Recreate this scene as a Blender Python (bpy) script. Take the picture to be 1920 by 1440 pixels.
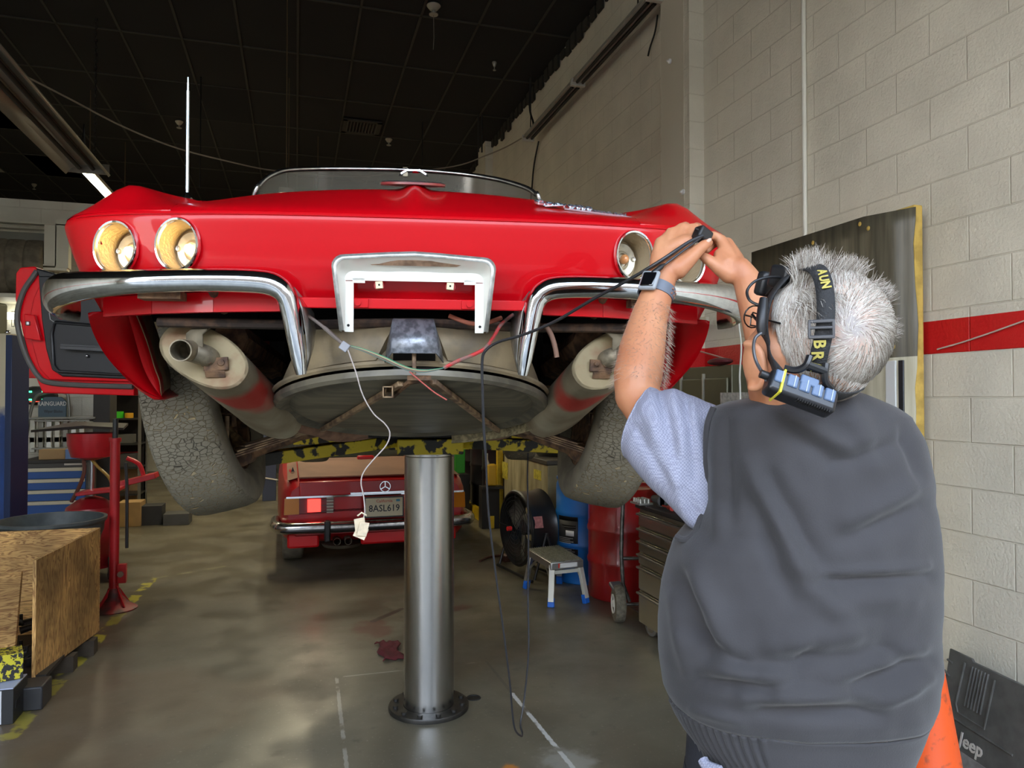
import bpy, bmesh, math, random
from mathutils import Vector, Matrix, Euler, noise
random.seed(7)
for o in list(bpy.data.objects): bpy.data.objects.remove(o, do_unlink=True)
SC = bpy.context.scene
COL = SC.collection
R = math.radians
PI = math.pi
V = Vector

# ------------------------------------------------------------------ camera
CAM_H, CAM_YAW, CAM_PITCH, FPX = 1.6, R(16.36), R(1.04), 1380.0
cd = bpy.data.cameras.new('camera')
cam = bpy.data.objects.new('camera', cd); COL.objects.link(cam)
cam.location = (0, 0, CAM_H)
cam.rotation_euler = (R(90) + CAM_PITCH, 0, -CAM_YAW)
cd.sensor_fit = 'HORIZONTAL'; cd.sensor_width = 36; cd.lens = 36 * FPX / 1920
cd.clip_start = 0.02; cd.clip_end = 200
SC.camera = cam
# ------------------------------------------------------------------ colour
SC.view_settings.view_transform = 'Standard'
SC.view_settings.look = 'None'
SC.view_settings.gamma = 1
SC.view_settings.use_curve_mapping = False
SC.view_settings.exposure = EXPOSURE = 1.0
# ------------------------------------------------------------------ world
w = bpy.data.worlds.new('world'); SC.world = w; w.use_nodes = True
nt = w.node_tree; nt.nodes.clear()
wo = nt.nodes.new('ShaderNodeOutputWorld'); bg = nt.nodes.new('ShaderNodeBackground')
tc = nt.nodes.new('ShaderNodeTexCoord'); sx = nt.nodes.new('ShaderNodeSeparateXYZ'); cr = nt.nodes.new('ShaderNodeValToRGB')
nt.links.new(tc.outputs['Generated'], sx.inputs[0]); nt.links.new(sx.outputs['Z'], cr.inputs[0])
cr.color_ramp.elements[0].position = 0.0; cr.color_ramp.elements[0].color = (1.0, 0.96, 0.88, 1)
cr.color_ramp.elements[1].position = 0.6; cr.color_ramp.elements[1].color = (0.60, 0.76, 1.0, 1)
e = cr.color_ramp.elements.new(0.15); e.color = (0.92, 0.95, 1.0, 1)
nt.links.new(cr.outputs[0], bg.inputs[0]); bg.inputs[1].default_value = 5.6
nt.links.new(bg.outputs[0], wo.inputs[0])
# sun: high above the roof, falls on the yard in front of the open bay door
sl = bpy.data.lights.new('sun', 'SUN'); sl.energy = 3.6; sl.angle = R(1.0); sl.color = (1, .95, .86)
so = bpy.data.objects.new('sun', sl); COL.objects.link(so)
so.rotation_euler = (R(-28), R(10), 0)

# ------------------------------------------------------------------ pixel helpers (photo frame 1920x1440)
CP = V((0, 0, CAM_H))
FW = V((math.sin(CAM_YAW) * math.cos(CAM_PITCH), math.cos(CAM_YAW) * math.cos(CAM_PITCH), math.sin(CAM_PITCH)))
RT = V((math.cos(CAM_YAW), -math.sin(CAM_YAW), 0)); UP = RT.cross(FW)
def ray(px, py): return FW + RT * ((px - 960) / FPX) - UP * ((py - 720) / FPX)
def P(px, py, z): return CP + ray(px, py) * z                       # point at depth z
def fl(px, py, h=0.0):
    d = ray(px, py); return CP + d * ((h - CAM_H) / d.z)            # point at height h
def onX(px, py, X): d = ray(px, py); return CP + d * (X / d.x)
def onY(px, py, Y): d = ray(px, py); return CP + d * (Y / d.y)
def pln(px, py, p, n):
    d = ray(px, py); return CP + d * ((V(p) - CP).dot(n) / d.dot(n))
# car frame
CAR_A = R(9.34); CAR_O = V((.2845, 1.8445, 0))
CARM = Matrix.Translation(CAR_O) @ Matrix.Rotation(-CAR_A, 4, 'Z'); CARI = CARM.inverted()
CYA = V((math.sin(CAR_A), math.cos(CAR_A), 0))
def cp(px, py, yl): return CARI @ pln(px, py, CAR_O + CYA * yl, CYA)

# ------------------------------------------------------------------ materials
MATS = {}
def mat(name, col, rough=.5, metal=0.0, var=0.0, vscale=6.0, bump=0.0, bscale=40.0, col2=None, spec=None, coat=0, emit=None, estr=0, trans=0, alpha=1, ior=1.5, thr=(.4, .6), stretch=None, sheen=0):
    if name in MATS: return MATS[name]
    m = bpy.data.materials.new(name); m.use_nodes = True; MATS[name] = m
    n = m.node_tree; b = n.nodes['Principled BSDF']
    b.inputs['Base Color'].default_value = (*col, 1); b.inputs['Roughness'].default_value = rough
    b.inputs['Metallic'].default_value = metal
    if spec is not None: b.inputs['Specular IOR Level'].default_value = spec
    if coat: b.inputs['Coat Weight'].default_value = coat; b.inputs['Coat Roughness'].default_value = .04
    if emit: b.inputs['Emission Color'].default_value = (*emit, 1); b.inputs['Emission Strength'].default_value = estr
    if trans: b.inputs['Transmission Weight'].default_value = trans; b.inputs['IOR'].default_value = ior
    if sheen: b.inputs['Sheen Weight'].default_value = sheen
    b.inputs['Alpha'].default_value = alpha
    if var or bump or col2:
        t = n.nodes.new('ShaderNodeTexCoord'); mp = n.nodes.new('ShaderNodeMapping')
        n.links.new(t.outputs['Object'], mp.inputs[0])
        if stretch: mp.inputs['Scale'].default_value = stretch
    if var or col2:
        ns = n.nodes.new('ShaderNodeTexNoise'); ns.inputs['Scale'].default_value = vscale; ns.inputs['Detail'].default_value = 6
        n.links.new(mp.outputs[0], ns.inputs[0])
        r = n.nodes.new('ShaderNodeValToRGB')
        c2 = col2 if col2 else tuple(max(0, c * (1 - var)) for c in col)
        r.color_ramp.elements[0].position = thr[0]; r.color_ramp.elements[1].position = thr[1]
        r.color_ramp.elements[0].color = (*c2, 1); r.color_ramp.elements[1].color = (*col, 1)
        n.links.new(ns.outputs['Fac'], r.inputs[0]); n.links.new(r.outputs[0], b.inputs['Base Color'])
    if bump:
        nb = n.nodes.new('ShaderNodeTexNoise'); nb.inputs['Scale'].default_value = bscale; nb.inputs['Detail'].default_value = 4
        n.links.new(mp.outputs[0], nb.inputs[0])
        bp = n.nodes.new('ShaderNodeBump'); bp.inputs['Strength'].default_value = bump; bp.inputs['Distance'].default_value = .004
        n.links.new(nb.outputs['Fac'], bp.inputs['Height']); n.links.new(bp.outputs[0], b.inputs['Normal'])
    return m
M_RED = mat('car red paint', (.54, .0012, .006), .30, 0, coat=.3, spec=.2)
M_CHROME = mat('chrome', (.82, .84, .87), .07, 1.0)
M_CHROMEW = mat('worn chrome', (.62, .62, .62), .22, 1.0, var=.35, vscale=25)
M_STEEL = mat('brushed steel', (.42, .42, .42), .3, 1.0)
M_ALU = mat('aluminium', (.72, .73, .74), .35, 1.0)
M_BLACK = mat('black plastic', (.012, .012, .013), .45)
M_BLACKM = mat('black metal', (.02, .02, .02), .35)
M_RUBBER = mat('rubber', (.022, .021, .02), .75)
M_RUST = mat('rusty steel', (.20, .11, .055), .85, .1, col2=(.07, .04, .025), vscale=30, bump=.6, bscale=90)
M_RUSTL = mat('light rusty steel', (.34, .23, .13), .8, .1, col2=(.13, .08, .05), vscale=24, bump=.4, bscale=80)
M_DARK = mat('cavity shade black', (.01, .009, .008), .9)  # near-black that paints the shade of holes, gaps and cavities
M_WHITE = mat('white paint', (.8, .8, .78), .4)

# ------------------------------------------------------------------ mesh builder
class MB:
    def __init__(s): s.v = []; s.f = []; s.mi = []; s.cur = 0
    def add(s, vs, fs):
        b = len(s.v); s.v += [V(p) for p in vs]
        for f in fs: s.f.append(tuple(b + i for i in f)); s.mi.append(s.cur)
        return b
    def box(s, c, size, rot=None, M=None):
        hx, hy, hz = [a / 2 for a in size]
        vs = [V((x, y, z)) for x in (-hx, hx) for y in (-hy, hy) for z in (-hz, hz)]
        if rot is not None:
            rm = rot if isinstance(rot, Matrix) else Euler(rot).to_matrix()
            vs = [rm @ p for p in vs]
        vs = [p + V(c) for p in vs]
        if M: vs = [M @ p for p in vs]
        s.add(vs, [(0, 1, 3, 2), (4, 6, 7, 5), (0, 4, 5, 1), (2, 3, 7, 6), (0, 2, 6, 4), (1, 5, 7, 3)])
        return s
    def bar(s, a, b, w, h=None, up=(0, 0, 1)):
        a, b = V(a), V(b); h = h or w; d = b - a; L = d.length; d.normalize(); u = V(up)
        x = d.cross(u)
        if x.length < 1e-4: x = d.cross(V((1, 0, 0)))
        x.normalize(); z = x.cross(d)
        m = Matrix((x, d, z)).transposed()
        return s.box((a + b) / 2, (w, L, h), m)
    def ring(s, c, x, y, rx, ry, n, p=2.0):
        out = []
        for i in range(n):
            t = 2 * PI * i / n; ct, st = math.cos(t), math.sin(t)
            if p != 2.0:
                ct = math.copysign(abs(ct) ** (2 / p), ct); st = math.copysign(abs(st) ** (2 / p), st)
            out.append(c + x * rx * ct + y * ry * st)
        return out
    def loft(s, rings, cap=True, closed=True, loop=False):
        n = len(rings[0]); b = s.add([p for r in rings for p in r], [])
        m = n if closed else n - 1
        K = len(rings)
        for k in range(K if loop else K - 1):
            k2 = (k + 1) % K
            for i in range(m):
                j = (i + 1) % n
                s.f.append((b + k * n + i, b + k * n + j, b + k2 * n + j, b + k2 * n + i)); s.mi.append(s.cur)
        if cap and closed and not loop:
            s.f.append(tuple(b + i for i in range(n))[::-1]); s.mi.append(s.cur)
            s.f.append(tuple(b + (K - 1) * n + i for i in range(n))); s.mi.append(s.cur)
        return s
    def cyl(s, a, b, r0, r1=None, n=24, cap=True):
        a, b = V(a), V(b); r1 = r0 if r1 is None else r1
        d = (b - a).normalized(); x = d.orthogonal().normalized(); y = d.cross(x)
        return s.loft([s.ring(a, x, y, r0, r0, n), s.ring(b, x, y, r1, r1, n)], cap)
    def tube(s, pts, r, n=8, closed=False, cap=True):
        pts = [V(p) for p in pts]; K = len(pts); rs = r if isinstance(r, (list, tuple)) else [r] * K
        rings = []; prev = None
        for i, p in enumerate(pts):
            if closed: d = pts[(i + 1) % K] - pts[i - 1]
            else: d = pts[min(i + 1, K - 1)] - pts[max(i - 1, 0)]
            d.normalize()
            x = d.orthogonal() if prev is None else prev - d * prev.dot(d)
            if x.length < 1e-5: x = d.orthogonal()
            x.normalize(); prev = x
            rings.append(s.ring(p, x, d.cross(x), rs[i], rs[i], n))
        return s.loft(rings, cap and not closed, True, closed)
    def lathe(s, prof, o=(0, 0, 0), ax=(0, 0, 1), n=32, cap=True, loop=False):
        o, d = V(o), V(ax).normalized(); x = d.orthogonal().normalized(); y = d.cross(x)
        return s.loft([s.ring(o + d * h, x, y, max(r, 1e-4), max(r, 1e-4), n) for r, h in prof], cap, True, loop)
    def prism(s, poly, d, hole=None):
        poly = [V(p) for p in poly]; d = V(d); n = len(poly)
        b = s.add(poly + [p + d for p in poly], [])
        s.f.append(tuple(range(b, b + n))[::-1]); s.mi.append(s.cur); s.f.append(tuple(range(b + n, b + 2 * n))); s.mi.append(s.cur)
        for i in range(n):
            j = (i + 1) % n; s.f.append((b + i, b + j, b + n + j, b + n + i)); s.mi.append(s.cur)
        return s
    def grid(s, rows): return s.loft(rows, False, False)
    def ball(s, c, r, n=16, sc=(1, 1, 1)):
        c = V(c); m = n // 2
        rings = [[c + V((sc[0] * r * math.sin(PI * k / m) * math.cos(2 * PI * i / n), sc[1] * r * math.sin(PI * k / m) * math.sin(2 * PI * i / n), -sc[2] * r * math.cos(PI * k / m))) for i in range(n)] for k in range(1, m)]
        return s.loft(rings, True)
    def xf(s, M): s.v = [M @ p for p in s.v]; return s
    def build(s, name, m, parent=None, smooth=True, bev=0, sub=0, solid=0, seg=2, ang=40, mats=None, noshade=False):
        me = bpy.data.meshes.new(name); me.from_pydata([tuple(p) for p in s.v], [], s.f)
        for mm in ([m] + (mats or [])): me.materials.append(mm)
        if mats: me.polygons.foreach_set('material_index', s.mi)
        bm = bmesh.new(); bm.from_mesh(me); bmesh.ops.recalc_face_normals(bm, faces=bm.faces); bm.to_mesh(me); bm.free()
        o = bpy.data.objects.new(name, me); COL.objects.link(o)
        if parent: o.parent = parent
        if solid: md = o.modifiers.new('sol', 'SOLIDIFY'); md.thickness = solid; md.offset = 0
        if bev: md = o.modifiers.new('bev', 'BEVEL'); md.width = bev; md.segments = seg; md.limit_method = 'ANGLE'; md.angle_limit = R(40)
        if sub: md = o.modifiers.new('sub', 'SUBSURF'); md.levels = sub; md.render_levels = sub
        if smooth:
            me.shade_smooth()
            if not sub:
                try: me.set_sharp_from_angle(angle=R(ang))
                except Exception: pass
        return o
def tag(o, label=None, cat=None, group=None, kind=None):
    if label: o['label'] = label
    if cat: o['category'] = cat
    if group: o['group'] = group
    if kind: o['kind'] = kind
    return o
def empty(name, loc, rz=0, label=None, cat=None, group=None):
    o = bpy.data.objects.new(name, None); COL.objects.link(o); o.location = loc; o.rotation_euler = (0, 0, rz)
    o.empty_display_size = .05
    return tag(o, label, cat, group)
def copy_tree(o, parent=None):
    c = o.copy(); COL.objects.link(c)
    if parent: c.parent = parent
    for ch in list(o.children): copy_tree(ch, c)
    return c
def wp(root, pts):                                                  # world points into a root's local frame
    M = Matrix.Translation(root.location) @ Matrix.Rotation(root.rotation_euler.z, 4, 'Z'); I = M.inverted()
    return [I @ V(p) for p in pts]
def smooth_path(pts, n=6):
    pts = [V(p) for p in pts]; out = []
    for i in range(len(pts) - 1):
        p0, p1, p2, p3 = pts[max(i - 1, 0)], pts[i], pts[i + 1], pts[min(i + 2, len(pts) - 1)]
        for k in range(n):
            t = k / n
            out.append(.5 * ((2 * p1) + (p2 - p0) * t + (2 * p0 - 5 * p1 + 4 * p2 - p3) * t * t + (3 * p1 - p0 - 3 * p2 + p3) * t ** 3))
    out.append(pts[-1]); return out
def interp(tab, x):
    if x <= tab[0][0]: return tab[0][1]
    for (a, b), (c, d) in zip(tab, tab[1:]):
        if x <= c:
            t = (x - a) / (c - a); return b + (d - b) * t
    return tab[-1][1]
def sstep(a, b, x):
    t = min(1, max(0, (x - a) / (b - a))); return t * t * (3 - 2 * t)
def text_mesh(body, size, M, m, name, parent, extr=.001, align='CENTER', bold=0, sx=1.0):
    cu = bpy.data.curves.new(name, 'FONT'); cu.body = body; cu.size = size; cu.extrude = extr; cu.align_x = align; cu.align_y = 'CENTER'
    cu.offset = bold; cu.resolution_u = 2
    t = bpy.data.objects.new('tmp', cu); COL.objects.link(t)
    bpy.context.view_layer.update()
    me = bpy.data.meshes.new_from_object(t.evaluated_get(bpy.context.evaluated_depsgraph_get()))
    bpy.data.objects.remove(t, do_unlink=True)
    S = Matrix.Diagonal((sx, 1, 1, 1)); me.transform(M @ S); me.materials.clear(); me.materials.append(m)
    o = bpy.data.objects.new(name, me); COL.objects.link(o)
    if parent: o.parent = parent
    return o
def frame(o, x, y):                                                 # matrix with text axes x (reading direction), y (up)
    x = V(x).normalized(); z = x.cross(V(y)).normalized(); y = z.cross(x)
    m = Matrix((x, y, z)).transposed().to_4x4(); m.translation = V(o); return m
# ================================================================== ROOM
WX, CH = 2.885, 5.53
def block_wall_mat(name, base, lower=None, stripe=True, axis='Y', phase=0.0):
    m = bpy.data.materials.new(name); m.use_nodes = True; n = m.node_tree; b = n.nodes['Principled BSDF']
    N = n.nodes.new; L = n.links.new
    geo = N('ShaderNodeNewGeometry'); sp = N('ShaderNodeSeparateXYZ'); L(geo.outputs['Position'], sp.inputs[0])
    cb = N('ShaderNodeCombineXYZ'); ad = N('ShaderNodeMath'); ad.operation = 'ADD'; ad.inputs[1].default_value = phase
    L(sp.outputs[axis], ad.inputs[0]); L(ad.outputs[0], cb.inputs[0])
    az = N('ShaderNodeMath'); az.operation = 'ADD'; az.inputs[1].default_value = -.178 + .2032 * 2; L(sp.outputs['Z'], az.inputs[0]); L(az.outputs[0], cb.inputs[1])
    br = N('ShaderNodeTexBrick'); br.inputs['Scale'].default_value = 1; br.inputs['Brick Width'].default_value = .4064
    br.inputs['Row Height'].default_value = .2032; br.inputs['Mortar Size'].default_value = .0045; br.inputs['Mortar Smooth'].default_value = .6
    br.offset = .5; br.inputs['Bias'].default_value = 0
    L(cb.outputs[0], br.inputs['Vector'])
    # paint colour: base, with a red painted stripe
    c = [N('ShaderNodeRGB') for _ in range(2)]
    c[0].outputs[0].default_value = (*base, 1); c[1].outputs[0].default_value = (.62, .012, .012, 1)
    col = c[0].outputs[0]
    ns = N('ShaderNodeTexNoise'); ns.inputs['Scale'].default_value = 3; ns.inputs['Detail'].default_value = 8; L(geo.outputs['Position'], ns.inputs[0])
    rr = N('ShaderNodeMapRange'); rr.inputs[1].default_value = .35; rr.inputs[2].default_value = .7; rr.inputs[3].default_value = .9; rr.inputs[4].default_value = 1.04
    L(ns.outputs['Fac'], rr.inputs[0])
    mul = N('ShaderNodeVectorMath'); mul.operation = 'SCALE'; L(col, mul.inputs[0]); L(rr.outputs[0], mul.inputs['Scale']); col = mul.outputs[0]
    if stripe:
        g1 = N('ShaderNodeMath'); g1.operation = 'GREATER_THAN'; g1.inputs[1].default_value = 1.805; L(sp.outputs['Z'], g1.inputs[0])
        g2 = N('ShaderNodeMath'); g2.operation = 'LESS_THAN'; g2.inputs[1].default_value = 1.96; L(sp.outputs['Z'], g2.inputs[0])
        g = N('ShaderNodeMath'); g.operation = 'MULTIPLY'; L(g1.outputs[0], g.inputs[0]); L(g2.outputs[0], g.inputs[1])
        mx = N('ShaderNodeMix'); mx.data_type = 'RGBA'; L(g.outputs[0], mx.inputs[0]); L(col, mx.inputs[6]); L(c[1].outputs[0], mx.inputs[7]); col = mx.outputs[2]
    mx2 = N('ShaderNodeMix'); mx2.data_type = 'RGBA'; mx2.blend_type = 'MULTIPLY'; mx2.inputs[7].default_value = (.8, .78, .74, 1)
    ff = N('ShaderNodeMath'); ff.operation = 'MULTIPLY'; ff.inputs[1].default_value = .45; L(br.outputs['Fac'], ff.inputs[0])
    L(ff.outputs[0], mx2.inputs[0]); L(col, mx2.inputs[6]); L(mx2.outputs[2], b.inputs['Base Color'])
    b.inputs['Roughness'].default_value = .5
    nb = N('ShaderNodeTexNoise'); nb.inputs['Scale'].default_value = 75; nb.inputs['Detail'].default_value = 3; L(geo.outputs['Position'], nb.inputs[0])
    sub = N('ShaderNodeMath'); sub.operation = 'MULTIPLY_ADD'; sub.inputs[1].default_value = -1.4; L(br.outputs['Fac'], sub.inputs[0]); L(nb.outputs['Fac'], sub.inputs[2])
    bp = N('ShaderNodeBump'); bp.inputs['Strength'].default_value = .55; bp.inputs['Distance'].default_value = .006
    L(sub.outputs[0], bp.inputs['Height']); L(bp.outputs[0], b.inputs['Normal'])
    return m
M_WALLR = block_wall_mat('painted block wall', (.74, .69, .56), phase=-3.183 + .2032 * 0 + 4.064)
M_WALLB = block_wall_mat('painted block wall back', (.66, .63, .52), axis='X')
M_WALLP = mat('smooth painted wall', (.62, .57, .45), .6, bump=.2, bscale=30)

def struct(name, bm, m, **k):
    o = bm.build(name, m, smooth=False, **k); o['kind'] = 'structure'; return o
# floor with polished concrete, joints, stains, worn yellow line
def floor_mat():
    m = bpy.data.materials.new('polished concrete'); m.use_nodes = True; n = m.node_tree; b = n.nodes['Principled BSDF']; N = n.nodes.new; L = n.links.new
    geo = N('ShaderNodeNewGeometry'); sp = N('ShaderNodeSeparateXYZ'); L(geo.outputs['Position'], sp.inputs[0])
    def ns(sc, det=6, src=None, dist=0):
        t = N('ShaderNodeTexNoise'); t.inputs['Scale'].default_value = sc; t.inputs['Detail'].default_value = det; t.inputs['Distortion'].default_value = dist; L(src or geo.outputs['Position'], t.inputs[0]); return t.outputs['Fac']
    def rng(x, a, b_, c=0, d=1):
        t = N('ShaderNodeMapRange'); t.interpolation_type = 'SMOOTHSTEP'; L(x, t.inputs[0])
        for i, v in enumerate((a, b_, c, d)): t.inputs[i + 1].default_value = v
        return t.outputs[0]
    def mth(op, a, b_=None):
        t = N('ShaderNodeMath'); t.operation = op
        for i, v in enumerate((a, b_)):
            if v is None: continue
            if isinstance(v, (int, float)): t.inputs[i].default_value = v
            else: L(v, t.inputs[i])
        return t.outputs[0]
    def mix(f, a, col):
        t = N('ShaderNodeMix'); t.data_type = 'RGBA'; L(f, t.inputs[0]) if not isinstance(f, float) else None; L(a, t.inputs[6]); t.inputs[7].default_value = (*col, 1); return t.outputs[2]
    r = N('ShaderNodeValToRGB'); L(ns(1.3, 9, dist=.6), r.inputs[0])
    r.color_ramp.elements[0].position = .3; r.color_ramp.elements[0].color = (.085, .074, .050, 1)
    r.color_ramp.elements[1].position = .72; r.color_ramp.elements[1].color = (.18, .161, .112, 1)
    col = r.outputs[0]
    # fine speckle
    col = mix(rng(ns(60, 3), .62, .72, 0, .35), col, (.3, .28, .24))
    col = mix(rng(ns(9, 8), .6, .75, 0, .5), col, (.05, .045, .035))
    def blob(cx, cy, r0, c, k=.7, sc=6, asp=1.0):
        dx = mth('SUBTRACT', sp.outputs['X'], cx); dy = mth('MULTIPLY', mth('SUBTRACT', sp.outputs['Y'], cy), asp)
        d = mth('SQRT', mth('ADD', mth('MULTIPLY', dx, dx), mth('MULTIPLY', dy, dy)))
        d = mth('ADD', d, mth('MULTIPLY', mth('SUBTRACT', ns(sc, 5), .5), r0 * 1.6))
        return rng(d, r0 * .45, r0, k, 0), c
    def seg(ax, ay, bx, by, wd, c, k=.8, br=(.45, .55), sc=18, wob=.03):
        # distance to a line segment
        vx, vy = bx - ax, by - ay; L2 = vx * vx + vy * vy
        dx = mth('SUBTRACT', sp.outputs['X'], ax); dy = mth('SUBTRACT', sp.outputs['Y'], ay)
        t = mth('DIVIDE', mth('ADD', mth('MULTIPLY', dx, vx), mth('MULTIPLY', dy, vy)), L2)
        tt = N('ShaderNodeClamp'); L(t, tt.inputs[0]); t = tt.outputs[0]
        ex = mth('SUBTRACT', dx, mth('MULTIPLY', t, vx)); ey = mth('SUBTRACT', dy, mth('MULTIPLY', t, vy))
        d = mth('SQRT', mth('ADD', mth('MULTIPLY', ex, ex), mth('MULTIPLY', ey, ey)))
        if wob: d = mth('ADD', d, mth('MULTIPLY', mth('SUBTRACT', ns(sc, 4), .5), wob))
        f = rng(d, wd * .7, wd, k, 0)
        if br: f = mth('MULTIPLY', f, rng(ns(7, 6), br[0], br[1]))
        return f, c
    a1, a2, a3 = fl(285, 1085), fl(130, 1260), fl(0, 1400)
    for f, c in [seg(a1.x, a1.y, a3.x, a3.y, .05, (.50, .45, .05), .9, (.45, .52), 12, .06),
                 seg(a1.x, a1.y, fl(420, 1062).x, fl(420, 1062).y, .02, (.4, .38, .2), .5, (.4, .5)),
                 seg(*fl(631, 1270).xy, *fl(650, 1440).xy, .011, (.42, .40, .35), .6, (.38, .5), 30, .012),
                 seg(*fl(631, 1270).xy, *fl(912, 1240).xy, .008, (.45, .43, .37), .6, (.42, .5), 30, .006),
                 seg(*fl(912, 1240).xy, *fl(960, 1300).xy, .010, (.05, .045, .04), .6, None, 30, .006),
                 seg(*fl(960, 1300).xy, *fl(1075, 1440).xy, .013, (.6, .6, .57), .85, (.36, .5), 40, .014),
                 blob(*fl(700, 1180).xy, .17, (.10, .018, .01), .75, 7, .6), seg(*fl(700, 1165).xy, *fl(752, 1142).xy, .03, (.03, .012, .01), .8, None, 10, .03),
                 blob(*fl(955, 1440).xy, .05, (.55, .2, .03), .85, 14), blob(*fl(1060, 1430).xy, .16, (.45, .45, .42), .35, 12),
                 blob(*fl(180, 1330).xy, .9, (.13, .075, .04), .45, 2), blob(*fl(240, 1150).xy, .5, (.04, .035, .03), .6, 3),
                 blob(*fl(900, 1230).xy, .5, (.07, .06, .045), .5, 3), blob(*fl(865, 1140).xy, .1, (.07, .015, .01), .6, 8)]:
        col = mix(f, col, c)
    L(col, b.inputs['Base Color'])
    L(rng(ns(2.2, 6), .35, .7, .30, .55), b.inputs['Roughness'])
    bp = N('ShaderNodeBump'); bp.inputs['Strength'].default_value = .12; bp.inputs['Distance'].default_value = .01; L(ns(5, 8), bp.inputs['Height']); L(bp.outputs[0], b.inputs['Normal'])
    return m
M_FLOOR = floor_mat()
struct('wall_unseen', MB().box((0, -16.5, 3.6), (40, .3, 7.2)), mat('unseen dark wall', (.07, .06, .05), .9))  # unseen building opposite, added dark and tall to shape the car's reflections
BY = 17.5                                                            # back wall
struct('floor', MB().box((-2, 7.7, -.05), (10.2, 19.8, .1)), M_FLOOR)
struct('floor_yard', MB().box((0, -9.2, -.06), (40, 14, .1)), mat('yard concrete', (.10, .095, .085), .9, var=.15, vscale=1))
struct('wall_right', MB().box((WX + .1, 7.7, CH / 2 + .2), (.2, 20, CH + .4)), M_WALLR)
struct('wall_back', MB().box((-2, BY + .1, CH / 2 + .2), (10.4, .2, CH + .4)), M_WALLB)
struct('wall_left', MB().box((-7.1, 7.7, CH / 2 + .2), (.2, 20, CH + .4)), M_WALLB)
struct('wall_partition', MB().box((-4.55, 9.1, 1.86), (4.9, .2, 3.72)).box((-2.9, 12.1, 1.86), (.2, 5.8, 3.72)), M_WALLB)
struct('wall_front', MB().box((-2, -2.2, 5.3), (10.4, .2, .7)).box((-6.6, -2.2, 2.5), (1.0, .2, 5.0)), M_WALLB)
pil_far = onX(1245, 300, WX - .113).y
struct('trim_1', MB().box((WX - .06, (4.79 + pil_far) / 2, CH / 2), (.12, pil_far - 4.79, CH)), M_WALLR)
struct('trim_2', MB().box((WX - .065, (4.89 + pil_far) / 2, CH / 2), (.118, pil_far - 4.84, CH)), M_WALLP)
py2 = onX(975, 260, WX).y
struct('trim_3', MB().box((WX - .06, 11.1, CH / 2), (.12, .45, CH)), M_WALLR)
# T-bar ceiling
def ceiling_mat():
    m = bpy.data.materials.new('black ceiling tiles'); m.use_nodes = True; n = m.node_tree; b = n.nodes['Principled BSDF']; N = n.nodes.new; L = n.links.new
    geo = N('ShaderNodeNewGeometry'); ns = N('ShaderNodeTexNoise'); ns.inputs['Scale'].default_value = 1.2; L(geo.outputs['Position'], ns.inputs[0])
    r = N('ShaderNodeValToRGB'); L(ns.outputs['Fac'], r.inputs[0]); r.color_ramp.elements[0].color = (.003, .003, .0025, 1); r.color_ramp.elements[1].color = (.009, .0085, .0065, 1)
    L(r.outputs[0], b.inputs['Base Color']); b.inputs['Roughness'].default_value = .95; return m
struct('ceiling', MB().box((-2, 7.7, CH + .06), (10.2, 20, .1)), ceiling_mat())
g = MB()
GY0 = 8.70 - 1.22 * 8
k = GY0
while k < BY: g.box((-2.1, k, CH + .004), (10, .024, .012)); k += 1.22
x = -7.0 + .29
x = 0.0 - .61 * 11
while x < WX: g.box((x, 7.7, CH + .003), (.024, 19.6, .010)); x += .61
struct('trim_4', g, mat('dusty ceiling grid', (.034, .031, .023), .8))
# missing tile hole and pale tiles
g = MB()
def tile_idx(px, py):
    p = fl(px, py, CH); return math.floor(p.x / .61), math.floor((p.y - GY0) / 1.22)
for (px, py) in [(10, 235), (35, 240), (0, 322), (100, 312), (70, 305), (130, 330)]:
    i, j = tile_idx(px, py); g.box((i * .61 + .305, GY0 + j * 1.22 + .61, CH + .006), (.58, 1.19, .006))
struct('trim_5', g, mat('pale ceiling tile', (.35, .34, .27), .9))
g = MB()
for (px, py) in [(330, 180)]:
    i, j = tile_idx(px, py); g.box((i * .61 + .305, GY0 + j * 1.22 + .61, CH - .002), (.6, 1.21, .004))
    g.box((i * .61 + .305 + .61, GY0 + j * 1.22 + .61, CH - .002), (.6, 1.21, .004))
struct('trim_6', g, mat('void black', (.001, .001, .001), 1))
# dusty ragged wall-angle where the wall meets the ceiling
g = MB()
yy = 4.5
while yy < 15:
    g.box((WX - .01 - random.random() * .02, yy, CH - .03 - random.random() * .06), (.03, .12, .08 + random.random() * .12)); yy += .18
struct('trim_7', g, mat('sooty edge', (.03, .027, .02), 1))
# conduits on the right wall
def wall_thing(name, label, cat): return lambda o: tag(o, label, cat)
c0, c1 = onX(1503, 0, WX - .02), onX(1509, 440, WX - .02)
o = MB().tube([(WX - .018, c1.y, 1.9), (WX - .018, c1.y, CH)], .014, 10).build('conduit_pipe', mat('painted pipe', (.72, .7, .6), .45)); tag(o, 'thin cream painted conduit running straight up the block wall', 'pipe')

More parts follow.
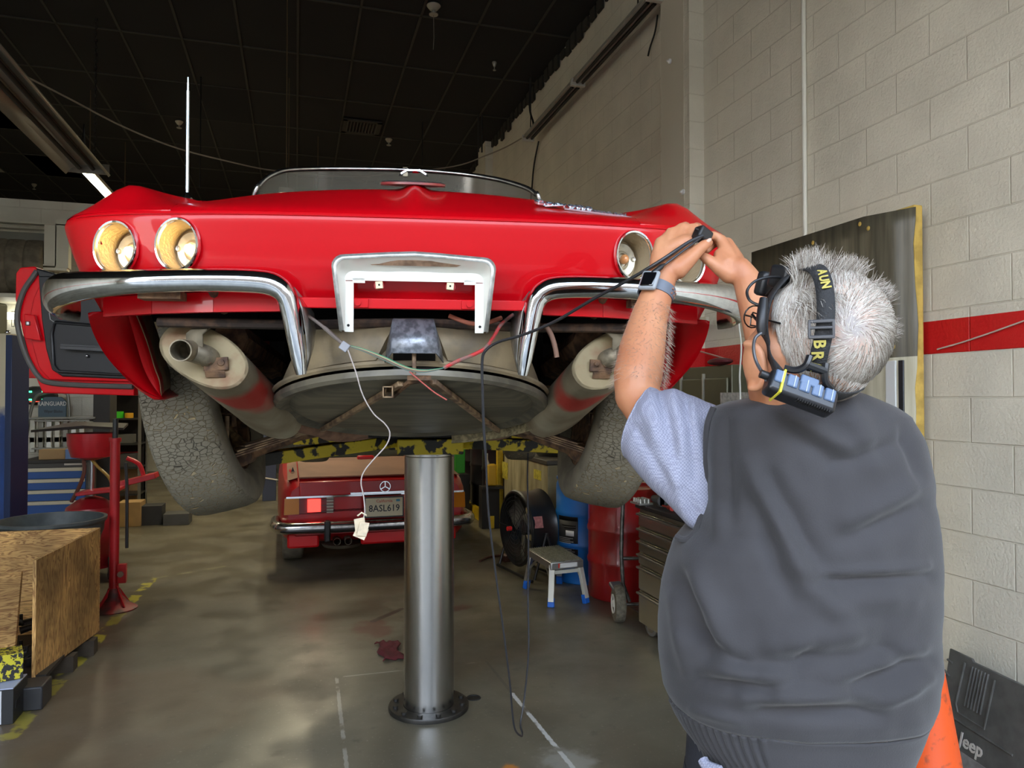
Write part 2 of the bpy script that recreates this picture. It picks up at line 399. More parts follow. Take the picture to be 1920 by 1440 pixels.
# ---- hanging fluorescent fixtures
def lit_fixture(a, b, label, watts, lit=True, parts=True, group=None):
    a, b = V(a), V(b); c = (a + b) / 2; d = (b - a); L_ = d.length; rz = math.atan2(d.y, d.x)
    r = empty('fluorescent_light', c, rz, label, 'ceiling light', group)
    MB().box((0, 0, .05), (L_, .13, .05)).build('housing', mat('fixture enamel', (.55, .53, .45), .4), r, bev=.006)
    for s in (-1, 1):
        MB().cyl((-L_ / 2 + .03, s * .035, .005), (L_ / 2 - .03, s * .035, .005), .016, n=12).build('tube', mat('lit tube', (1, 1, .9), .3, emit=(1, .93, .66), estr=9) if lit else mat('unlit tube', (.7, .69, .62), .3), r)
    for s in (-1, 1):
        MB().cyl((s * (L_ / 2 - .2), 0, .07), (s * (L_ / 2 - .2), 0, CH - c.z), .006, n=6).build('hanger_chain', mat('brown chain', (.12, .08, .04), .7, .5), r)
    if lit:
        l = bpy.data.lights.new('tube_light', 'AREA'); l.shape = 'RECTANGLE'; l.size = L_; l.size_y = .12; l.energy = watts; l.color = (1, .88, .60); l.spread = R(170)
        o = bpy.data.objects.new('tube_light', l); COL.objects.link(o); o.parent = r; o.location = (0, 0, -.02)
    return r
q = P(160, 322, 9.2); q2 = P(205, 360, 10.8); q2.x = q.x + .0; q2.z = q.z
lit_fixture(q, q + V((0, 2.4, 0)), 'lit fluorescent tube light hanging just above the left fender of the raised car', 16)
lit_fixture((-.1, 7.2, 3.5), (-.1, 9.6, 3.5), 'unseen fluorescent fill light added behind the raised car, nearer one', 26)  # unseen fixture, added to brighten the deeper room
lit_fixture((.3, 11.2, 3.5), (.3, 13.6, 3.5), 'unseen fluorescent fill light added behind the raised car, farther one', 20)  # second unseen fixture, added as fill for the far end
# ================================================================== RED SPORTS CAR ON THE LIFT
car = empty('sports_car', CAR_O, -CAR_A, 'red vintage open two-seat sports car raised overhead on the lift with its rear facing us', 'car')
def mir(p): return V((-p[0], p[1], p[2]))
# ---- body shell: a plan outline at crease height, a rolled lower skin below it and a height field above it
OUTL = [(0, .006), (.3, .010), (.45, .018), (.6, .035), (.70, .052), (.78, .074), (.84, .104), (.885, .145), (.915, .195), (.932, .27), (.94, .4), (.942, .8), (.93, 1.2), (.885, 1.6), (.865, 2.0), (.87, 2.6), (.90, 3.2), (.895, 3.5), (.85, 3.95), (.72, 4.25), (.45, 4.38), (0, 4.44)]
OUTS = smooth_path([(x, y, 0) for x, y in OUTL], 6)
OD = [OUTS[0]]
def edge_d(x, y):
    best = 9
    for p, q in zip(OUTS, OUTS[1:]):
        dx, dy = q.x - p.x, q.y - p.y; t = max(0, min(1, ((x - p.x) * dx + (y - p.y) * dy) / (dx * dx + dy * dy + 1e-12)))
        best = min(best, math.hypot(x - p.x - t * dx, y - p.y - t * dy))
    return best
RISE = [(0, 2.062), (.02, 2.076), (.05, 2.094), (.10, 2.120), (.18, 2.160), (.28, 2.205), (.42, 2.236), (.60, 2.25), (.85, 2.258), (9, 2.262)]
def Hf(x, y):
    ax = abs(x); d = edge_d(ax, y)
    fwd = interp([(0, 0), (2.4, 0), (2.9, -.03), (3.5, -.08), (4.0, -.17), (4.4, -.24)], y)
    z = interp(RISE, d) - .05 * (min(ax, .62) / .62) ** 2 * sstep(0, .25, d) + .066 * math.exp(-((ax - .775) / .105) ** 2) * sstep(0, .16, d)
    z += .024 * math.exp(-(ax / .03) ** 2) * sstep(.0, .2, y) * (1 - sstep(.35, .6, y))
    return z + fwd * sstep(0, .3, d)
def flank_bottom(y):
    if y < .46: return interp([(0.1, 1.835), (.2, 1.81), (.46, 1.79)], y)
    if y < 1.36: return 1.62 + .30 * math.sqrt(max(0, 1 - ((y - .91) / .46) ** 2))
    if y < 2.86: return 1.42
    if y < 3.82: return 1.45 + .38 * math.sqrt(max(0, 1 - ((y - 3.35) / .48) ** 2))
    return 1.5
def fwx(x): return interp([(p.x, p.y) for p in OUTS[:60]], x)
ZR = [0, .3, .62, .9, 1.0]
def skin_col(x, y, nx, ny, k, zb):
    """lower skin under outline point; n = outward normal in plan; k = 0 tail face .. 1 flank"""
    zl = [zb + (1.876 - zb) * f for f in (0, .12, .3, .6)] + [1.876 + .0098 * i for i in range(17)] + [2.044, 2.054, 2.062]
    out = []
    for z in zl:
        t = interp([(1.40, .10), (1.60, .085), (1.80, .06), (1.836, .048), (1.876, .030), (1.93, .013), (1.98, .006), (2.03, .001), (2.044, 0), (2.054, .001), (2.060, .004)], z)
        t2 = interp([(1.40, .13), (1.70, .11), (1.836, .085), (1.876, .062), (1.93, .036), (1.98, .018), (2.03, .003), (2.044, 0), (2.054, .002), (2.060, .006)], z)
        t = t + (t2 - t) * k
        out.append(V((x - nx * t, y - ny * t, z)))
    return out
LAMPX = [(.735, 1.972), (.580, 1.977)]
LR = .0545
stations = []                                                        # (x, y, nx, ny, k, zb)
for i in range(0, 70): 
    x = .012 * i; stations.append((x, fwx(x)))
for p in OUTS:
    if p.y > .105 and p.y > stations[-1][1] + .004 and not (p.x < .3): stations.append((p.x, p.y))
for y in (.455, .47, .5, .55, .62, .7, .95, 1.05, 1.15, 1.25, 1.3, 1.34, 1.37, 2.84, 2.88, 2.93, 3.0, 3.1, 3.6, 3.7, 3.78, 3.82):
    stations.append((interp([(p.y, p.x) for p in OUTS if p.y > .2 and p.x > .4], y), y))
stations = stations[:70] + sorted(stations[70:], key=lambda t: t[1])
ss = []
for i, (x, y) in enumerate(stations):
    a, b = stations[max(i - 1, 0)], stations[min(i + 1, len(stations) - 1)]
    tx, ty = b[0] - a[0], b[1] - a[1]; L_ = math.hypot(tx, ty) or 1; nx, ny = ty / L_, -tx / L_
    if i == 0: nx, ny = 0, -1
    zb = 1.846 + .03 * sstep(.27, .33, x) if y < .1 else min(1.876, flank_bottom(y)) if y < .5 else flank_bottom(y)
    ss.append((x, y, nx, ny, sstep(.6, .93, x) if y < .4 else 1, min(zb, 1.9)))
bm_ = MB()
for s in (-1, 1):
    cols = []
    for t in ss:
        c = skin_col(*t)
        for v in c:
            for lx, lz in LAMPX:
                dx, dz = v.x - lx, v.z - lz
                if v.y < .3:
                    d = math.hypot(dx / .9, dz / 1.12)
                    if LR - .007 < d < LR + .007: v.x = lx + dx * LR / d; v.z = lz + dz * LR / d
            v.x *= s
        cols.append(c)
    flat = [p for c in cols for p in c]; nr = len(cols[0]); b0 = bm_.add(flat, [])
    for i in range(len(cols) - 1):
        for j in range(nr - 1):
            q = [i * nr + j, (i + 1) * nr + j, (i + 1) * nr + j + 1, i * nr + j + 1]; cc = sum((flat[k] for k in q), V()) / 4
            if cc.y < .3 and any(math.hypot((abs(cc.x) - lx) / .9, (cc.z - lz) / 1.12) < LR - .0015 for lx, lz in LAMPX): continue
            bm_.f.append(tuple(b0 + k for k in q)); bm_.mi.append(0)
    # top: centre strip |x| < .6
    rows = []
    xa = [.05 * i for i in range(13)]
    xa = sorted(set(xa + [.01, .02, .03, .04, .07]))
    for x in xa:
        y0 = fwx(x) + .004
        ys = [y0, y0 + .01, y0 + .03, y0 + .06] + [y0 + (a_ - y0) * 1 for a_ in (.12, .16, .2, .25, .3, .36, .42, .5, .6, .75, .95, 1.2, 1.35, 1.5)]
        rows.append([V((s * x, y, Hf(x, y) if q_ else 2.062)) for q_, y in enumerate(ys)])
    bm_.grid(rows)
    ysf = [2.45, 2.6, 2.8, 3.1, 3.4, 3.7, 3.95, 4.15, 4.3]
    bm_.grid([[V((s * x, y, Hf(x, y))) for y in ysf] for x in [0, .15, .3, .45, .6]])
    # top: fan between the outline and the line x = .6
    idx = [i for i, t in enumerate(ss) if t[0] >= .6 - 1e-6 and (t[1] < 4.2)]
    rows = []
    for i in idx:
        x, y, nx, ny = ss[i][:4]
        ty = .04 + (y - .035) * 1.0 if y > .5 else .04 + interp([(.035, 0), (.104, .22), (.2, .34), (.5, .46)], y)
        ty = max(ty, fwx(.6) + .004)
        e = V((x - nx * .004, y - ny * .004, 0)); T_ = V((.6, ty, 0)); r = []
        for f in (0, .03, .08, .15, .24, .33, .42, .5, .58, .67, .76, .85, .93, 1):
            p = e.lerp(T_, f); z = Hf(p.x, p.y) if f > 0 else 2.062
            r.append(V((s * p.x, p.y, z)))
        rows.append(r)
    bm_.grid(rows)
bm_.box((0, 4.33, 1.72), (1.2, .05, .4))
body = bm_.build('body_shell', M_RED, car, ang=32)
def rear_profile(ax):
    f = fwx(ax); return [(f + .04, 1.84)] * 3 + [(f + .013, 1.93), (f + .006, 1.98), (f + .001, 2.03), (f, 2.05), (f + .003, 2.062), (f + .01, 2.07)] + [(y, Hf(ax, y)) for y in (.1, .2, .3, .5)]
# crease highlight moulding
g = MB(); cr_ = []
for x in [i * .05 for i in range(-17, 18)]:
    r = rear_profile(abs(x)); cr_.append(V((x, r[6][0] - .001, r[6][1] + .004)))
g.tube(cr_, .0012, 6).build('tail_crease', M_RED, car)
# cockpit tub, underbody
g = MB(); g.box((0, 1.95, 1.62), (1.26, .95, .03)).box((0, 1.49, 1.88), (1.26, .03, .5)).box((-.63, 1.95, 1.9), (.03, .95, .62)).box((.63, 1.95, 1.9), (.03, .95, .62)).box((0, 2.44, 1.9), (1.26, .03, .6))
g.build('cockpit', M_BLACK, car)
for s in (-1, 1):
    g = MB(); g.box((s * .32, 1.9, 1.75), (.42, .45, .14)).box((s * .32, 1.68, 1.95), (.42, .12, .5), (R(-12), 0, 0)); g.build('seat', mat('black vinyl', (.015, .015, .016), .4), car, bev=.03)
g = MB(); g.box((0, 2.5, 1.66), (1.5, 3.2, .03)).box((0, .98, 1.86), (.98, .03, .42)).box((0, .66, 1.99), (1.62, .6, .02))
g.box((-.8, 2.1, 1.56), (.05, 1.5, .24)).box((.8, 2.1, 1.56), (.05, 1.5, .24))
g.box((0, 2.2, 1.55), (.35, 2.6, .2)); g.box((0, 3.4, 1.6), (.9, .8, .3))
g.build('underbody', M_DARK, car)  # dark sheets stand in for the shade of the cavity under the tail
for s in (-1, 1):
    g = MB(); g.tube([(s * .52, .3, 1.77), (s * .52, .9, 1.72), (s * .60, 1.3, 1.52), (s * .66, 2.6, 1.48), (s * .5, 3.2, 1.6), (s * .42, 4.1, 1.66)], .05, 8).build('frame_rail', M_RUST, car)
g = MB(); g.tube([(-.66, .14, 1.795), (-.3, .115, 1.79), (0, .12, 1.80), (.3, .115, 1.79), (.66, .14, 1.795)], .013, 8).build('rear_crossmember', mat('dark rusty crossmember', (.09, .05, .03), .9, col2=(.03, .02, .015), vscale=30, bump=.5), car)
# rear valance strip under the panel
g = MB(); g.prism([(-.262, .0, 1.822), (.275, .0, 1.822), (.295, .0, 1.848), (-.28, .0, 1.848)], (0, .012, 0))
for sx in (-1, 1):
    g.prism([(sx * .262, .0, 1.822), (sx * .30, .02, 1.832), (sx * .31, .02, 1.87), (sx * .28, .0, 1.848)], (0, .012, 0))
val = g.build('rear_valance', M_RED, car, bev=.002)
for s in (-1, 1): MB().box((s * .155 + .003, -.004, 1.835), (.078, .006, .024)).build('bracket_pad', M_RED, val, bev=.0015)
for s in (-1, 1):
    for dx in (-.019, .019):
        MB().cyl((s * .158 + dx, -.012, 1.835), (s * .158 + dx, -.004, 1.835), .008, n=14).build('rivet', M_RED, val)
    MB().cyl((s * .158, -.0085, 1.835), (s * .158, -.006, 1.835), .0035, n=12).build('bolt_hole', M_DARK, val)
for s in (-1, 1):                                                    # body flange above the bumper void
    g = MB(); pts = [(s * .33, .05, 1.842), (s * .5, .07, 1.84), (s * .66, .11, 1.838), (s * .8, .17, 1.835)]
    for a, b in zip(pts, pts[1:]): g.bar(a, b, .02, .05)
    g.build('lower_flange', M_RED, car)
# ---- tail lamps
M_REFL = mat('aged lamp reflector', (.50, .41, .27), .45, .5, bump=.6, bscale=120)
M_LENSLESS = mat('lamp base metal', (.66, .6, .46), .38, .6, var=.25, vscale=40)
M_BULB = mat('glass bulb', (.9, .75, .55), .1, 0, alpha=.55, spec=.8)
M_GLOWB = mat('lit filament bulb', (1, .85, .4), .2, emit=(1, .66, .22), estr=7)
for s in (-1, 1):
    for q, (lx, lz) in enumerate(LAMPX):
        yf = rear_profile(lx)[4][0] - .004
        ay = -s * R(14)                                              # outward yaw of the lamp plane
        M = Matrix.Translation((s * lx, yf, lz)) @ Matrix.Rotation(s * R(13), 4, 'Z') @ Matrix.Diagonal((.93, 1, 1.1, 1))
        T = lambda g: g.xf(M)
        rt_ = MB().lathe([(.053, -.002), (.0555, -.009), (.0595, -.010), (.0625, -.005), (.063, .004), (.055, .006)], (0, 0, 0), (0, 1, 0), 48, False, True)
        lamp = T(rt_).build('tail_lamp', M_CHROME, car)
        T(MB().lathe([(.0555, -.004), (.0548, .02), (.051, .055), (.0505, .075), (.04, .0755), (.0001, .0755)], (0, 0, 0), (0, 1, 0), 40, False)).build('lamp_cup', M_REFL, lamp)
        T(MB().lathe([(.044, .074), (.044, .066), (.041, .063), (.032, .066), (.025, .069), (.022, .064), (.017, .062), (.016, .071), (.0001, .072)], (0, 0, 0), (0, 1, 0), 36, False)).build('bulb_holder', M_LENSLESS, lamp)
        T(MB().lathe([(.006, .072), (.011, .062), (.0125, .052), (.010, .043), (.004, .0385), (.0001, .038)], (0, 0, 0), (0, 1, 0), 20, False)).build('bulb', M_GLOWB if s < 0 else mat('unlit bulb', (.75, .32, .12), .12, .0, spec=.9), lamp)
        for dx in (-.038, .036):
            T(MB().lathe([(.004, .062), (.0065, .061), (.0065, .066), (.004, .066)], (dx, 0, .004), (0, 1, 0), 12, False, True)).build('screw_boss', M_ALU, lamp)
        if s < 0:
            l = bpy.data.lights.new('bulb_light', 'POINT'); l.energy = .02; l.color = (1, .55, .14); l.shadow_soft_size = .012
            lo = bpy.data.objects.new('bulb_light', l); COL.objects.link(lo); lo.parent = lamp; lo.location = M @ V((0, .030, 0))
# ---- bumpers
def bump_sec(s):
    P_ = [(.278, .015, 1.657), (.284, .010, 1.70), (.293, .004, 1.76), (.303, -.003, 1.82), (.315, -.006, 1.855), (.345, -.007, 1.877), (.40, -.006, 1.884), (.50, -.003, 1.885), (.60, .006, 1.883), (.70, .025, 1.880), (.80, .06, 1.876), (.88, .11, 1.871), (.93, .18, 1.865), (.955, .28, 1.858), (.965, .40, 1.852)]
    A = [.012, .019, .022, .025, .027, .030, .0295, .0285, .029, .031, .036, .043, .048, .046, .034]     # half width across
    pts = smooth_path([V((s * x, y, z)) for x, y, z in P_], 5); n = len(pts)
    rings = []
    for i, p in enumerate(pts):
        d = (pts[min(i + 1, n - 1)] - pts[max(i - 1, 0)]).normalized()
        k = i / 5; a = interp(list(enumerate(A)), k)
        up = V((0, 0, 1)) if k > 5 else V((s, 0, 0)).lerp(V((0, 0, 1)), sstep(3.2, 5, k))
        out = d.cross(up); out = out if out.length > .2 else V((0, -1, 0)); out.normalize()
        if out.y > 0 and k < 11: out = -out
        if k >= 11 and out.x * s < 0: out = -out
        acr = out.cross(d).normalized()
        if acr.z < 0: acr = -acr
        dep = interp([(0, .024), (2, .042), (4, .05), (6, .05), (12, .055), (14, .03)], k)
        ring = []
        for j in range(22):                                          # D-section: domed face, hollow back
            t = 2 * PI * j / 22; c_, s_ = math.cos(t), math.sin(t)
            rr_ = out * (dep * .55 * c_ if c_ > 0 else dep * .12 * c_) + acr * a * s_
            ring.append(p + rr_)
        rings.append(ring)
    return rings
M_CH2 = mat('pitted chrome', (.74, .76, .79), .09, 1.0, var=.12, vscale=60)
for s in (-1, 1):
    b_ = MB().loft(bump_sec(s)).build('rear_bumper', M_CH2, car, ang=60)
    # inner blade plate folded back from the corner: broad flat dull side
    g = MB()
    g.loft([[V((s * x, y, z)) for x, y, z in row] for row in [
        [(.268, .020, 1.662), (.272, .075, 1.690)], [(.262, .012, 1.70), (.262, .10, 1.73)], [(.266, .005, 1.76), (.258, .115, 1.78)], [(.276, .0, 1.82), (.262, .11, 1.82)], [(.294, -.004, 1.872), (.272, .07, 1.84)]]], False, False)
    g.build('bumper_return', mat('dull steel plate', (.42, .40, .36), .38, .85, var=.5, vscale=18), b_, solid=.003)
    g = MB(); g.tube([(s * .50, .03, 1.872), (s * .50, .16, 1.83)], .012, 8); g.box((s * .62, .05, 1.852), (.10, .05, .02)); g.build('bumper_bracket', M_RUST, b_)
# ---- quarter panel tails behind the wheels
O_ = [(165, 588, .17), (176, 625, .22), (198, 665, .28), (230, 703, .34), (266, 732, .39), (303, 749, .43)]
L_ = [(238, 584, .22), (246, 612, .29), (256, 648, .35), (268, 688, .40), (284, 720, .43), (305, 748, .44)]
I_ = [(252, 588, .30), (264, 616, .34), (277, 652, .39), (288, 690, .43), (297, 715, .45), (300, 742, .45)]
for s in (-1, 1):
    def q(t): p = cp(*t); return p if s < 0 else mir(p)
    o1, l1, i1 = [smooth_path([q(t) for t in tt], 4) for tt in (O_, L_, I_)]
    rows = []
    for a, b in zip(o1, l1):
        bul = V((s * .022, -.012, 0)); rows.append([a + V((s * .004, .25, .02)), a + V((s * .001, .03, 0)), a, a.lerp(b, .33) + bul * .8, a.lerp(b, .66) + bul * .7, b])
    g = MB().grid(rows); g.grid([[b, c, c + V((0, .03, .01))] for b, c in zip(l1, i1)])
    g.build('quarter_panel', M_RED, car, solid=.004, ang=50)
    MB().grid([[c + V((s * -.002, .0, 0)), c + V((s * .01, .05, .01)), c + V((s * .02, .16, .03))] for c in i1]).build('wheel_well_edge', mat('raw fibreglass', (.32, .22, .12), .9, var=.4, vscale=15), car, solid=.004)
# inner wheel housings
for s in (-1, 1):
    MB().grid([[V((s * .86, .91 - .47 * math.cos(a), 1.60 + .40 * math.sin(a))), V((s * .50, .91 - .47 * math.cos(a), 1.60 + .40 * math.sin(a)))] for a in [PI * (.2 + .6 * k / 14) for k in range(15)]]).build('wheel_housing', M_DARK, car, solid=.004)
# ---- licence plate housing
M_WENAM = mat('white enamelled pressing', (.80, .79, .72), .35, .1, coat=.4)
def uoutline(w, wb, zt, zp, zb, r=.028):
    pts = [(-wb, zb)]
    pts += [(-w - 0, zt - r)]
    pts += [(-w + r * (1 - math.cos(a)), zt - r + r * math.sin(a)) for a in [PI / 2 * k / 5 for k in range(1, 6)]]
    pts += [(-.06, zp - .003), (0, zp), (.06, zp - .003)]
    pts += [(w - r * (1 - math.cos(a)), zt - r + r * math.sin(a)) for a in [PI / 2 * k / 5 for k in range(5, 0, -1)]]
    pts += [(w, zt - r), (wb, zb)]
    return pts
ou = uoutline(.199, .180, 1.946, 1.957, 1.762); inn = uoutline(.188, .170, 1.934, 1.945, 1.762, .024)
bk = uoutline(.170, .172, 1.912, 1.914, 1.762, .02)
off = .002
g = MB()
g.grid([[V((a[0] + off, -.008, a[1])) for a in ou], [V((a[0] + off, -.052, a[1])) for a in ou]])
g.grid([[V((a[0] + off, -.052, a[1])) for a in ou], [V((a[0] + off, -.055, a[1])) for a in inn]])
housing = g.build('plate_housing', mat('galvanised rim', (.62, .62, .58), .42, .7, var=.3, vscale=50), car, solid=.002)
g = MB()
g.grid([[V((a[0] + off, -.053, a[1])) for a in inn], [V((a[0] + off, -.026, .5 * (a[1] + b[1]))) if i else V((a[0] + off, -.026, a[1])) for i, (a, b) in enumerate(zip(inn, bk))], [V((b[0] + off, -.012, b[1])) for b in bk]])
# back plate: two legs and a top band
top = [(-.170, 1.912), (-.146, 1.762)]
g.box((-.1615 + off, -.012, 1.825), (.022, .003, .126)); g.box((.1615 + off, -.012, 1.825), (.022, .003, .126)); g.box((off, -.012, 1.902), (.345, .003, .024))
for s in (-1, 1): g.box((s * .138 + off, -.012, 1.89), (.03, .003, .012))
g.build('plate_backing', M_WENAM, housing, ang=50)
g = MB()
g.prism([(-.118, 0, 0), (-.10, 0, .009), (.104, 0, .009), (.122, 0, 0), (.105, 0, -.008), (-.103, 0, -.008)], (0, .003, 0)); g.xf(Matrix.Translation((0, -.036, 1.931)) @ Matrix.Rotation(R(48), 4, 'X'))
g.build('lamp_recess', mat('rust-tinted recess', (.55, .36, .24), .45, .4, var=.5, vscale=30), housing)
for s in (-1, 1):
    MB().cyl((s * .089 + off, -.007, 1.879), (s * .089 + off, -.002, 1.879), .0125, n=24).build('clip_recess', mat('deep red', (.35, .005, .005), .4), housing)
    c_ = MB().box((s * .088 + off, -.013, 1.879), (.0175, .012, .0175), (0, R(5) * s, 0)).build('plate_clip', mat('cream nylon', (.75, .68, .42), .45), housing, bev=.001)
    MB().cyl((s * .088 + off, -.0198, 1.879), (s * .088 + off, -.017, 1.879), .0026, n=10).build('clip_hole', M_DARK, housing)
    MB().cyl((s * .163 + off, -.0145, 1.778), (s * .163 + off, -.0135, 1.778), .0035, n=12).build('screw_hole', M_DARK, housing)
# ---- fuel tank / spare tyre carrier
M_TUB = mat('weathered fibreglass tub', (.32, .245, .14), .6, 0, col2=(.15, .12, .08), vscale=9, bump=.5, bscale=30, thr=(.35, .65))
TC = V((-.006, .485, 1.592)); TIL = R(-13.5)
def tub(r, h, a):                                                     # tilted cylinder coordinates
    return TC + Matrix.Rotation(TIL, 3, 'X') @ V((r * math.sin(a), -r * math.cos(a), h))
N_ = 64; AN = [2 * PI * k / N_ for k in range(N_)]
g = MB()
g.loft([[tub(r, h, a) for a in AN] for r, h in [(.425, -.010), (.432, -.004), (.430, .004), (.415, .008), (.405, .012), (.385, .06), (.36, .13)]], False)
tb = g.build('spare_tyre_tub', M_TUB, car)
# tank: curved apron rising from the tub to the frame
g = MB(); rows = []
for k in range(0, 33):
    a = -1.25 + 2.5 * k / 32
    lo = tub(.408, .014, a); x1 = .275 * (a / 1.25)
    hi = V((x1 * 1.02, .115 + .05 * (a / 1.25) ** 2, 1.795))
    dn = sstep(.30, .22, abs(a)) if True else 0
    mid = lo.lerp(hi, .5) + V((0, -.02, 0))
    rows.append([lo, lo.lerp(hi, .25) + V((0, -.012, 0)), mid, lo.lerp(hi, .75) + V((0, -.012, 0)), hi])
rows2 = rows[:14]; rows3 = rows[19:]
g.grid(rows2); g.grid(rows3)
g.grid([rows[13], [p + V((.012, .03, 0)) for p in rows[13]]]); g.grid([rows[19], [p + V((-.012, .03, 0)) for p in rows[19]]])
tank = g.build('fuel_tank', M_TUB, car, ang=60)
g = MB()
a0, b0_, a1_, b1_ = (-.052, 1.79), (.046, 1.79), (-.062, 1.705), (.063, 1.705)
g.grid([[V((-.07, .07, 1.73)), V((-.055, .045, 1.80)), V((.05, .045, 1.80)), V((.07, .07, 1.73))], [V((-.075, .055, 1.69)), V((-.056, .018, 1.712)), V((.056, .018, 1.712)), V((.075, .055, 1.69))]])
g.grid([[V((-.055, .045, 1.80)), V((.05, .045, 1.80))], [V((-.055, .12, 1.81)), V((.05, .12, 1.81))]])
g.build('tank_saddle', mat('scuffed blued steel', (.30, .32, .36), .4, .6, col2=(.14, .15, .17), vscale=60, bump=.3, bscale=60), tank, ang=50, solid=.003)
MB().box((0, .09, 1.69), (.11, .02, .05)).build('tank_gap', M_DARK, tank)
MB().cyl((0, .04, 1.66), (0, .04, 1.72), .0055, n=10).build('carrier_bolt', M_RUSTL, tank)
# lower cover: dished disc with rolled rim
g = MB()
g.loft([[tub(r, h, a) for a in AN] for r, h in [(.424, -.018), (.424, -.034), (.414, -.042), (.400, -.040), (.388, -.030), (.376, -.026), (.366, -.032), (.35, -.040), (.2, -.043), (.0005, -.044)]], False)
cover = g.build('spare_tyre_cover', mat('black steel tray', (.17, .15, .105), .42, .1, col2=(.09, .08, .06), vscale=5, stretch=(1, 5, 1)), car)
g = MB(); g.grid([[tub(.43, -.012, a), tub(.437, -.05, a), tub(.43, -.068, a)] for a in [PI * (.66 + .68 * k / 20) - 2 * PI for k in range(8)]])
g.grid([[tub(.43, -.012, a), tub(.437, -.05, a), tub(.43, -.068, a)] for a in [PI * (.62 + .68 * k / 20) for k in range(0, 7)]])
g.build('tray_skirt', mat('fibrous undercoat', (.36, .30, .17), .95, var=.5, vscale=60, bump=.9, bscale=120), cover, solid=.004)
# V-shaped support bars, latch
def onTub(px, py, drop=-.052):
    n_ = (Matrix.Rotation(TIL, 3, 'X') @ V((0, 0, 1))); p0 = tub(0, drop, 0)
    Mr = CARM.to_3x3(); return CARI @ pln(px, py, CARM @ p0, Mr @ n_)
g = MB(); apexL, apexR = onTub(752, 722), onTub(812, 716)
g.bar(apexL + V((-.0, 0, .004)), onTub(604, 806), .018, .014); g.bar(apexR, onTub(934, 808), .018, .014)
strut = g.build('carrier_support', M_RUSTL, car, bev=.002)
g = MB(); c_ = onTub(728, 735, -.062)
for dx, dz, sx_, sz_ in ((-.012, 0, .003, .03), (.012, 0, .003, .03), (0, .0135, .027, .003), (0, -.0135, .027, .003)): g.box(c_ + V((dx, 0, dz)), (sx_, .06, sz_))
g.build('square_socket', M_RUSTL, strut)
g = MB(); g.tube([onTub(738, 742), onTub(756, 726), onTub(768, 716), onTub(800, 712), onTub(815, 722)], .008, 6); g.box(onTub(786, 712) + V((0, -.01, .004)), (.06, .03, .012)); g.build('latch_plate', M_RUST, strut)
# ---- mufflers
M_MUF = mat('aluminised muffler', (.42, .375, .27), .5, .45, col2=(.25, .2, .13), vscale=6, bump=.1, bscale=60, thr=(.4, .7))
M_MUFE = mat('pale muffler end', (.27, .21, .11), .6, .1, col2=(.20, .10, .045), vscale=12, bump=.2, bscale=60, thr=(.3, .5))
def muffler_mat(sx_):
    m = M_MUF.copy(); m.name = 'muffler with red overspray'; n = m.node_tree; b = n.nodes['Principled BSDF']; N = n.nodes.new; L = n.links.new
    src = b.inputs['Base Color'].links[0].from_socket
    t = N('ShaderNodeTexCoord'); vd = N('ShaderNodeVectorMath'); vd.operation = 'DISTANCE'; L(t.outputs['Object'], vd.inputs[0]); vd.inputs[1].default_value = sx_
    nn = N('ShaderNodeTexNoise'); nn.inputs['Scale'].default_value = 9; L(t.outputs['Object'], nn.inputs[0])
    a = N('ShaderNodeMath'); a.operation = 'MULTIPLY_ADD'; a.inputs[1].default_value = .14; L(nn.outputs['Fac'], a.inputs[0]); L(vd.outputs['Value'], a.inputs[2])
    r = N('ShaderNodeMapRange'); L(a.outputs[0], r.inputs[0]); r.inputs[1].default_value = .125; r.inputs[2].default_value = .17; r.inputs[3].default_value = .85; r.inputs[4].default_value = 0
    mx = N('ShaderNodeMix'); mx.data_type = 'RGBA'; L(r.outputs[0], mx.inputs[0]); L(src, mx.inputs[6]); mx.inputs[7].default_value = (.55, .012, .012, 1); L(mx.outputs[2], b.inputs['Base Color']); return m
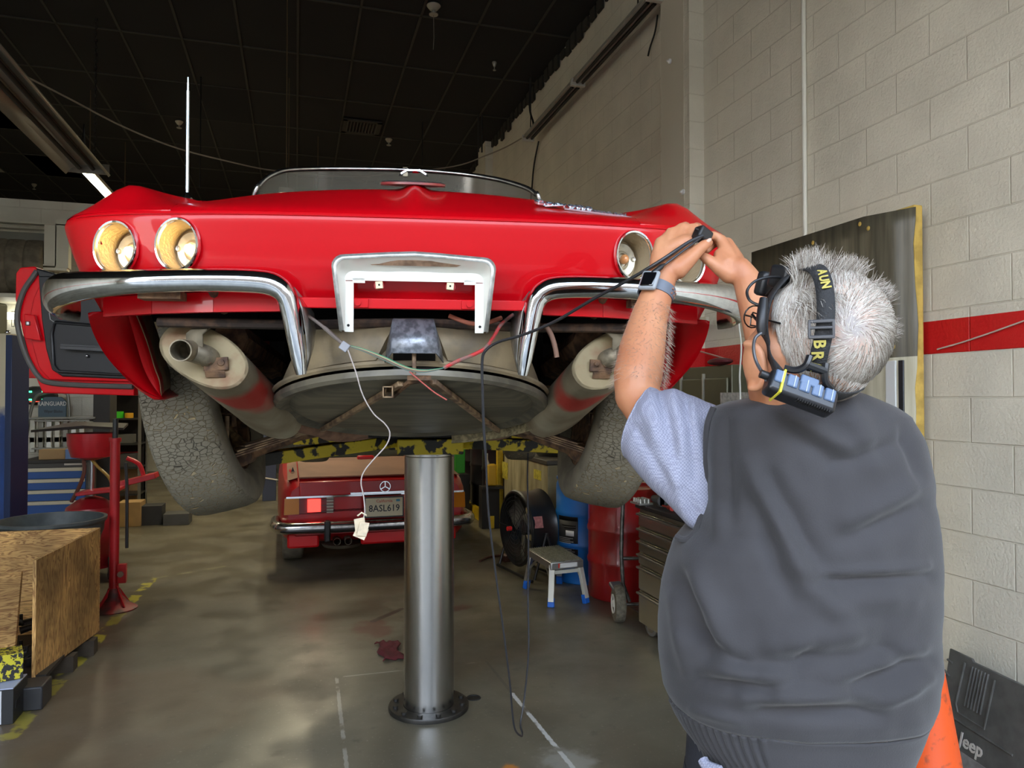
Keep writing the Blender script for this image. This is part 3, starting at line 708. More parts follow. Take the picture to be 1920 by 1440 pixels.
for s in (-1, 1):
    A0 = cp(383, 668, .16); B0 = cp(497, 770, .66)
    if s > 0: A0, B0 = mir(A0), mir(B0)
    ax_ = (B0 - A0).normalized()
    maj = V((-s * 1.0, 0, -.62)).normalized(); maj = (maj - ax_ * maj.dot(ax_)).normalized(); mnr = ax_.cross(maj).normalized()
    a_, b_ = .128, .070
    ring = lambda c, k=1.0, n=48: MB().ring(c, maj, mnr, a_ * k, b_ * k, n, 2.25)
    g = MB(); g.loft([ring(A0 - ax_ * .004, 1.02), ring(A0 + ax_ * .006, 1.02), ring(A0 + ax_ * .012), ring(B0), ring(B0 + ax_ * .006, 1.02), ring(B0 + ax_ * .014, 1.02), ring(B0 + ax_ * .015, .93)], False)
    g.loft([ring(B0 + ax_ * .015, .93), ring(B0 + ax_ * .010, .3)], True)
    mf = g.build('muffler', muffler_mat(A0.lerp(B0, .36) + maj * .06 + mnr * 0 + V((0, -.05, -.02))), car, ang=50)
    g = MB(); g.loft([ring(A0 - ax_ * .004, 1.02), ring(A0 - ax_ * .004, .95), ring(A0 + ax_ * .012, .92), ring(A0 + ax_ * .012, .2)], True)
    face = g.build('muffler_end', M_MUFE, mf, ang=50)
    g = MB(); pc = A0
    qq = lambda px, py, y: cp(px, py, y) if s < 0 else mir(cp(px, py, y))
    p0, p1, p2, p3 = qq(394, 676, .175), qq(388, 668, .135), qq(356, 658, .115), qq(338, 657, .05)
    pts = smooth_path([p0, p1, p2, p3], 5)
    ro, ri = .0275, .0245
    rings = []; 
    g.tube(pts, ro, 24, cap=False); d_ = (pts[-1] - pts[-2]).normalized(); x_ = d_.orthogonal().normalized(); y_ = d_.cross(x_)
    g.loft([g.ring(pts[-1], x_, y_, ro, ro, 24), g.ring(pts[-1], x_, y_, ri, ri, 24), g.ring(pts[-1] - d_ * .08, x_, y_, ri * .9, ri * .9, 24)], False)
    g.build('tailpipe', mat('sooty tailpipe', (.30, .25, .17), .55, .6, var=.5, vscale=30), mf)
    g = MB(); h0 = A0 + maj * .045 - ax_ * .012
    g.box(h0 - mnr * .0 + V((s * .0, -.004, -.004)), (.062, .012, .034), (0, s * R(4), 0)); g.box(h0 + V((0, -.012, -.03)), (.05, .004, .02), (R(30), 0, 0))
    g.cyl(h0 + V((-.014, -.02, .002)), h0 + V((-.014, -.005, .002)), .007, n=8); g.cyl(h0 + V((.014, -.014, .0)), h0 + V((.014, -.005, .0)), .009, n=12)
    hg = g.build('muffler_hanger', M_RUST, mf, bev=.0015)
    top_ = h0 + V((0, 0.0, .022))
    rows = []
    for x, y, z in ((-.026, -.012, 0), (-.026, -.03, .022), (-.030, -.02, .05), (-.02, .015, .072), (0, .06, .085)): rows.append([top_ + V((x * -s - .0, y, z)), top_ + V((x * -s + s * .042, y + .008, z))])
    MB().grid(rows).build('rubber_strap', mat('old rubber strap', (.16, .13, .08), .8, var=.3, vscale=20), mf, solid=.007, ang=70)
    # pipe from the muffler across to the car centre
    g = MB(); e_ = B0 + ax_ * .01
    g.tube(smooth_path([e_ - ax_ * .02 + maj * -.01, e_ + ax_ * .05 + V((-s * .03, 0, -.012)), cp(600, 806, .86) if s < 0 else mir(cp(600, 806, .86)), cp(655, 812, .98) if s < 0 else mir(cp(655, 812, .98)), V((s * .10, 1.12, 1.49)), V((s * .12, 2.0, 1.48))], 5), [.026] * 11 + [.033] * 10 + [.033] * 5, 16)
    g.build('exhaust_pipe', mat('rust-brown exhaust', (.30, .17, .11), .7, .3, var=.35, vscale=25), mf)
# ---- rear suspension
for s in (-1, 1):
    q = lambda px, py, y: cp(px, py, y) if s < 0 else mir(cp(px, py, y))
    g = MB()
    for k in range(4):
        d_ = V((0, 0, .006 * k - .006)); sh = k * .04
        g.bar(q(412 + 14 * k, 861 - 6 * k, .80) + d_, q(560, 812, .92) + d_ * 1.2, .055, .0055)
    g.bar(q(560, 812, .92), V((0, .96, 1.53)), .055, .02)
    g.build('leaf_spring', M_RUSTL, car)
    g = MB(); g.tube([q(458, 853, .88), q(560, 815, .98), V((s * .1, 1.05, 1.53))], .024, 14); g.cyl(q(452, 856, .84), q(466, 850, .93), .036, n=18); g.build('half_shaft', M_RUST, car)
    g = MB(); g.cyl(q(424, 875, .82), q(426, 780, .82), .0075, n=10); g.cyl(q(424, 876, .82), q(424, 868, .82), .014, n=12); g.build('spring_bolt', M_RUSTL, car)
    g = MB(); c_ = q(420, 787, .86)
    for dx, dz, a, b in ((0, .022, .075, .006), (0, -.022, .075, .006), (-.034, 0, .006, .044), (.034, 0, .006, .044)): g.box(c_ + V((dx, 0, dz)), (a, .05, b))
    g.box(c_ + V((0, .02, 0)), (.05, .02, .02)); g.build('bump_stop_bracket', M_RUST, car, bev=.002)
    g = MB(); g.prism([q(396, 790, .9), q(412, 795, .9), q(418, 815, .9), q(432, 845, .9), q(418, 858, .9), q(400, 845, .9)], (0, .03, 0))
    g.prism([q(412, 800, .95), q(430, 800, .95), q(470, 838, .95), q(436, 850, .95)], (0, .02, 0)); g.build('spindle_support', mat('rust-stained casting', (.30, .2, .09), .85, col2=(.1, .07, .04), vscale=40, bump=.5), car, bev=.003)
# ---- wheels
def tread_mat():
    m = bpy.data.materials.new('tyre tread'); m.use_nodes = True; n = m.node_tree; b = n.nodes['Principled BSDF']; N = n.nodes.new; L = n.links.new
    t = N('ShaderNodeUVMap'); mp = N('ShaderNodeMapping'); L(t.outputs[0], mp.inputs[0]); mp.inputs['Scale'].default_value = (1.1, 1.9, 1)
    nz = N('ShaderNodeTexNoise'); nz.inputs['Scale'].default_value = .9; nz.inputs['Detail'].default_value = 1; L(t.outputs[0], nz.inputs[0])
    ms = N('ShaderNodeMix'); ms.data_type = 'VECTOR'; ms.inputs[0].default_value = .12; L(mp.outputs[0], ms.inputs[4]); L(nz.outputs['Color'], ms.inputs[5])
    v = N('ShaderNodeTexVoronoi'); v.feature = 'DISTANCE_TO_EDGE'; v.inputs['Scale'].default_value = 2.2; v.inputs['Randomness'].default_value = .75; L(mp.outputs[0], v.inputs[0])
    r = N('ShaderNodeMapRange'); L(v.outputs['Distance'], r.inputs[0]); r.inputs[1].default_value = .0; r.inputs[2].default_value = .045
    c = N('ShaderNodeValToRGB'); L(r.outputs[0], c.inputs[0]); c.color_ramp.elements[0].color = (.50, .37, .18, 1); c.color_ramp.elements[0].position = .1; c.color_ramp.elements[1].color = (.145, .125, .085, 1); c.color_ramp.elements[1].position = .8
    
    nm = N('ShaderNodeTexNoise'); nm.inputs['Scale'].default_value = .22; L(t.outputs[0], nm.inputs[0]); rm = N('ShaderNodeMapRange'); L(nm.outputs['Fac'], rm.inputs[0]); rm.inputs[1].default_value = .42; rm.inputs[2].default_value = .6
    c2 = N('ShaderNodeValToRGB'); L(r.outputs[0], c2.inputs[0]); c2.color_ramp.elements[0].color = (.05, .042, .03, 1); c2.color_ramp.elements[1].color = (.145, .125, .085, 1); c2.color_ramp.elements[1].position = .7
    mm = N('ShaderNodeMix'); mm.data_type = 'RGBA'; L(rm.outputs[0], mm.inputs[0]); L(c2.outputs[0], mm.inputs[6]); L(c.outputs[0], mm.inputs[7])
    L(mm.outputs[2], b.inputs['Base Color']); b.inputs['Roughness'].default_value = .85
    bp = N('ShaderNodeBump'); bp.inputs['Strength'].default_value = 1; bp.inputs['Distance'].default_value = .005; L(r.outputs[0], bp.inputs['Height']); L(bp.outputs[0], b.inputs['Normal'])
    return m
M_TREAD = tread_mat()
M_SIDEW = mat('dusty tyre sidewall', (.17, .145, .10), .85, var=.35, vscale=12)
def make_tyre(parent, R_, W_, M, name='tyre', tread=True):
    h = W_ / 2
    prof = [(R_ * .62, -h * .78), (R_ * .72, -h * 1.0), (R_ * .86, -h * 1.03), (R_ * .95, -h * .95), (R_ * .985, -h * .84), (R_, -h * .6), (R_ * 1.005, 0), (R_, h * .6), (R_ * .985, h * .84), (R_ * .95, h * .95), (R_ * .86, h * 1.03), (R_ * .72, h), (R_ * .62, h * .78)]
    n = 72; me = bpy.data.meshes.new(name); vs = []; fs = []; uv = []; mi = []
    for k in range(n):
        a = 2 * PI * k / n
        for r, x in prof: vs.append(M @ V((x, r * math.cos(a), r * math.sin(a))))
    K = len(prof); acc = [0]
    for i in range(1, K): acc.append(acc[-1] + math.hypot(prof[i][0] - prof[i - 1][0], prof[i][1] - prof[i - 1][1]))
    for k in range(n):
        for i in range(K - 1):
            k2 = (k + 1) % n; fs.append((k * K + i, k2 * K + i, k2 * K + i + 1, k * K + i + 1))
            u0, u1 = acc[i] * 18, acc[i + 1] * 18; v0, v1 = k / n * 2 * PI * R_ * 18, (k + 1) / n * 2 * PI * R_ * 18
            uv += [(u0, v0), (u0, v1), (u1, v1), (u1, v0)]; mi.append(1 if 3 <= i <= 8 else 0)
    me.from_pydata([tuple(p) for p in vs], [], fs); me.materials.append(M_SIDEW); me.materials.append(M_TREAD if tread else M_SIDEW)
    me.polygons.foreach_set('material_index', mi); ul = me.uv_layers.new(name='UVMap'); ul.data.foreach_set('uv', [c for p in uv for c in p]); me.shade_smooth()
    o = bpy.data.objects.new(name, me); COL.objects.link(o); o.parent = parent; return o
def wheel(parent, c, R_, W_, camber, s, toe=0):
    M = Matrix.Translation(c) @ Matrix.Rotation(toe, 4, 'Z') @ Matrix.Rotation(camber, 4, 'Y')
    we = bpy.data.objects.new('wheel', None); COL.objects.link(we); we.parent = parent; we.location = c
    MM = Matrix.Translation(-V(c)) @ M
    make_tyre(we, R_, W_, MM)
    g = MB(); h = W_ / 2
    g.lathe([(R_ * .63, -h * .75), (R_ * .60, -h * .7), (R_ * .58, -h * .2), (R_ * .5, -h * .1), (R_ * .2, 0), (.03, s * .02)], (0, 0, 0), (1, 0, 0), 40, True); g.lathe([(R_ * .63, h * .75), (R_ * .60, h * .7), (R_ * .58, -h * .2)], (0, 0, 0), (1, 0, 0), 40, False)
    g.lathe([(R_ * .45, -s * h * .5), (R_ * .45, -s * h * .3), (.04, -s * h * .3), (.04, -s * h * .6)], (0, 0, 0), (1, 0, 0), 30, True)
    g.xf(MM); g.build('rim', M_RUST if parent is car else M_STEEL, we)
    return we
wheel(car, V((-.752, .93, 1.53)), .348, .225, R(-13), -1)
wheel(car, V((.740, .93, 1.53)), .348, .225, R(13), 1)
wheel(car, V((-.72, 3.36, 1.49)), .335, .2, R(-1), -1)
wheel(car, V((.72, 3.36, 1.49)), .335, .2, R(1), 1)
# ---- windscreen
ws = [(478, 362), (485, 350), (498, 336), (515, 326), (540, 319), (600, 316.5), (700, 317), (760, 318.5), (820, 322), (880, 328), (930, 336), (965, 345), (990, 354), (1004, 364), (1012, 376)]
wpts = [cp(a, b, 1.95 + .0 * i) for i, (a, b) in enumerate(ws)]
wc = sum((p.x for p in wpts)) / len(wpts)
wpts = [V((p.x, 2.0 - .30 * ((p.x - wc) / .75) ** 2 - .12 * (p.z - 2.6), p.z)) for p in wpts]
wpts = [CARI @ pln(a, b, CARM @ p, CYA) for (a, b), p in zip(ws, wpts)]
wpts = smooth_path([V((wpts[0].x - .10, wpts[0].y + .12, 2.28))] + wpts + [V((wpts[-1].x + .09, wpts[-1].y + .12, 2.28))], 4)
wf = MB().tube(wpts, .0125, 10).build('windscreen_frame', M_CHROMEW, car)
g = MB(); g.grid([[p for p in wpts], [V((p.x, p.y + .1, 2.26)) for p in wpts]])
gm = mat('dusty glass', (.10, .095, .07), .12, 0, var=.25, vscale=3, alpha=.82, spec=.8)
g.build('windscreen_glass', gm, wf)
g = MB(); g.box(cp(760, 323, 1.98), (.025, .02, .045)); g.build('mirror_bracket', mat('cream plastic', (.7, .66, .5), .5), wf)
# ---- antenna, fuel door, badges
b0 = cp(351, 350, .36); b0.z = Hf(b0.x, b0.y) + .002; AT = cp(352, 145, .36).z - b0.z; M_ANT = mat('polished antenna', (.62, .74, .82), .15, .9)
g = MB(); g.lathe([(.018, -.004), (.016, .004), (.009, .012), (.006, .018)], b0, (0, 0, 1), 20); an = g.build('antenna', M_CHROME, car)
MB().cyl(b0 + V((0, 0, .016)), b0 + V((0, 0, .026)), .0045, n=12).cyl(b0 + V((0, 0, .026)), b0 + V((0, 0, AT - .04)), .0052, .0050, n=12).cyl(b0 + V((0, 0, AT - .04)), b0 + V((0, 0, AT - .016)), .0035, n=12).cyl(b0 + V((0, 0, AT - .016)), b0 + V((0, 0, AT)), .0024, n=12).build('mast', M_ANT, an)
fd = V((-.007, .30, Hf(0, .30) - .012))
g = MB(); g.lathe([(.094, 0), (.096, .006), (.088, .010), (.082, .006), (.0001, .007)], fd, (0, -.24, 1), 48); fdo = g.build('fuel_filler_door', M_ALU, car)
g = MB(); g.bar(fd + V((-.035, -.08, .008)), fd + V((-.015, -.075, .022)), .02, .004); g.bar(fd + V((-.015, -.075, .020)), fd + V((.02, -.075, .020)), .02, .004); g.bar(fd + V((.02, -.075, .022)), fd + V((.04, -.08, .008)), .02, .004); g.build('flag_emblem', M_CHROME, fdo)
# script badge lying on the deck
bL, bR = cp(1012, 374, .22), cp(1170, 387, .22)
def deckz(x, y):
    rows = rear_profile(abs(x)); return interp([(a, b) for a, b in rows[8:]], y)
g = MB(); bx0, bx1 = bL.x, bR.x; M_BADGE = mat('badge chrome', (.8, .9, 1.0), .12, .9)
y0b = .14; z0 = deckz(bx0 + .03, y0b) + .003; z1 = deckz(bx1, y0b) + .003
dirx = V((bx1 - bx0, .012, z1 - z0)).normalized(); diry = V((0, .8, .46)).normalized()
bd = MB().bar(V((bx0 + .055, y0b - .005, z0 - .002)) + diry * .0, V((bx1, y0b + .004, z1 - .001)), .010, .004, up=(0, -.4, 1)).build('model_badge', M_BADGE, car)
text_mesh('Corvette', .050, frame(V((bx0 + .055, y0b + .012, z0 + .012)), dirx, diry), M_BADGE, 'badge_script', bd, .003, bold=.0008, sx=.9)
text_mesh('STING RAY', .026, frame(V((bx1 - .06, y0b + .016, z1 + .011)), dirx, diry), M_BADGE, 'badge_lettering', bd, .003, bold=.0006, sx=.8)
MB().bar(V((bx0, y0b + .02, z0 + .012)), V((bx0 + .05, y0b + .02, z0 + .016)), .05, .004, up=(0, -.4, 1)).build('badge_flags', M_BADGE, bd, bev=.001)
# ---- open door (hinged at the front, swung out)
dn = V((math.sin(R(7)), math.cos(R(7)), 0)); dp = V((-1.9, 1.98, 1.9))
DM = CARM
def dq(px, py, off=0.0):
    n3 = CARM.to_3x3() @ dn; p = CARI @ pln(px, py, CARM @ dp, n3); return p + dn * off
door_out = [(28, 512), (36, 501), (62, 499), (75, 506), (122, 519), (250, 519), (250, 742), (78, 737), (58, 690), (40, 620), (27, 560)]
g = MB(); g.prism([dq(a, b, .005) for a, b in door_out], dn * .06); door = g.build('door', M_RED, car, bev=.006, seg=3)
g = MB()
def ridge(pts, r, off, n=8): return MB().tube(smooth_path([dq(a, b, off) for a, b in pts], 5), r, n)
ridge([(70, 508), (62, 520), (44, 548), (33, 590), (38, 630), (52, 672), (72, 705), (92, 717), (150, 722), (250, 725)], .013, -.002).build('door_seal', mat('grey rubber seal', (.07, .065, .055), .6), door)
inner = [(84, 520), (66, 560), (58, 600), (62, 640), (76, 690), (96, 712), (250, 716), (250, 519)]
MB().prism([dq(a, b, -.014) for a, b in inner], dn * .03).build('door_frame', M_RED, door, bev=.005)
card = [(98, 600), (86, 612), (90, 660), (100, 696), (118, 710), (250, 712), (250, 565), (92, 520), (75, 512), (80, 560)]
card = [(78, 519), (122, 519), (250, 520), (250, 711), (122, 706), (103, 694), (92, 655), (84, 600)]
cd_ = MB().prism([dq(a, b, -.026) for a, b in card], dn * .02).build('door_card', mat('black vinyl card', (.009, .009, .010), .42), door, bev=.006, seg=3)
MB().tube([dq(a, b, -.03) for a, b in [(108, 609), (104, 628), (108, 685), (118, 697), (250, 704), (250, 617), (112, 605)]], .008, 8, True).build('card_bolster', mat('black vinyl card', (0, 0, 0)), cd_)
MB().tube([dq(a, b, -.028) for a, b in [(99, 588), (101, 600), (110, 606), (180, 612), (250, 616)]], .0018, 6).build('card_piping', mat('silver piping', (.45, .45, .45), .4, .6), cd_)
g = MB(); g.bar(dq(128, 651, -.05), dq(250, 658, -.05), .03, .026); g.bar(dq(128, 650, -.066), dq(250, 655, -.066), .003, .004)
g.build('door_pull', mat('moulded dark grip', (.05, .05, .052), .3), cd_, bev=.004)
MB().ball(dq(171, 668, -.034), .008, 12).build('door_knob', M_CHROMEW, cd_)
g = MB(); g.box(dq(61, 607, -.02), (.035, .03, .05)); g.cyl(dq(63, 604, -.04), dq(63, 612, -.04), .012, n=12); g.build('door_latch', M_STEEL, door, bev=.004)
g = MB(); g.prism([dq(55, 590, -.02), dq(74, 592, -.02), dq(86, 640, -.02), dq(56, 636, -.02)], -dn * .02); g.build('latch_pocket', M_RED, door, bev=.004)
MB().prism([dq(70, 503, -.02), dq(124, 519, -.02), dq(124, 528, -.02), dq(78, 524, -.02)], dn * .1).build('door_top_pad', mat('black vinyl card', (0, 0, 0)), door, bev=.008)
# ---- wiring hanging under the tail
def cpts(l): return smooth_path([cp(a, b, y) for a, b, y in l], 5)
hr = MB().tube(cpts([(578, 592, .05), (605, 612, .03), (628, 632, .01), (645, 646, 0)]), [.0042] * 6 + [.0055] * 5 + [.0045] * 5, 8).build('wiring_loom', mat('taped loom', (.16, .13, .11), .7), car)
wc_ = [(.04, .25, .16), (.45, .35, .12), (.35, .3, .24), (.05, .05, .06), (.25, .12, .05), (.08, .16, .14)]
for i, c in enumerate(wc_):
    o_ = (i - 2.5) * 1.7
    MB().tube(cpts([(645, 646, 0), (680, 656 + o_ * .4, -.002), (720, 672 + o_ * .7, -.004), (760, 690 + o_ * .6, -.004), (795, 696 + o_ * .4, -.002), (832, 690, 0)]), .0016, 6).build('loom_wire', mat('wire %d' % i, c, .5), hr)
MB().tube(cpts([(832, 690, 0), (860, 676, 0), (890, 664, .01), (910, 652, .02), (925, 632, .04), (940, 608, .06), (962, 590, .08)]), .0048, 8).build('loom_tail', mat('red flecked loom', (.20, .12, .10), .7, col2=(.5, .03, .03), vscale=20, thr=(.4, .5)), hr)
lead = MB().tube(cpts([(650, 650, 0), (658, 672, -.005), (668, 700, -.01), (680, 740, -.01), (700, 775, -.01), (722, 795, -.01), (731, 813, -.01), (724, 835, -.01), (700, 862, -.01), (682, 885, -.01), (677, 905, -.01), (682, 932, -.01), (684, 960, -.01), (681, 972, -.01)]), .0017, 6).build('hanging_lead', mat('pale grey wire', (.42, .36, .33), .5), car)
MB().box(cp(646, 650, 0), (.022, .012, .022), (0, R(35), 0)).build('loom_connector', mat('grey connector', (.28, .28, .3), .5), lead, bev=.002)
t0 = cp(678, 990, -.012)
tg = MB().box(t0 + V((-.004, 0, .008)), (.026, .0015, .034), (R(8), R(-8), R(14))).box(t0 + V((-.002, .004, -.012)), (.030, .0015, .028), (R(-12), R(22), R(-8))).box(t0 + V((.004, -.004, -.002)), (.024, .0015, .034), (R(5), R(12), R(20)))
tg.tube([t0 + V((-.01, 0, .03)), t0 + V((0, 0, .038)), t0 + V((.012, .002, .03))], .0022, 6).build('paper_tag', mat('cream paper', (.72, .6, .42), .8, var=.2, vscale=60), lead)
MB().tube(cpts([(768, 697, 0), (790, 716, -.01), (815, 736, -.015), (838, 750, -.015)]), .0018, 6).build('red_lead', mat('pinkish red wire', (.45, .09, .07), .5), car)
MB().tube(cpts([(1022, 610, .1), (1032, 625, .08), (1040, 648, .07), (1044, 670, .07)]), .007, 10).build('drain_hose', mat('brown rubber hose', (.22, .12, .08), .7), car)
MB().tube(cpts([(842, 592, .06), (880, 606, .05), (910, 606, .06), (940, 596, .08)]), .006, 8).build('brake_line', mat('rust red line', (.30, .09, .05), .7), car)

# ================================================================== IN-GROUND LIFT
pb = fl(804, 1326)
lift = empty('vehicle_lift', (pb.x, pb.y, 0), 0, 'in-ground hydraulic lift with polished steel piston holding up the red sports car', 'lift')
M_PISTON = mat('polished hydraulic piston', (.50, .49, .47), .26, 1.0, bump=.06, bscale=3, stretch=(8, 8, 400))
PR = .128; ZT = 1.345
MB().lathe([(PR, 0), (PR, ZT - .05), (PR + .003, ZT - .045), (PR + .003, ZT - .02), (PR, ZT)], (0, 0, 0), (0, 0, 1), 64).build('piston', M_PISTON, lift, ang=30)
fg = MB().lathe([(PR + .002, 0.003), (PR + .002, .022), (PR + .075, .022), (PR + .078, .016), (PR + .078, 0.0)], (0, 0, 0), (0, 0, 1), 64).build('floor_flange', mat('greasy black flange', (.03, .028, .024), .4, .3, var=.4, vscale=30), lift, ang=30)
for k in range(12): a = 2 * PI * k / 12 + .1; MB().cyl((math.cos(a) * .175, math.sin(a) * .175, .02), (math.cos(a) * .175, math.sin(a) * .175, .034), .013, n=6).build('flange_bolt', mat('greasy bolts', (.03, .028, .025), .4, .4), fg)
M_YB = mat('chipped yellow paint on black', (.62, .47, .02), .6, col2=(.018, .016, .012), vscale=14, bump=.3, bscale=50, thr=(.46, .50))
Rz = Matrix.Rotation(-CAR_A, 4, 'Z')
def lv(px, py, yl):                                                  # lift-local point from pixel, depth measured in the car frame
    return (CARM @ cp(px, py, yl)) - V((pb.x, pb.y, 0))
g = MB(); g.box((0, 0, ZT + .03), (.30, 1.0, .07), Rz.to_3x3()); g.box((0, 0, ZT + .012), (.40, .40, .03), Rz.to_3x3()); g.build('bolster', M_YB, lift, bev=.006)
for (a, b, y0, y1, px2, py2) in (((850, 828), None, 1.75, 1.5, 1062, 838), ((740, 826), None, 1.75, 1.45, 480, 862), ((760, 822), None, 2.2, 2.5, 560, 828), ((860, 822), None, 2.2, 2.5, 1010, 828)):
    A = lv(a[0], a[1], y0); B = lv(px2, py2, y1); B.z = A.z + (B.z - A.z) * .6 if y0 > 2 else B.z
    ar = MB().bar(A, B, .11, .055).build('lift_arm', M_YB, lift, bev=.004)
    MB().cyl(B + V((0, 0, .02)), B + V((0, 0, .075)), .05, n=20).build('lift_pad', mat('lift pad rubber', (.03, .03, .03), .8), ar)
# ================================================================== LEFT SIDE
# near left hanging reflector light (unlit, seen edge-on)
tN, tF = P(-60, 48, 5.6), V((0, 0, 0))
z0 = 3.75
e1 = fl(0, 96, z0 + .10); e2 = fl(192, 312, z0 + .10); b1 = fl(0, 205, z0); b2 = fl(140, 332, z0)
xm = (e1.x + b1.x) / 2; yA, yB = e1.y - 1.0, e2.y
lr_ = empty('reflector_light', (-1.95, (yA + yB) / 2, z0), R(90), 'long unlit reflector light hanging on chains at the upper left', 'ceiling light')
LL = yB - yA; M_RFL = mat('dull reflector metal', (.40, .37, .30), .38, .7, var=.25, vscale=3, stretch=(.2, 4, 4))
g = MB(); pr = [(.20, .02), (.185, .0), (.14, .06), (.06, .105), (.055, .15), (-.055, .15), (-.06, .105), (-.14, .06), (-.185, 0), (-.20, .02)]
g.grid([[V((x, a, b)) for a, b in pr] for x in (-LL / 2, LL / 2)]); g.build('reflector', M_RFL, lr_, solid=.004, ang=20)
MB().box((0, 0, .12), (LL, .10, .05)).build('housing', mat('brown housing', (.30, .27, .21), .5), lr_)
for s in (-1, 1): MB().cyl((-LL / 2 + .05, s * .06, .055), (LL / 2 - .05, s * .06, .055), .018, n=12).build('tube', mat('dead tube', (0, 0, 0)), lr_)
for s in (-1, 1):
    MB().tube([(s * (LL / 2 - .05), 0, .15), (s * (LL / 2 - .14), 0, .45), (s * (LL / 2 - .22), 0, .15)], .006, 5).build('chain_yoke', mat('rust-brown chain', (0, 0, 0)), lr_)
    MB().box((s * LL / 2, 0, .07), (.012, .38, .10)).build('end_plate', M_RFL, lr_)
# ---- back-left wall: cream framed window band, tyre shelf
PY = 9.0
def wq(px, py, Y=PY): return onY(px, py, Y)
M_CF = mat('cream painted timber', (.60, .58, .46), .5)
def wframe(x0, y0, x1, y1, Y=PY - .06, d=.08):
    a, b = wq(x0, y0, Y), wq(x1, y1, Y); return (a, b)
g = MB()
for (x0, y0, x1, y1) in ((-80, 411, 125, 421), (-80, 421, 105, 431), (-80, 488, 105, 499), (-80, 499, 125, 503), (83, 421, 105, 497), (104, 411, 128, 503)):
    a, b = wq(x0, y0, 8.42), wq(x1, y1, 8.42); g.box(((a.x + b.x) / 2, 8.47, (a.z + b.z) / 2), (abs(b.x - a.x), .10, abs(b.z - a.z)))
wf_ = g.build('window_1', M_CF, smooth=False); wf_['kind'] = 'structure'
a, b = wq(-80, 429, 8.5), wq(86, 490, 8.5)
gl = MB().box(((a.x + b.x) / 2, 8.5, (a.z + b.z) / 2), (b.x - a.x, .01, abs(a.z - b.z))).build('window_pane', mat('dusty office glass', (.12, .12, .09), .25, spec=.7), wf_)
# tyre shelf under the window
zt = wq(60, 551, 8.4).z; zt1 = wq(60, 503).z
o = empty('tyre_shelf', (-3.4, PY - .3, zt), 0, 'high wall shelf carrying black tyres under the cream framed window', 'shelf')
MB().box((0, 0, -.02), (2.6, .58, .04)).build('shelf_board', M_CF, o)
for k, px in enumerate((12, 45, 78)):
    c = wq(px, 540, PY - .3); c.z = zt + .32
    te = empty('tyre', (c.x, PY - .32, zt), 0, ['leftmost black tyre on the high wall shelf', 'middle black tyre on the high wall shelf', 'rightmost black tyre on the high wall shelf'][k], 'tyre', None)
    make_tyre(te, .31, .178, Matrix.Translation((0, 0, .31)), 'tyre_body', False)
# wall-mounted chrome lamp/sign strip
o = MB().box(wq(45, 593, PY - .08), (.36, .05, .07)).build('wall_light', mat('lit wall tube', (1, 1, .9), .3, emit=(1, .98, .85), estr=3)); tag(o, 'short lit tube light on the back wall left of the open car door', 'wall light')
g = MB()
a = wq(22, 584, PY - .1); b = wq(62, 604, PY - .1)
for t in range(9): g.tube([a.lerp(V((b.x, a.y, a.z)), t / 8), V((a.x + (b.x - a.x) * t / 8, a.y, b.z - .05))], .004, 4)
g.tube([a, V((b.x, a.y, a.z))], .006, 4); g.tube([V((a.x, a.y, b.z - .05)), V((b.x, a.y, b.z - .05))], .006, 4)
o = g.build('wire_basket', mat('pale wire', (.45, .43, .35), .5, .4)); tag(o, 'pale wire rack around the short wall tube light', 'rack')
# black wall device with green lights
c = wq(72, 742, PY - .12)
o = empty('charger_display', c, 0, 'rounded black wall device with glowing green and red display', 'display')
MB().ball((0, 0, 0), .17, 20, (1.1, .3, .62)).build('case', M_BLACK, o)
for sx_, sz_ in ((-1, 1), (1, 1), (-1, -1), (1, -1)): MB().box((sx_ * .065, -.05, sz_ * .042), (.036, .012, .016)).build('green_light', mat('green led', (.05, .8, .3), .4, emit=(.05, 1, .35), estr=2.5), o)
MB().box((0, -.052, -.062), (.13, .01, .006)).build('red_light', mat('red led', (.8, .05, .05), .4, emit=(1, .1, .05), estr=1.2), o)
g = MB()
for z in (-.03, .03): g.tube([(-.1, .08, z), (-.5, .08, z)], .006, 5)
g.build('mount_wire', mat('pale wire', (0, 0, 0)), o)
# ---- blue peeled post at the far left
bp_ = P(10, 800, 4.75); 
o = empty('lift_column', (P(1, 800, 5.8).x, P(1, 800, 5.8).y, 0), R(-16), 'blue steel machine column with peeling cream paint at the left edge', 'column')
hb = P(10, 627, 5.8).z
def blue_mat():
    m = mat('peeled blue enamel', (.012, .055, .22), .45, var=.3, bump=.3); m = m.copy(); n = m.node_tree; b = n.nodes['Principled BSDF']; N = n.nodes.new; L = n.links.new
    src = b.inputs['Base Color'].links[0].from_socket; t = N('ShaderNodeTexCoord'); sp = N('ShaderNodeSeparateXYZ'); L(t.outputs['Object'], sp.inputs[0])
    nz = N('ShaderNodeTexNoise'); nz.inputs['Scale'].default_value = 7; nz.inputs['Detail'].default_value = 8; L(t.outputs['Object'], nz.inputs[0])
    a = N('ShaderNodeMath'); a.operation = 'MULTIPLY_ADD'; a.inputs[1].default_value = .7; L(nz.outputs['Fac'], a.inputs[0]); L(sp.outputs['Z'], a.inputs[2])
    r = N('ShaderNodeMapRange'); L(a.outputs[0], r.inputs[0]); r.inputs[1].default_value = 1.70; r.inputs[2].default_value = 1.84
    mx = N('ShaderNodeMix'); mx.data_type = 'RGBA'; L(r.outputs[0], mx.inputs[0]); L(src, mx.inputs[6]); mx.inputs[7].default_value = (.52, .45, .30, 1); L(mx.outputs[2], b.inputs['Base Color']); return m
MB().box((0, 0, hb / 2), (.26, .2, hb)).build('post_body', blue_mat(), o, bev=.004)
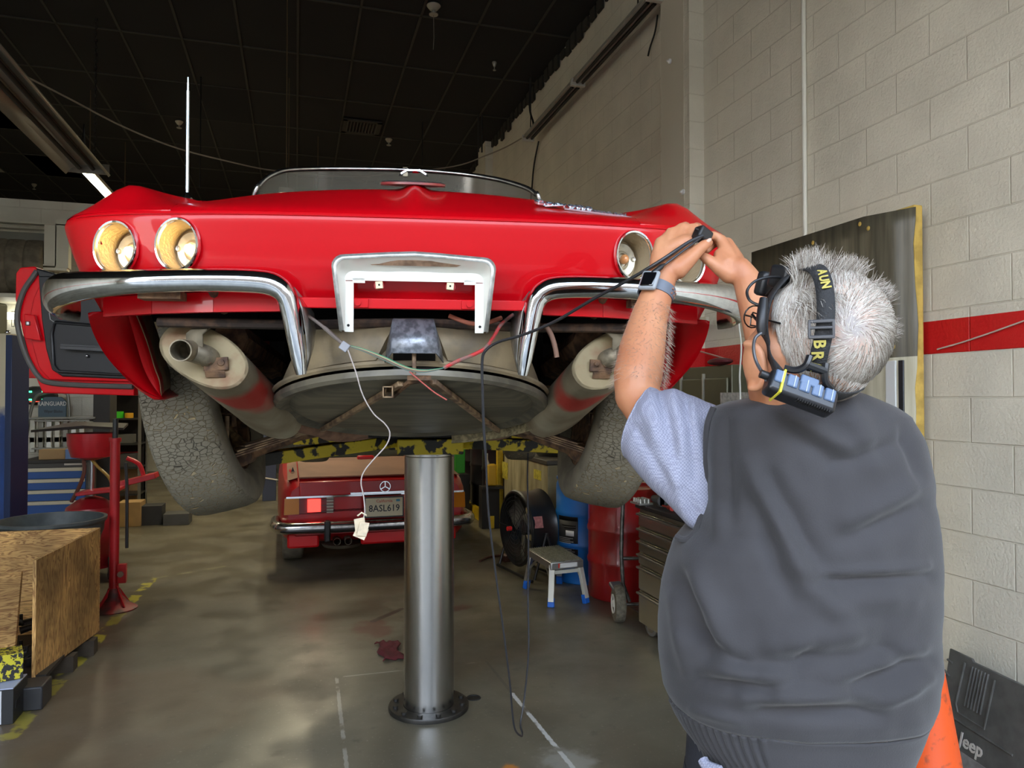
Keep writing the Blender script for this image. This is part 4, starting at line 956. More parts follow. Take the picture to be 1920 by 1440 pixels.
MB().box((.128, .0, hb / 2 - .002), (.05, .21, hb - .02)).build('side_plate', mat('navy side', (.006, .02, .07), .4), o, bev=.003)
MB().ball((.06, -.02, hb + .014), .02, 12).build('cap_nut', M_CHROMEW, o)
MB().box((-.05, 0, hb + .12), (.12, .12, .26)).build('control_box', mat('olive box', (.12, .12, .07), .5), o, bev=.02)
# ---- blue drawer cabinet, display rack on it
xa, xb = wq(36, 900, 8.35), wq(166, 900, 8.35); hcab = wq(100, 868, 8.35).z
bc = empty('drawer_cabinet', ((xa.x + xb.x) / 2, 8.65, 0), 0, 'blue workshop cabinet with cream drawer pulls against the back wall', 'cabinet')
Wc = xb.x - xa.x
MB().box((0, 0, hcab / 2), (Wc, .56, hcab)).build('case', mat('charcoal case', (.07, .065, .055), .5), bc, bev=.005)
MB().box((0, 0, hcab + .012), (Wc + .03, .6, .03)).build('top', mat('dark top', (.035, .032, .028), .6), bc, bev=.004)
z = hcab - .05
for h in (.11, .11, .11, .24, .2):
    d_ = MB().box((0, -.287, z - h / 2), (Wc - .06, .02, h - .008)).build('drawer', mat('gloss blue drawer', (.006, .075, .30), .35), bc, bev=.002)
    MB().box((0, -.302, z - .018), (Wc - .07, .018, .034)).build('drawer_pull', mat('cream pull', (.62, .58, .44), .4), d_, bev=.003)
    z -= h
MB().box((Wc * .3, -.285, hcab - .018), (.2, .01, .018)).build('name_strip', mat('cream lettering', (.62, .58, .5), .5), bc)
for (dx, c, s_, lb, nm) in ((-.02, (.42, .27, .12), (.24, .12, .10), 'small brown carton on the blue drawer cabinet', 'carton'), (.15, (.2, .32, .6), (.12, .12, .10), 'blue and white carton on the blue drawer cabinet', 'carton')):
    p = V((bc.location.x + dx - .02, 8.48, hcab + .03 + s_[2] / 2)); o = MB().box(p, s_).build(nm, mat('carton ' + lb[:8], c, .7), None, bev=.003); tag(o, lb, 'box')
# wiper blade display rack
rx = (wq(80, 850, 8.6).x + wq(150, 850, 8.6).x) / 2; zr0 = hcab + .028; hr_ = wq(110, 738, 8.6).z - zr0
dr = empty('blade_display_rack', (rx - .02, 8.75, zr0), 0, 'grey wire display rack with blue RAINGUARD sign holding clear packages on the cabinet', 'display rack')
wR = .52; M_WR = mat('grey display tube', (.20, .20, .18), .45, .5)
MB().tube(smooth_path([(-.36, 0, 0), (-.33, 0, hr_ * .5), (-.28, 0, hr_ * .88), (-.2, 0, hr_), (0, 0, hr_ + .01), (.04, 0, hr_ * .9), (.05, 0, hr_ * .6)], 5), .016, 8).build('hoop_frame', M_WR, dr)
sgn = MB().prism([(-.24, 0, hr_ * .62), (.02, 0, hr_ * .62), (.02, 0, hr_ * .88), (-.03, 0, hr_ * .95), (-.18, 0, hr_ * .95), (-.24, 0, hr_ * .86)], (0, .02, 0)).build('sign_board', mat('slate blue sign', (.05, .09, .12), .5), dr, bev=.004)
tm = text_mesh('RAINGUARD', .062, frame((-.11, -.004, hr_ * .84), (1, 0, 0), (0, 0, 1)), mat('pale sign lettering', (.6, .62, .6), .5), 'sign_lettering', sgn, .001, bold=.001, sx=.75)
text_mesh('Wiper Blades', .045, frame((-.10, -.004, hr_ * .72), (1, 0, 0), (0, 0, 1)), M_BLACK, 'sign_lettering', sgn, .001, sx=.7)
for z, w_ in ((.10, .46), (.62 * hr_, .5), (.58 * hr_, .42)): MB().box((.02, -.06, z), (w_ * 1.2, .16, .018)).build('rack_shelf', mat('shelf grey', (.24, .24, .21), .45), dr, bev=.003)
for k in range(7):
    for z in (.30, .0):
        if z == 0 : zc_, hh = .06 + hr_ * .12, .16
        else: zc_, hh = hr_ * .42, .24
        MB().box((-.26 + k * .075, -.08, zc_), (.05, .05, hh)).build('blister_pack', mat('clear pack %d' % (k % 3), [(.45, .44, .36), (.2, .19, .15), (.55, .55, .5)][k % 3], .12, .2), dr, bev=.006)
# ---- dark cupboard and shelving behind the drainer and left tyre
def shelf_unit(name, px0, px1, Y, ztop, levels, label, depth=.45):
    a, b = onY(px0, 800, Y), onY(px1, 800, Y); w_ = b.x - a.x
    r = empty(name, ((a.x + b.x) / 2, Y + depth / 2, 0), 0, label, 'shelf')
    for sx_ in (-1, 1):
        for sy_ in (-1, 1): MB().box((sx_ * w_ / 2, sy_ * depth / 2, ztop / 2), (.035, .035, ztop)).build('upright', mat('shelf upright', (.16, .155, .13), .5, .4), r)
    for z in levels: MB().box((0, 0, z), (w_, depth, .025)).build('shelf_board', M_BLACKM, r)
    MB().box((0, depth / 2 - .01, ztop / 2), (w_, .015, ztop)).build('back_sheet', M_DARK, r)
    return r, w_
o = MB().box((onY(166, 800, 8.6).x + .11, 8.8, .95), (.16, .3, 1.9)).build('dark_cupboard', mat('near-black cupboard', (.02, .018, .015), .6), None, bev=.005); tag(o, 'near-black cupboard behind the display rack', 'cupboard')
sr, sw = shelf_unit('storage_shelf', 188, 262, 11.3, 2.0, (.25, .62, .95, 1.30, 1.75), 'dark open storage shelf behind the jack stand and left rear tyre')
sx0, sy0 = sr.location.x, sr.location.y
items = [(-.17, 1.3125, .06, .36, (.55, .53, .46), 'jar', 'tall white foam cup stack on the upper shelf', 'cup stack'), (-.05, 1.3125, .07, .09, (.05, .6, .02), 'tape_roll', 'bright green tape roll on the upper shelf', 'tape roll'), (.09, 1.3125, .055, .07, (.75, .38, .01), 'tape_roll', 'orange tape roll on the upper shelf', 'tape roll')]
for dx, z, r_, h, c, nm, lb, ct_ in items:
    o = MB().lathe([(r_, 0), (r_ * 1.02, h * .5), (r_, h)], (sx0 + dx, sy0 - .12, z), (0, 0, 1), 24).build(nm if nm != 'jar' else 'cup_stack', mat('item ' + lb[:12], c, .5)); tag(o, lb, ct_)
for dx, z, w_, h, c, lb in ((.08, 1.7625, .2, .12, (.55, .55, .55), 'white printed box on the middle shelf'), (.0, 0.9625, .3, .12, (.10, .10, .09), 'dark plastic bin on the middle shelf'), (.1, .6325, .2, .18, (.05, .05, .05), 'black plastic case on the lower shelf'), (-.1, .6325, .16, .15, (.2, .03, .02), 'dull red box on the lower shelf')):
    o = MB().box((sx0 + dx, sy0 - .08, z + h / 2), (w_, .26, h)).build('storage_box', mat('box ' + lb[:10], c, .6), None, bev=.004); tag(o, lb, 'box')
# boxes on the floor
for (px, py, w_, h, d_, c, lb) in ((242, 988, .26, .30, .3, (.42, .26, .10), 'tan cardboard box on the floor left of the hanging tyre'), (282, 985, .26, .24, .28, (.03, .03, .03), 'black plastic crate on the floor below the left tyre'), (232, 955, .35, .62, .3, (.30, .20, .10), 'tall brown carton stack behind the tan box'), (330, 985, .3, .14, .3, (.08, .08, .075), 'flat grey metal box on the floor under the left tyre')):
    f = fl(px, py); o = MB().box((f.x, f.y + d_ / 2, h / 2), (w_, d_, h)).build('floor_box', mat('floor box ' + lb[:6], c, .7, var=.2), None, bev=.004); tag(o, lb, 'box')
f = fl(240, 955); o = MB().box((f.x, f.y + .1, .62 + .1), (.3, .24, .2)).build('red_case', mat('red case', (.4, .02, .02), .5), None, bev=.006); tag(o, 'small red case lying on top of the brown carton stack', 'case')
# ---- transmission jack stand (red pole)
jf = fl(213, 1142); js = empty('jack_stand', (jf.x, jf.y, 0), R(0), 'tall red under-hoist support stand with flared foot', 'jack stand')
M_RT = mat('red tool enamel', (.50, .015, .02), .35, var=.15, vscale=8)
zj = lambda py: (745 - py) / FPX * ((V((jf.x, jf.y, 1.6)) - CP).dot(FW)) + 1.6
MB().lathe([(.165, 0), (.165, .008), (.12, .03), (.055, .10), (.04, .16), (.0, .16)], (0, 0, 0), (0, 0, 1), 36).build('flared_foot', mat('worn red foot', (.28, .02, .02), .55, col2=(.08, .03, .025), vscale=12), js)
for k in range(4):
    a = PI / 4 + k * PI / 2; MB().prism([(math.cos(a) * .03, math.sin(a) * .03, .02), (math.cos(a) * .13, math.sin(a) * .13, .03), (math.cos(a) * .03, math.sin(a) * .03, .18)], (-math.sin(a) * .008, math.cos(a) * .008, 0)).build('gusset', M_RT, js)
MB().cyl((0, 0, .05), (0, 0, zj(823)), .034, n=24).cyl((0, 0, zj(828)), (0, 0, zj(821)), .042, n=24).build('outer_tube', M_RT, js)
MB().box((.06, -.02, .27), (.06, .05, .14)).build('pedal_bracket', M_RT, js, bev=.004)
MB().cyl((.055, -.06, .27), (.055, -.03, .27), .022, n=12).build('bolt', M_STEEL, js)
MB().cyl((0, 0, zj(823)), (0, 0, zj(785)), .020, n=14).build('screw', M_BLACKM, js)
MB().tube([(.08, .03, .45), (.08, .02, .9), (.07, .02, 1.1)], .012, 8).build('release_handle', M_BLACKM, js)
# ---- waste oil drainer
oz = P(170, 1100, 6.55); od = empty('oil_drainer', (oz.x, oz.y, 0), 0, 'red wheeled waste oil drainer with raised catch bowl behind the trash can', 'oil drainer')
zz = lambda py, d=6.55: 1.6 + (745 - py) / FPX * d
MB().lathe([(.20, .10), (.215, .13), (.215, zz(965)), (.20, zz(950)), (.10, zz(935)), (.03, zz(930))], (0, 0, 0), (0, 0, 1), 40).build('tank', mat('dark red tank', (.38, .015, .02), .35, var=.15), od, ang=30)
MB().lathe([(.045, zz(848)), (.16, zz(845)), (.185, zz(828)), (.19, zz(812)), (.20, zz(812)), (.195, zz(833)), (.165, zz(856)), (.05, zz(862))], (.0, 0, 0), (0, 0, 1), 40, False, True).build('catch_bowl', M_RT, od, ang=40)
MB().cyl((0, 0, zz(930)), (0, 0, zz(856)), .022, n=14).build('riser', M_STEEL, od)
MB().prism([(-.42, -.2, zz(808)), (.0, -.3, zz(800)), (.28, -.15, zz(806)), (.24, .25, zz(800)), (-.2, .25, zz(796))], (0, 0, .02)).build('drain_tray', mat('black tray', (.03, .022, .018), .4, .3), od)
MB().tube(smooth_path([(-.06, -.02, zz(862)), (-.05, -.05, zz(885)), (-.10, -.02, zz(915)), (-.16, .0, zz(940))], 5), .016, 8).build('drain_hose', mat('brown hose', (.14, .05, .03), .5), od)
MB().tube(smooth_path([(.0, -.03, zz(860)), (.06, -.05, zz(875)), (.15, -.06, zz(895)), (.18, -.05, zz(915))], 5), .013, 8).build('amber_hose', mat('amber hose', (.32, .20, .03), .35), od)
MB().box((.10, -.12, zz(918)), (.34, .24, .03), (0, R(-5), 0)).build('tool_tray', M_RT, od, bev=.006)
MB().box((.34, .1, zz(905)), (.36, .2, .05), (0, R(-14), 0)).build('side_tray', M_RT, od, bev=.006)
MB().tube(smooth_path([(.26, .1, zz(862)), (.36, .12, zz(875)), (.40, .12, zz(900))], 4), .02, 8).build('handle', M_RT, od)
for sx_ in (-1, 1):
    c_ = V((sx_ * .19, -.14, .10)); wl = MB().lathe([(.06, -.022), (.095, -.022), (.10, 0), (.095, .022), (.06, .022)], c_, (1, .3, 0), 28, True).build('wheel', M_RUBBER, od)
    MB().lathe([(.05, -.025), (.05, .025)], c_, (1, .3, 0), 16, True).build('wheel_hub', M_CHROMEW, wl)
# ---- grey trash can
tcn = P(98, 975, 5.35); tn = empty('trash_can', (tcn.x, tcn.y, 0), 0, 'grey round plastic trash can behind the plywood box', 'trash can')
M_TC = mat('grey trash can plastic', (.085, .10, .10), .5, var=.25, vscale=10); ht_ = P(98, 968, 5.45).z; RTc = .342
MB().lathe([(.232, 0), (.237, .02), (RTc - .03, ht_ - .14), (RTc - .012, ht_ - .10), (RTc - .006, ht_ - .04), (RTc, ht_ - .035), (RTc + .012, ht_ - .02), (RTc + .012, ht_), (RTc - .01, ht_), (RTc - .02, ht_ - .05), (.225, .03), (.001, .03)], (0, 0, 0), (0, 0, 1), 56, False).build('can_body', M_TC, tn, ang=35)
vdt = (CP - tn.location); vdt.z = 0; vdt.normalize()
tz = V((vdt.y, -vdt.x, 0)) * -1
for s, nm in ((.55, 'handle'), (-.4, 'handle')):
    d_ = (vdt + V((-vdt.y, vdt.x, 0)) * s).normalized(); MB().box(d_ * (RTc - .01) + V((0, 0, ht_ - .09)), (.06, .10, .03), Matrix.Rotation(math.atan2(d_.y, d_.x), 3, 'Z')).build('handle', M_TC, tn, bev=.01)
d_ = P(18, 996, 5.1) - tn.location; d_.z = 0; d_.normalize(); rt2 = V((-d_.y, d_.x, 0)); 
if rt2.dot(RT) < 0: rt2 = -rt2
text_mesh('BRUTE', .075, frame(d_ * (RTc - .004) + V((0, 0, ht_ - .085)), rt2, (0, 0, 1)), M_BLACK, 'moulded_lettering', tn, .004, bold=.002)
# ---- plywood scrap box
M_PLY = bpy.data.materials.new('weathered plywood'); M_PLY.use_nodes = True
def ply(m, horiz):
    n = m.node_tree; b = n.nodes['Principled BSDF']; N = n.nodes.new; L = n.links.new
    t = N('ShaderNodeTexCoord'); mp = N('ShaderNodeMapping'); L(t.outputs['Object'], mp.inputs[0]); mp.inputs['Scale'].default_value = (1.2, 1.2, 9) if horiz else (9, 9, .9)
    ns = N('ShaderNodeTexNoise'); ns.inputs['Scale'].default_value = 2.4; ns.inputs['Detail'].default_value = 7; ns.inputs['Distortion'].default_value = 1.4; L(mp.outputs[0], ns.inputs[0])
    wv = N('ShaderNodeMath'); wv.operation = 'MULTIPLY'; wv.inputs[1].default_value = 9; L(ns.outputs['Fac'], wv.inputs[0]); fr = N('ShaderNodeMath'); fr.operation = 'PINGPONG'; fr.inputs[1].default_value = .5; L(wv.outputs[0], fr.inputs[0])
    r = N('ShaderNodeValToRGB'); L(fr.outputs[0], r.inputs[0]); r.color_ramp.elements[0].color = (.34, .15, .045, 1); r.color_ramp.elements[1].color = (.85, .50, .17, 1); r.color_ramp.elements[1].position = .35
    n2 = N('ShaderNodeTexNoise'); n2.inputs['Scale'].default_value = 2.5; n2.inputs['Detail'].default_value = 5; L(t.outputs['Object'], n2.inputs[0]); r2 = N('ShaderNodeMapRange'); L(n2.outputs['Fac'], r2.inputs[0]); r2.inputs[1].default_value = .4; r2.inputs[2].default_value = .62; r2.inputs[3].default_value = .45; r2.inputs[4].default_value = 1
    sc = N('ShaderNodeVectorMath'); sc.operation = 'SCALE'; L(r.outputs[0], sc.inputs[0]); L(r2.outputs[0], sc.inputs['Scale']); L(sc.outputs[0], b.inputs['Base Color']); b.inputs['Roughness'].default_value = .75
    bp = N('ShaderNodeBump'); bp.inputs['Strength'].default_value = .25; bp.inputs['Distance'].default_value = .003; L(fr.outputs[0], bp.inputs['Height']); L(bp.outputs[0], b.inputs['Normal']); return m
ply(M_PLY, False); M_PLYH = ply((lambda m: (setattr(m, 'use_nodes', True), m)[1])(bpy.data.materials.new('weathered plywood horizontal')), True)
n0 = fl(66, 1272, .10); n1 = fl(185, 1184, .10)
h0 = pln(66, 1050, n0, RT.cross(V((0, 0, 1)))).z; h1 = pln(186, 990, n1, RT.cross(V((0, 0, 1)))).z
pb_ = empty('scrap_box', ((n0.x + n1.x) / 2 - .3, (n0.y + n1.y) / 2, 0), 0, 'rough plywood scrap box on wooden skids at the left edge', 'wooden box')
L0 = pb_.location
A_, B_ = V((n0.x, n0.y, .10)) - L0, V((n1.x, n1.y, .10)) - L0
tn_ = V((1, 0, 0))
MB().prism([A_, B_, V((B_.x, B_.y, h1)), V((A_.x, A_.y, h0))], tn_ * -.018).build('side_panel', M_PLY, pb_, bev=.001)
MB().prism([B_, B_ + V((-.75, .02, 0)), V((B_.x - .75, B_.y + .02, h1 + .0)), V((B_.x, B_.y, h1))], (0, .018, 0)).build('back_panel', M_PLYH, pb_, bev=.001)
c0 = fl(38, 1255, .10) - L0; hz = pln(38, 1072, fl(38, 1255, .10), RT.cross(V((0, 0, 1)))).z
c0b = fl(25, 1252, .1) - L0
MB().prism([c0b, c0b + V((-.5, -.25, 0)), V((c0b.x - .5, c0b.y - .25, hz)), V((c0.x, c0.y, hz))], (.003, .018, 0)).build('front_panel', M_PLYH, pb_, bev=.001)
MB().box(((A_.x + B_.x) / 2 - .35, (A_.y + B_.y) / 2, .105), (.68, (B_ - A_).length * .98, .02)).build('box_floor', mat('greasy box floor', (.03, .025, .02), .7), pb_)
for t in (.08, .5, .85):
    q = A_.lerp(B_, t); MB().box((q.x - .22, q.y, .045), (.5, .09, .09)).build('skid_block', mat('dark oily timber', (.06, .045, .03), .85, var=.4), pb_)
for k in range(16):                                                  # greasy scrap parts inside
    random.seed(40 + k); q = A_.lerp(B_, .08 + .05 * k) + V((-.08 - random.random() * .3, 0, .03)); q.z = .15 + (.0 if k < 9 else .09)
    g = MB(); rr_ = .03 + random.random() * .025
    if k % 3 == 0: g.lathe([(rr_ * .5, -.02), (rr_, -.02), (rr_, .02), (rr_ * .5, .02)], q + L0, (random.random() - .5, random.random() - .5, 1), 20, False, True)
    elif k % 3 == 1: g.cyl(q + L0 - V((.05, .02, 0)), q + L0 + V((.05, .03, .02)), rr_ * .6, rr_ * .4, 14)
    else: g.box(q + L0, (rr_ * 2, rr_ * 1.6, rr_), (.2, .3, k)); g.cyl(q + L0, q + L0 + V((0, 0, .05)), .01, n=8)
    o = g.build('scrap_part', mat('greasy steel', (.05, .045, .04), .35, .7, var=.4, vscale=30)); tag(o, 'greasy scrap metal part heaped inside the plywood box', 'scrap', 'scrap parts in the plywood box')
q = P(52, 1143, 4.75); MB().box(q - L0, (.11, .03, .03), (0, R(-12), R(20))).build('printed_scrap', mat('printed white carton', (.55, .55, .55), .6, var=.3, vscale=50), pb_)
# cartons with printing at the lower left edge
q = fl(20, 1358); s1 = MB().box((q.x - .10, q.y + .10, .085), (.22, .2, .17)).build('parts_carton', mat('black printed carton', (.02, .02, .02), .5), None, bev=.002); tag(s1, 'black and white parts carton with yellow mark at the lower left edge', 'box')
MB().box((q.x - .10, q.y + .10, .172), (.215, .195, .004)).build('carton_lid', mat('pale blue lid', (.45, .5, .68), .5), s1)
MB().box((q.x - .12, q.y - .001, .085), (.16, .004, .16)).build('white_side', mat('white side', (.6, .6, .62), .5), s1)
MB().prism([(q.x + .0115, q.y + .02, .07), (q.x + .0115, q.y + .09, .075), (q.x + .0115, q.y + .08, .11), (q.x + .0115, q.y + .03, .105)], (.002, 0, 0)).build('yellow_mark', mat('yellow band', (0, 0, 0)), s1)
q2 = V((q.x - .02, q.y + .16, .175)); s2 = MB().box(q2 + V((-.06, .0, .07)), (.15, .14, .13), (0, 0, R(20))).build('parts_carton', mat('yellow black chequer', (.6, .52, .03), .5, col2=(.02, .02, .02), vscale=45, thr=(.49, .51)), None, bev=.002); tag(s2, 'small yellow and black patterned carton stacked on the black one', 'box')
o = MB().box(fl(48, 1306, .06) + V((0, .03, 0)), (.18, .16, .12)).build('battery_case', mat('dark battery case', (.03, .03, .032), .5, var=.3), None, bev=.008); tag(o, 'dark battery standing on the floor against the plywood box corner', 'battery')

# ================================================================== RED ROADSTER PARKED BEHIND
mz = fl(545, 1066)
ma = R(1.0)
mc = V((fl(700, 1062).x + .02, mz.y - .3, 0))
mr = empty('parked_car', mc, ma, 'red roadster with black soft windows parked on the floor behind the lift piston', 'car')
MM = Matrix.Translation(mc) @ Matrix.Rotation(ma, 4, 'Z'); MI = MM.inverted(); MY = V((-math.sin(ma), math.cos(ma), 0))
def mp_(px, py, yl): return MI @ pln(px, py, mc + MY * yl, MY)
M_MR = mat('dusty red paint', (.46, .008, .012), .32, var=.12, vscale=3, coat=.3)
M_DUST = mat('dust-covered red', (.24, .12, .075), .75, var=.25, vscale=2)
HWm = .87
def msec(y, w_, zt, zb, crown=.02, sh=.08):
    pts = []
    for k in range(25):
        t = -1 + 2 * k / 24; ax = abs(t)
        pts.append(V((t * w_, y, zt - crown * t * t - (sh * max(0, (ax - .86) / .14) ** 2))))
    return pts
# lower + upper body as one shell: profile swept along y
def side_prof(y):
    w_ = interp([(0, .80), (.12, .86), (.6, .885), (2.2, .885), (3.9, .86), (4.3, .74)], y)
    zd = interp([(0, .80), (.1, .855), (.5, .90), (1.1, .93), (1.2, .93), (2.9, .95), (4.1, .84), (4.35, .62)], y)
    zb = interp([(0, .36), (.1, .28), (.5, .25), (4.3, .25)], y)
    P_ = [(0.0, zb), (w_ * .9, zb), (w_ * .97, zb + .06), (w_, zb + .22), (w_, zd - .24), (w_ * .985, zd - .12), (w_ * .95, zd - .04), (w_ * .88, zd), (w_ * .5, zd + .012), (0, zd + .016)]
    return [V((x, y, z)) for x, z in P_] + [V((-x, y, z)) for x, z in P_[-2:0:-1]]
g = MB(); g.loft([side_prof(y) for y in (0, .04, .1, .25, .5, .8, 1.1, 1.6, 2.2, 2.9, 3.6, 4.1, 4.35)], True)
mb = g.build('body_shell', M_MR, mr, ang=35)
g = MB(); 
g.prism([(-.70, .06, .862), (.70, .06, .862), (.70, .95, .962), (-.70, .95, .962)], (0, 0, .014)); g.build('boot_lid', M_DUST, mb, bev=.003)
for s in (-1, 1): MB().prism([(s * .80, .08, .842), (s * .71, .08, .868), (s * .71, .9, .952), (s * .80, .9, .925)], (0, 0, .004)).build('dusty_wing', M_DUST, mb)
# rear face details
zt_, zl = .66, .53
for s in (-1, 1):
    lm = MB().prism([(s * .80, -.02, .695), (s * .40, -.025, .70), (s * .40, -.025, .555), (s * .81, -.02, .55)], (0, .03, 0)).build('tail_lamp', mat('dark red lens', (.16, .01, .01), .2), mr, bev=.006)
    MB().prism([(s * .825, -.02, .695), (s * .70, -.035, .70), (s * .70, -.035, .555), (s * .83, -.02, .55)], (0, .02, 0)).build('amber_lens', mat('amber lens', (.55, .19, .01), .25), lm)
    MB().prism([(s * .46, -.03, .70), (s * .40, -.03, .70), (s * .40, -.03, .555), (s * .46, -.03, .555)], (0, .02, 0)).build('reverse_lens', mat('clear ribbed lens', (.38, .35, .28), .3), lm)
    for k in range(5): MB().bar((s * .825, -.006, .57 + k * .027), (s * .40, -.034, .57 + k * .027), .006, .008).build('lens_rib', mat('dark red lens', (0, 0, 0)) if k % 2 else mat('dark rib', (.05, .01, .01), .4), lm)
    if s < 0:
        MB().box((-.57, -.036, .628), (.115, .008, .115)).build('bright_reflector', mat('emissive red reflector', (.9, .03, .02), .3, emit=(1, .04, .03), estr=1.6), lm)  # reflector without a bulb; its bright return is painted as emission
MB().box((0, -.026, .705), (1.62, .02, .016)).build('trim_strip', M_CHROME, mr)
MB().box((0, -.024, .722), (.5, .02, .02)).build('boot_handle', M_CHROME, mr, bev=.003)
pts = [(-.90, .38, .44), (-.905, .15, .44), (-.885, .02, .44), (-.82, -.07, .44), (-.6, -.10, .44), (0, -.115, .44), (.6, -.10, .44), (.82, -.07, .44), (.885, .02, .44), (.905, .15, .44), (.90, .38, .44)]
bb = MB().tube(smooth_path(pts, 5), .046, 14).xf(Matrix.Translation((0, 0, .44)) @ Matrix.Diagonal((1, 1, 1.15, 1)) @ Matrix.Translation((0, 0, -.44))).build('bumper', M_CHROMEW, mr)
MB().tube(smooth_path([(x * 1.006, y - .036 if abs(x) < .85 else y - .01, z - .02) for x, y, z in pts], 5), .014, 8).build('rub_strip', M_BLACK, bb)
for s in (-1, 1): MB().box((s * .46, -.14, .41), (.055, .08, .19)).build('overrider', M_BLACK, bb, bev=.015)
pl_ = MB().box((.045, -.125, .60), (.335, .008, .165)).build('licence_plate', mat('cream plate', (.66, .62, .45), .5), mr, bev=.006)
text_mesh('8ASL619', .085, frame((.045, -.1305, .588), (1, 0, 0), (0, 0, 1)), mat('plate navy', (.03, .04, .05), .5), 'plate_number', pl_, .001, bold=.0008, sx=.92)
text_mesh('California', .038, frame((.045, -.1305, .655), (1, .0, 0), (0, 0, 1)), mat('plate red', (.6, .05, .03), .5), 'plate_state', pl_, .001)
MB().box((.17, -.1305, .658), (.035, .002, .02)).build('plate_sticker', mat('blue sticker', (.05, .3, .5), .5), pl_)
MB().box((.045, -.12, .60), (.36, .006, .19)).build('plate_frame', M_BLACKM, pl_)
em = MB().lathe([(.044, -.004), (.050, -.004), (.050, .004), (.044, .004)], (.065, -.03, .775), (0, 1, 0), 32, False, True)
for k in range(3):
    a = PI / 2 + k * 2 * PI / 3; em.bar((.065, -.03, .775), (.065 + .046 * math.cos(a), -.03, .775 + .046 * math.sin(a)), .008, .006, up=(0, 1, 0))
em.build('boot_emblem', M_CHROME, mr)
MB().box((.0, .0, .775), (1.4, .05, .13)).build('boot_face', M_MR, mb, bev=.01)
# exhaust tips under a scorched panel
for dx in (-.37, -.27): MB().lathe([(.03, 0), (.033, -.0), (.033, .2), (.03, .2)], (dx, -.08, .30), (0, 1, 0), 20, False, True).build('exhaust_tip', mat('sooty exhaust', (.12, .10, .07), .6, .5), mr)
MB().lathe([(.19, -.02), (.17, -.05), (.06, -.07)], (-.31, .16, .27), (0, 0, 1), 28).build('silencer', mat('sooty exhaust', (0, 0, 0)), mr)
MB().box((.3, .04, .31), (.9, .05, .14)).box((-.66, .04, .31), (.28, .05, .14)).build('lower_apron', mat('clean red apron', (.6, .006, .01), .3), mr, bev=.02)
# rear glass / soft top frame
g = MB(); g.grid([[V((-.56 - .0, 1.0, .955)), V((.56, 1.0, .955))], [V((-.48, 1.45, 1.24)), V((.48, 1.45, 1.24))]]); g.build('rear_window', mat('dark green glass', (.045, .05, .035), .15, spec=.8), mr, solid=.005)
g = MB(); g.loft([[V((x, y, z)) for x, z in [(-.62, .95), (-.54, 1.24), (-.45, 1.28), (.45, 1.28), (.54, 1.24), (.62, .95)]] for y in (1.48, 1.9, 2.5)], True); g.build('soft_top', mat('dark canvas top', (.03, .03, .025), .9), mr)
MB().tube([(-.72, .97, .955), (-.4, .955, .966), (.4, .955, .966), (.72, .97, .955)], .014, 8).build('chrome_beading', M_CHROME, mr)
MB().box((-.02, .86, .975), (.17, .07, .045)).build('brake_lamp', mat('high brake lamp', (.5, .01, .015), .3), mr, bev=.014)
MB().prism([(-.765, .35, .90), (-.735, .35, .90), (-.75, .35, .945)], (0, .03, 0)).build('wing_badge', M_BLACK, mr)
for s in (-1, 1):
    for y in (.78, 3.25): 
        we = bpy.data.objects.new('wheel', None); COL.objects.link(we); we.parent = mr; we.location = (s * .74, y, .32)
        make_tyre(we, .32, .2, Matrix.Identity(4), 'tyre', False)
        MB().lathe([(.19, -.06), (.19, .06)], (0, 0, 0), (1, 0, 0), 28, True).build('rim', M_STEEL, we)
# mirror-chrome shop lamp on navy post left of the roadster
q = fl(505, 938); o = empty('lift_post', (q.x, q.y, 0), 0, 'short navy blue steel post standing left of the parked red roadster', 'post')
hq = P(505, 868, (q - CP).dot(FW)).z
MB().box((0, 0, hq / 2 + .3), (.20, .16, hq + .6)).build('post_body', mat('slate navy post', (.05, .06, .10), .5), o, bev=.004)
MB().tube([(-.08, -.1, hq - .22), (.12, -.1, hq - .26)], .012, 8).build('release_lever', mat('pale lever', (.55, .52, .44), .4), o)
MB().ball((.15, -.1, hq - .27), .03, 12).build('lever_knob', M_CHROMEW, o)
# back of the bay: dark machinery silhouettes and bright cans
for (px, py, w_, h, d_, c, lb, nm) in ((455, 884, .7, 1.9, .5, (.03, .03, .028), 'dark tall locker at the far end of the bay', 'far_locker'), (560, 880, .9, 1.1, .5, (.05, .05, .045), 'low dark bench at the far end of the bay', 'far_bench')):
    f = fl(px, py); f.y = min(f.y, 16.6)
    o = MB().box((f.x, f.y, h / 2), (w_, d_, h)).build(nm, mat('far ' + nm, c, .6), None, bev=.01); tag(o, lb, 'cabinet')
# ================================================================== RIGHT SIDE
# unlit fluorescent strip on the right wall
a, b = onX(1228, 2, 2.70), onX(990, 262, 2.70); zz = (a.z + b.z) / 2; cx_ = (a + b) / 2
Ls = b.y - a.y
r = empty('fluorescent_light', (2.70, cx_.y, zz), R(90), 'long unlit fluorescent strip fixture hanging along the right block wall', 'ceiling light')
M_STRIP = mat('dusty strip enamel', (.42, .39, .32), .5, var=.15)
g = MB(); g.prism([(-Ls / 2, -.065, .02), (-Ls / 2, .065, .02), (-Ls / 2, .045, .075), (-Ls / 2, -.045, .075)], (Ls, 0, 0)); g.build('housing', M_STRIP, r)
for k in (-1, 1):
    for s in (-1, 1): MB().cyl((k * Ls / 4 - Ls / 4 + .06, s * .03, .005), (k * Ls / 4 + Ls / 4 - .06, s * .03, .005), .0155, n=12).build('tube', mat('dead tube', (.56, .54, .44), .35), r)
for x in (-Ls / 2, 0, Ls / 2): MB().box((x, 0, .022), (.045, .15, .07)).build('end_cap', mat('end cap', (.50, .47, .4), .5), r, bev=.004)
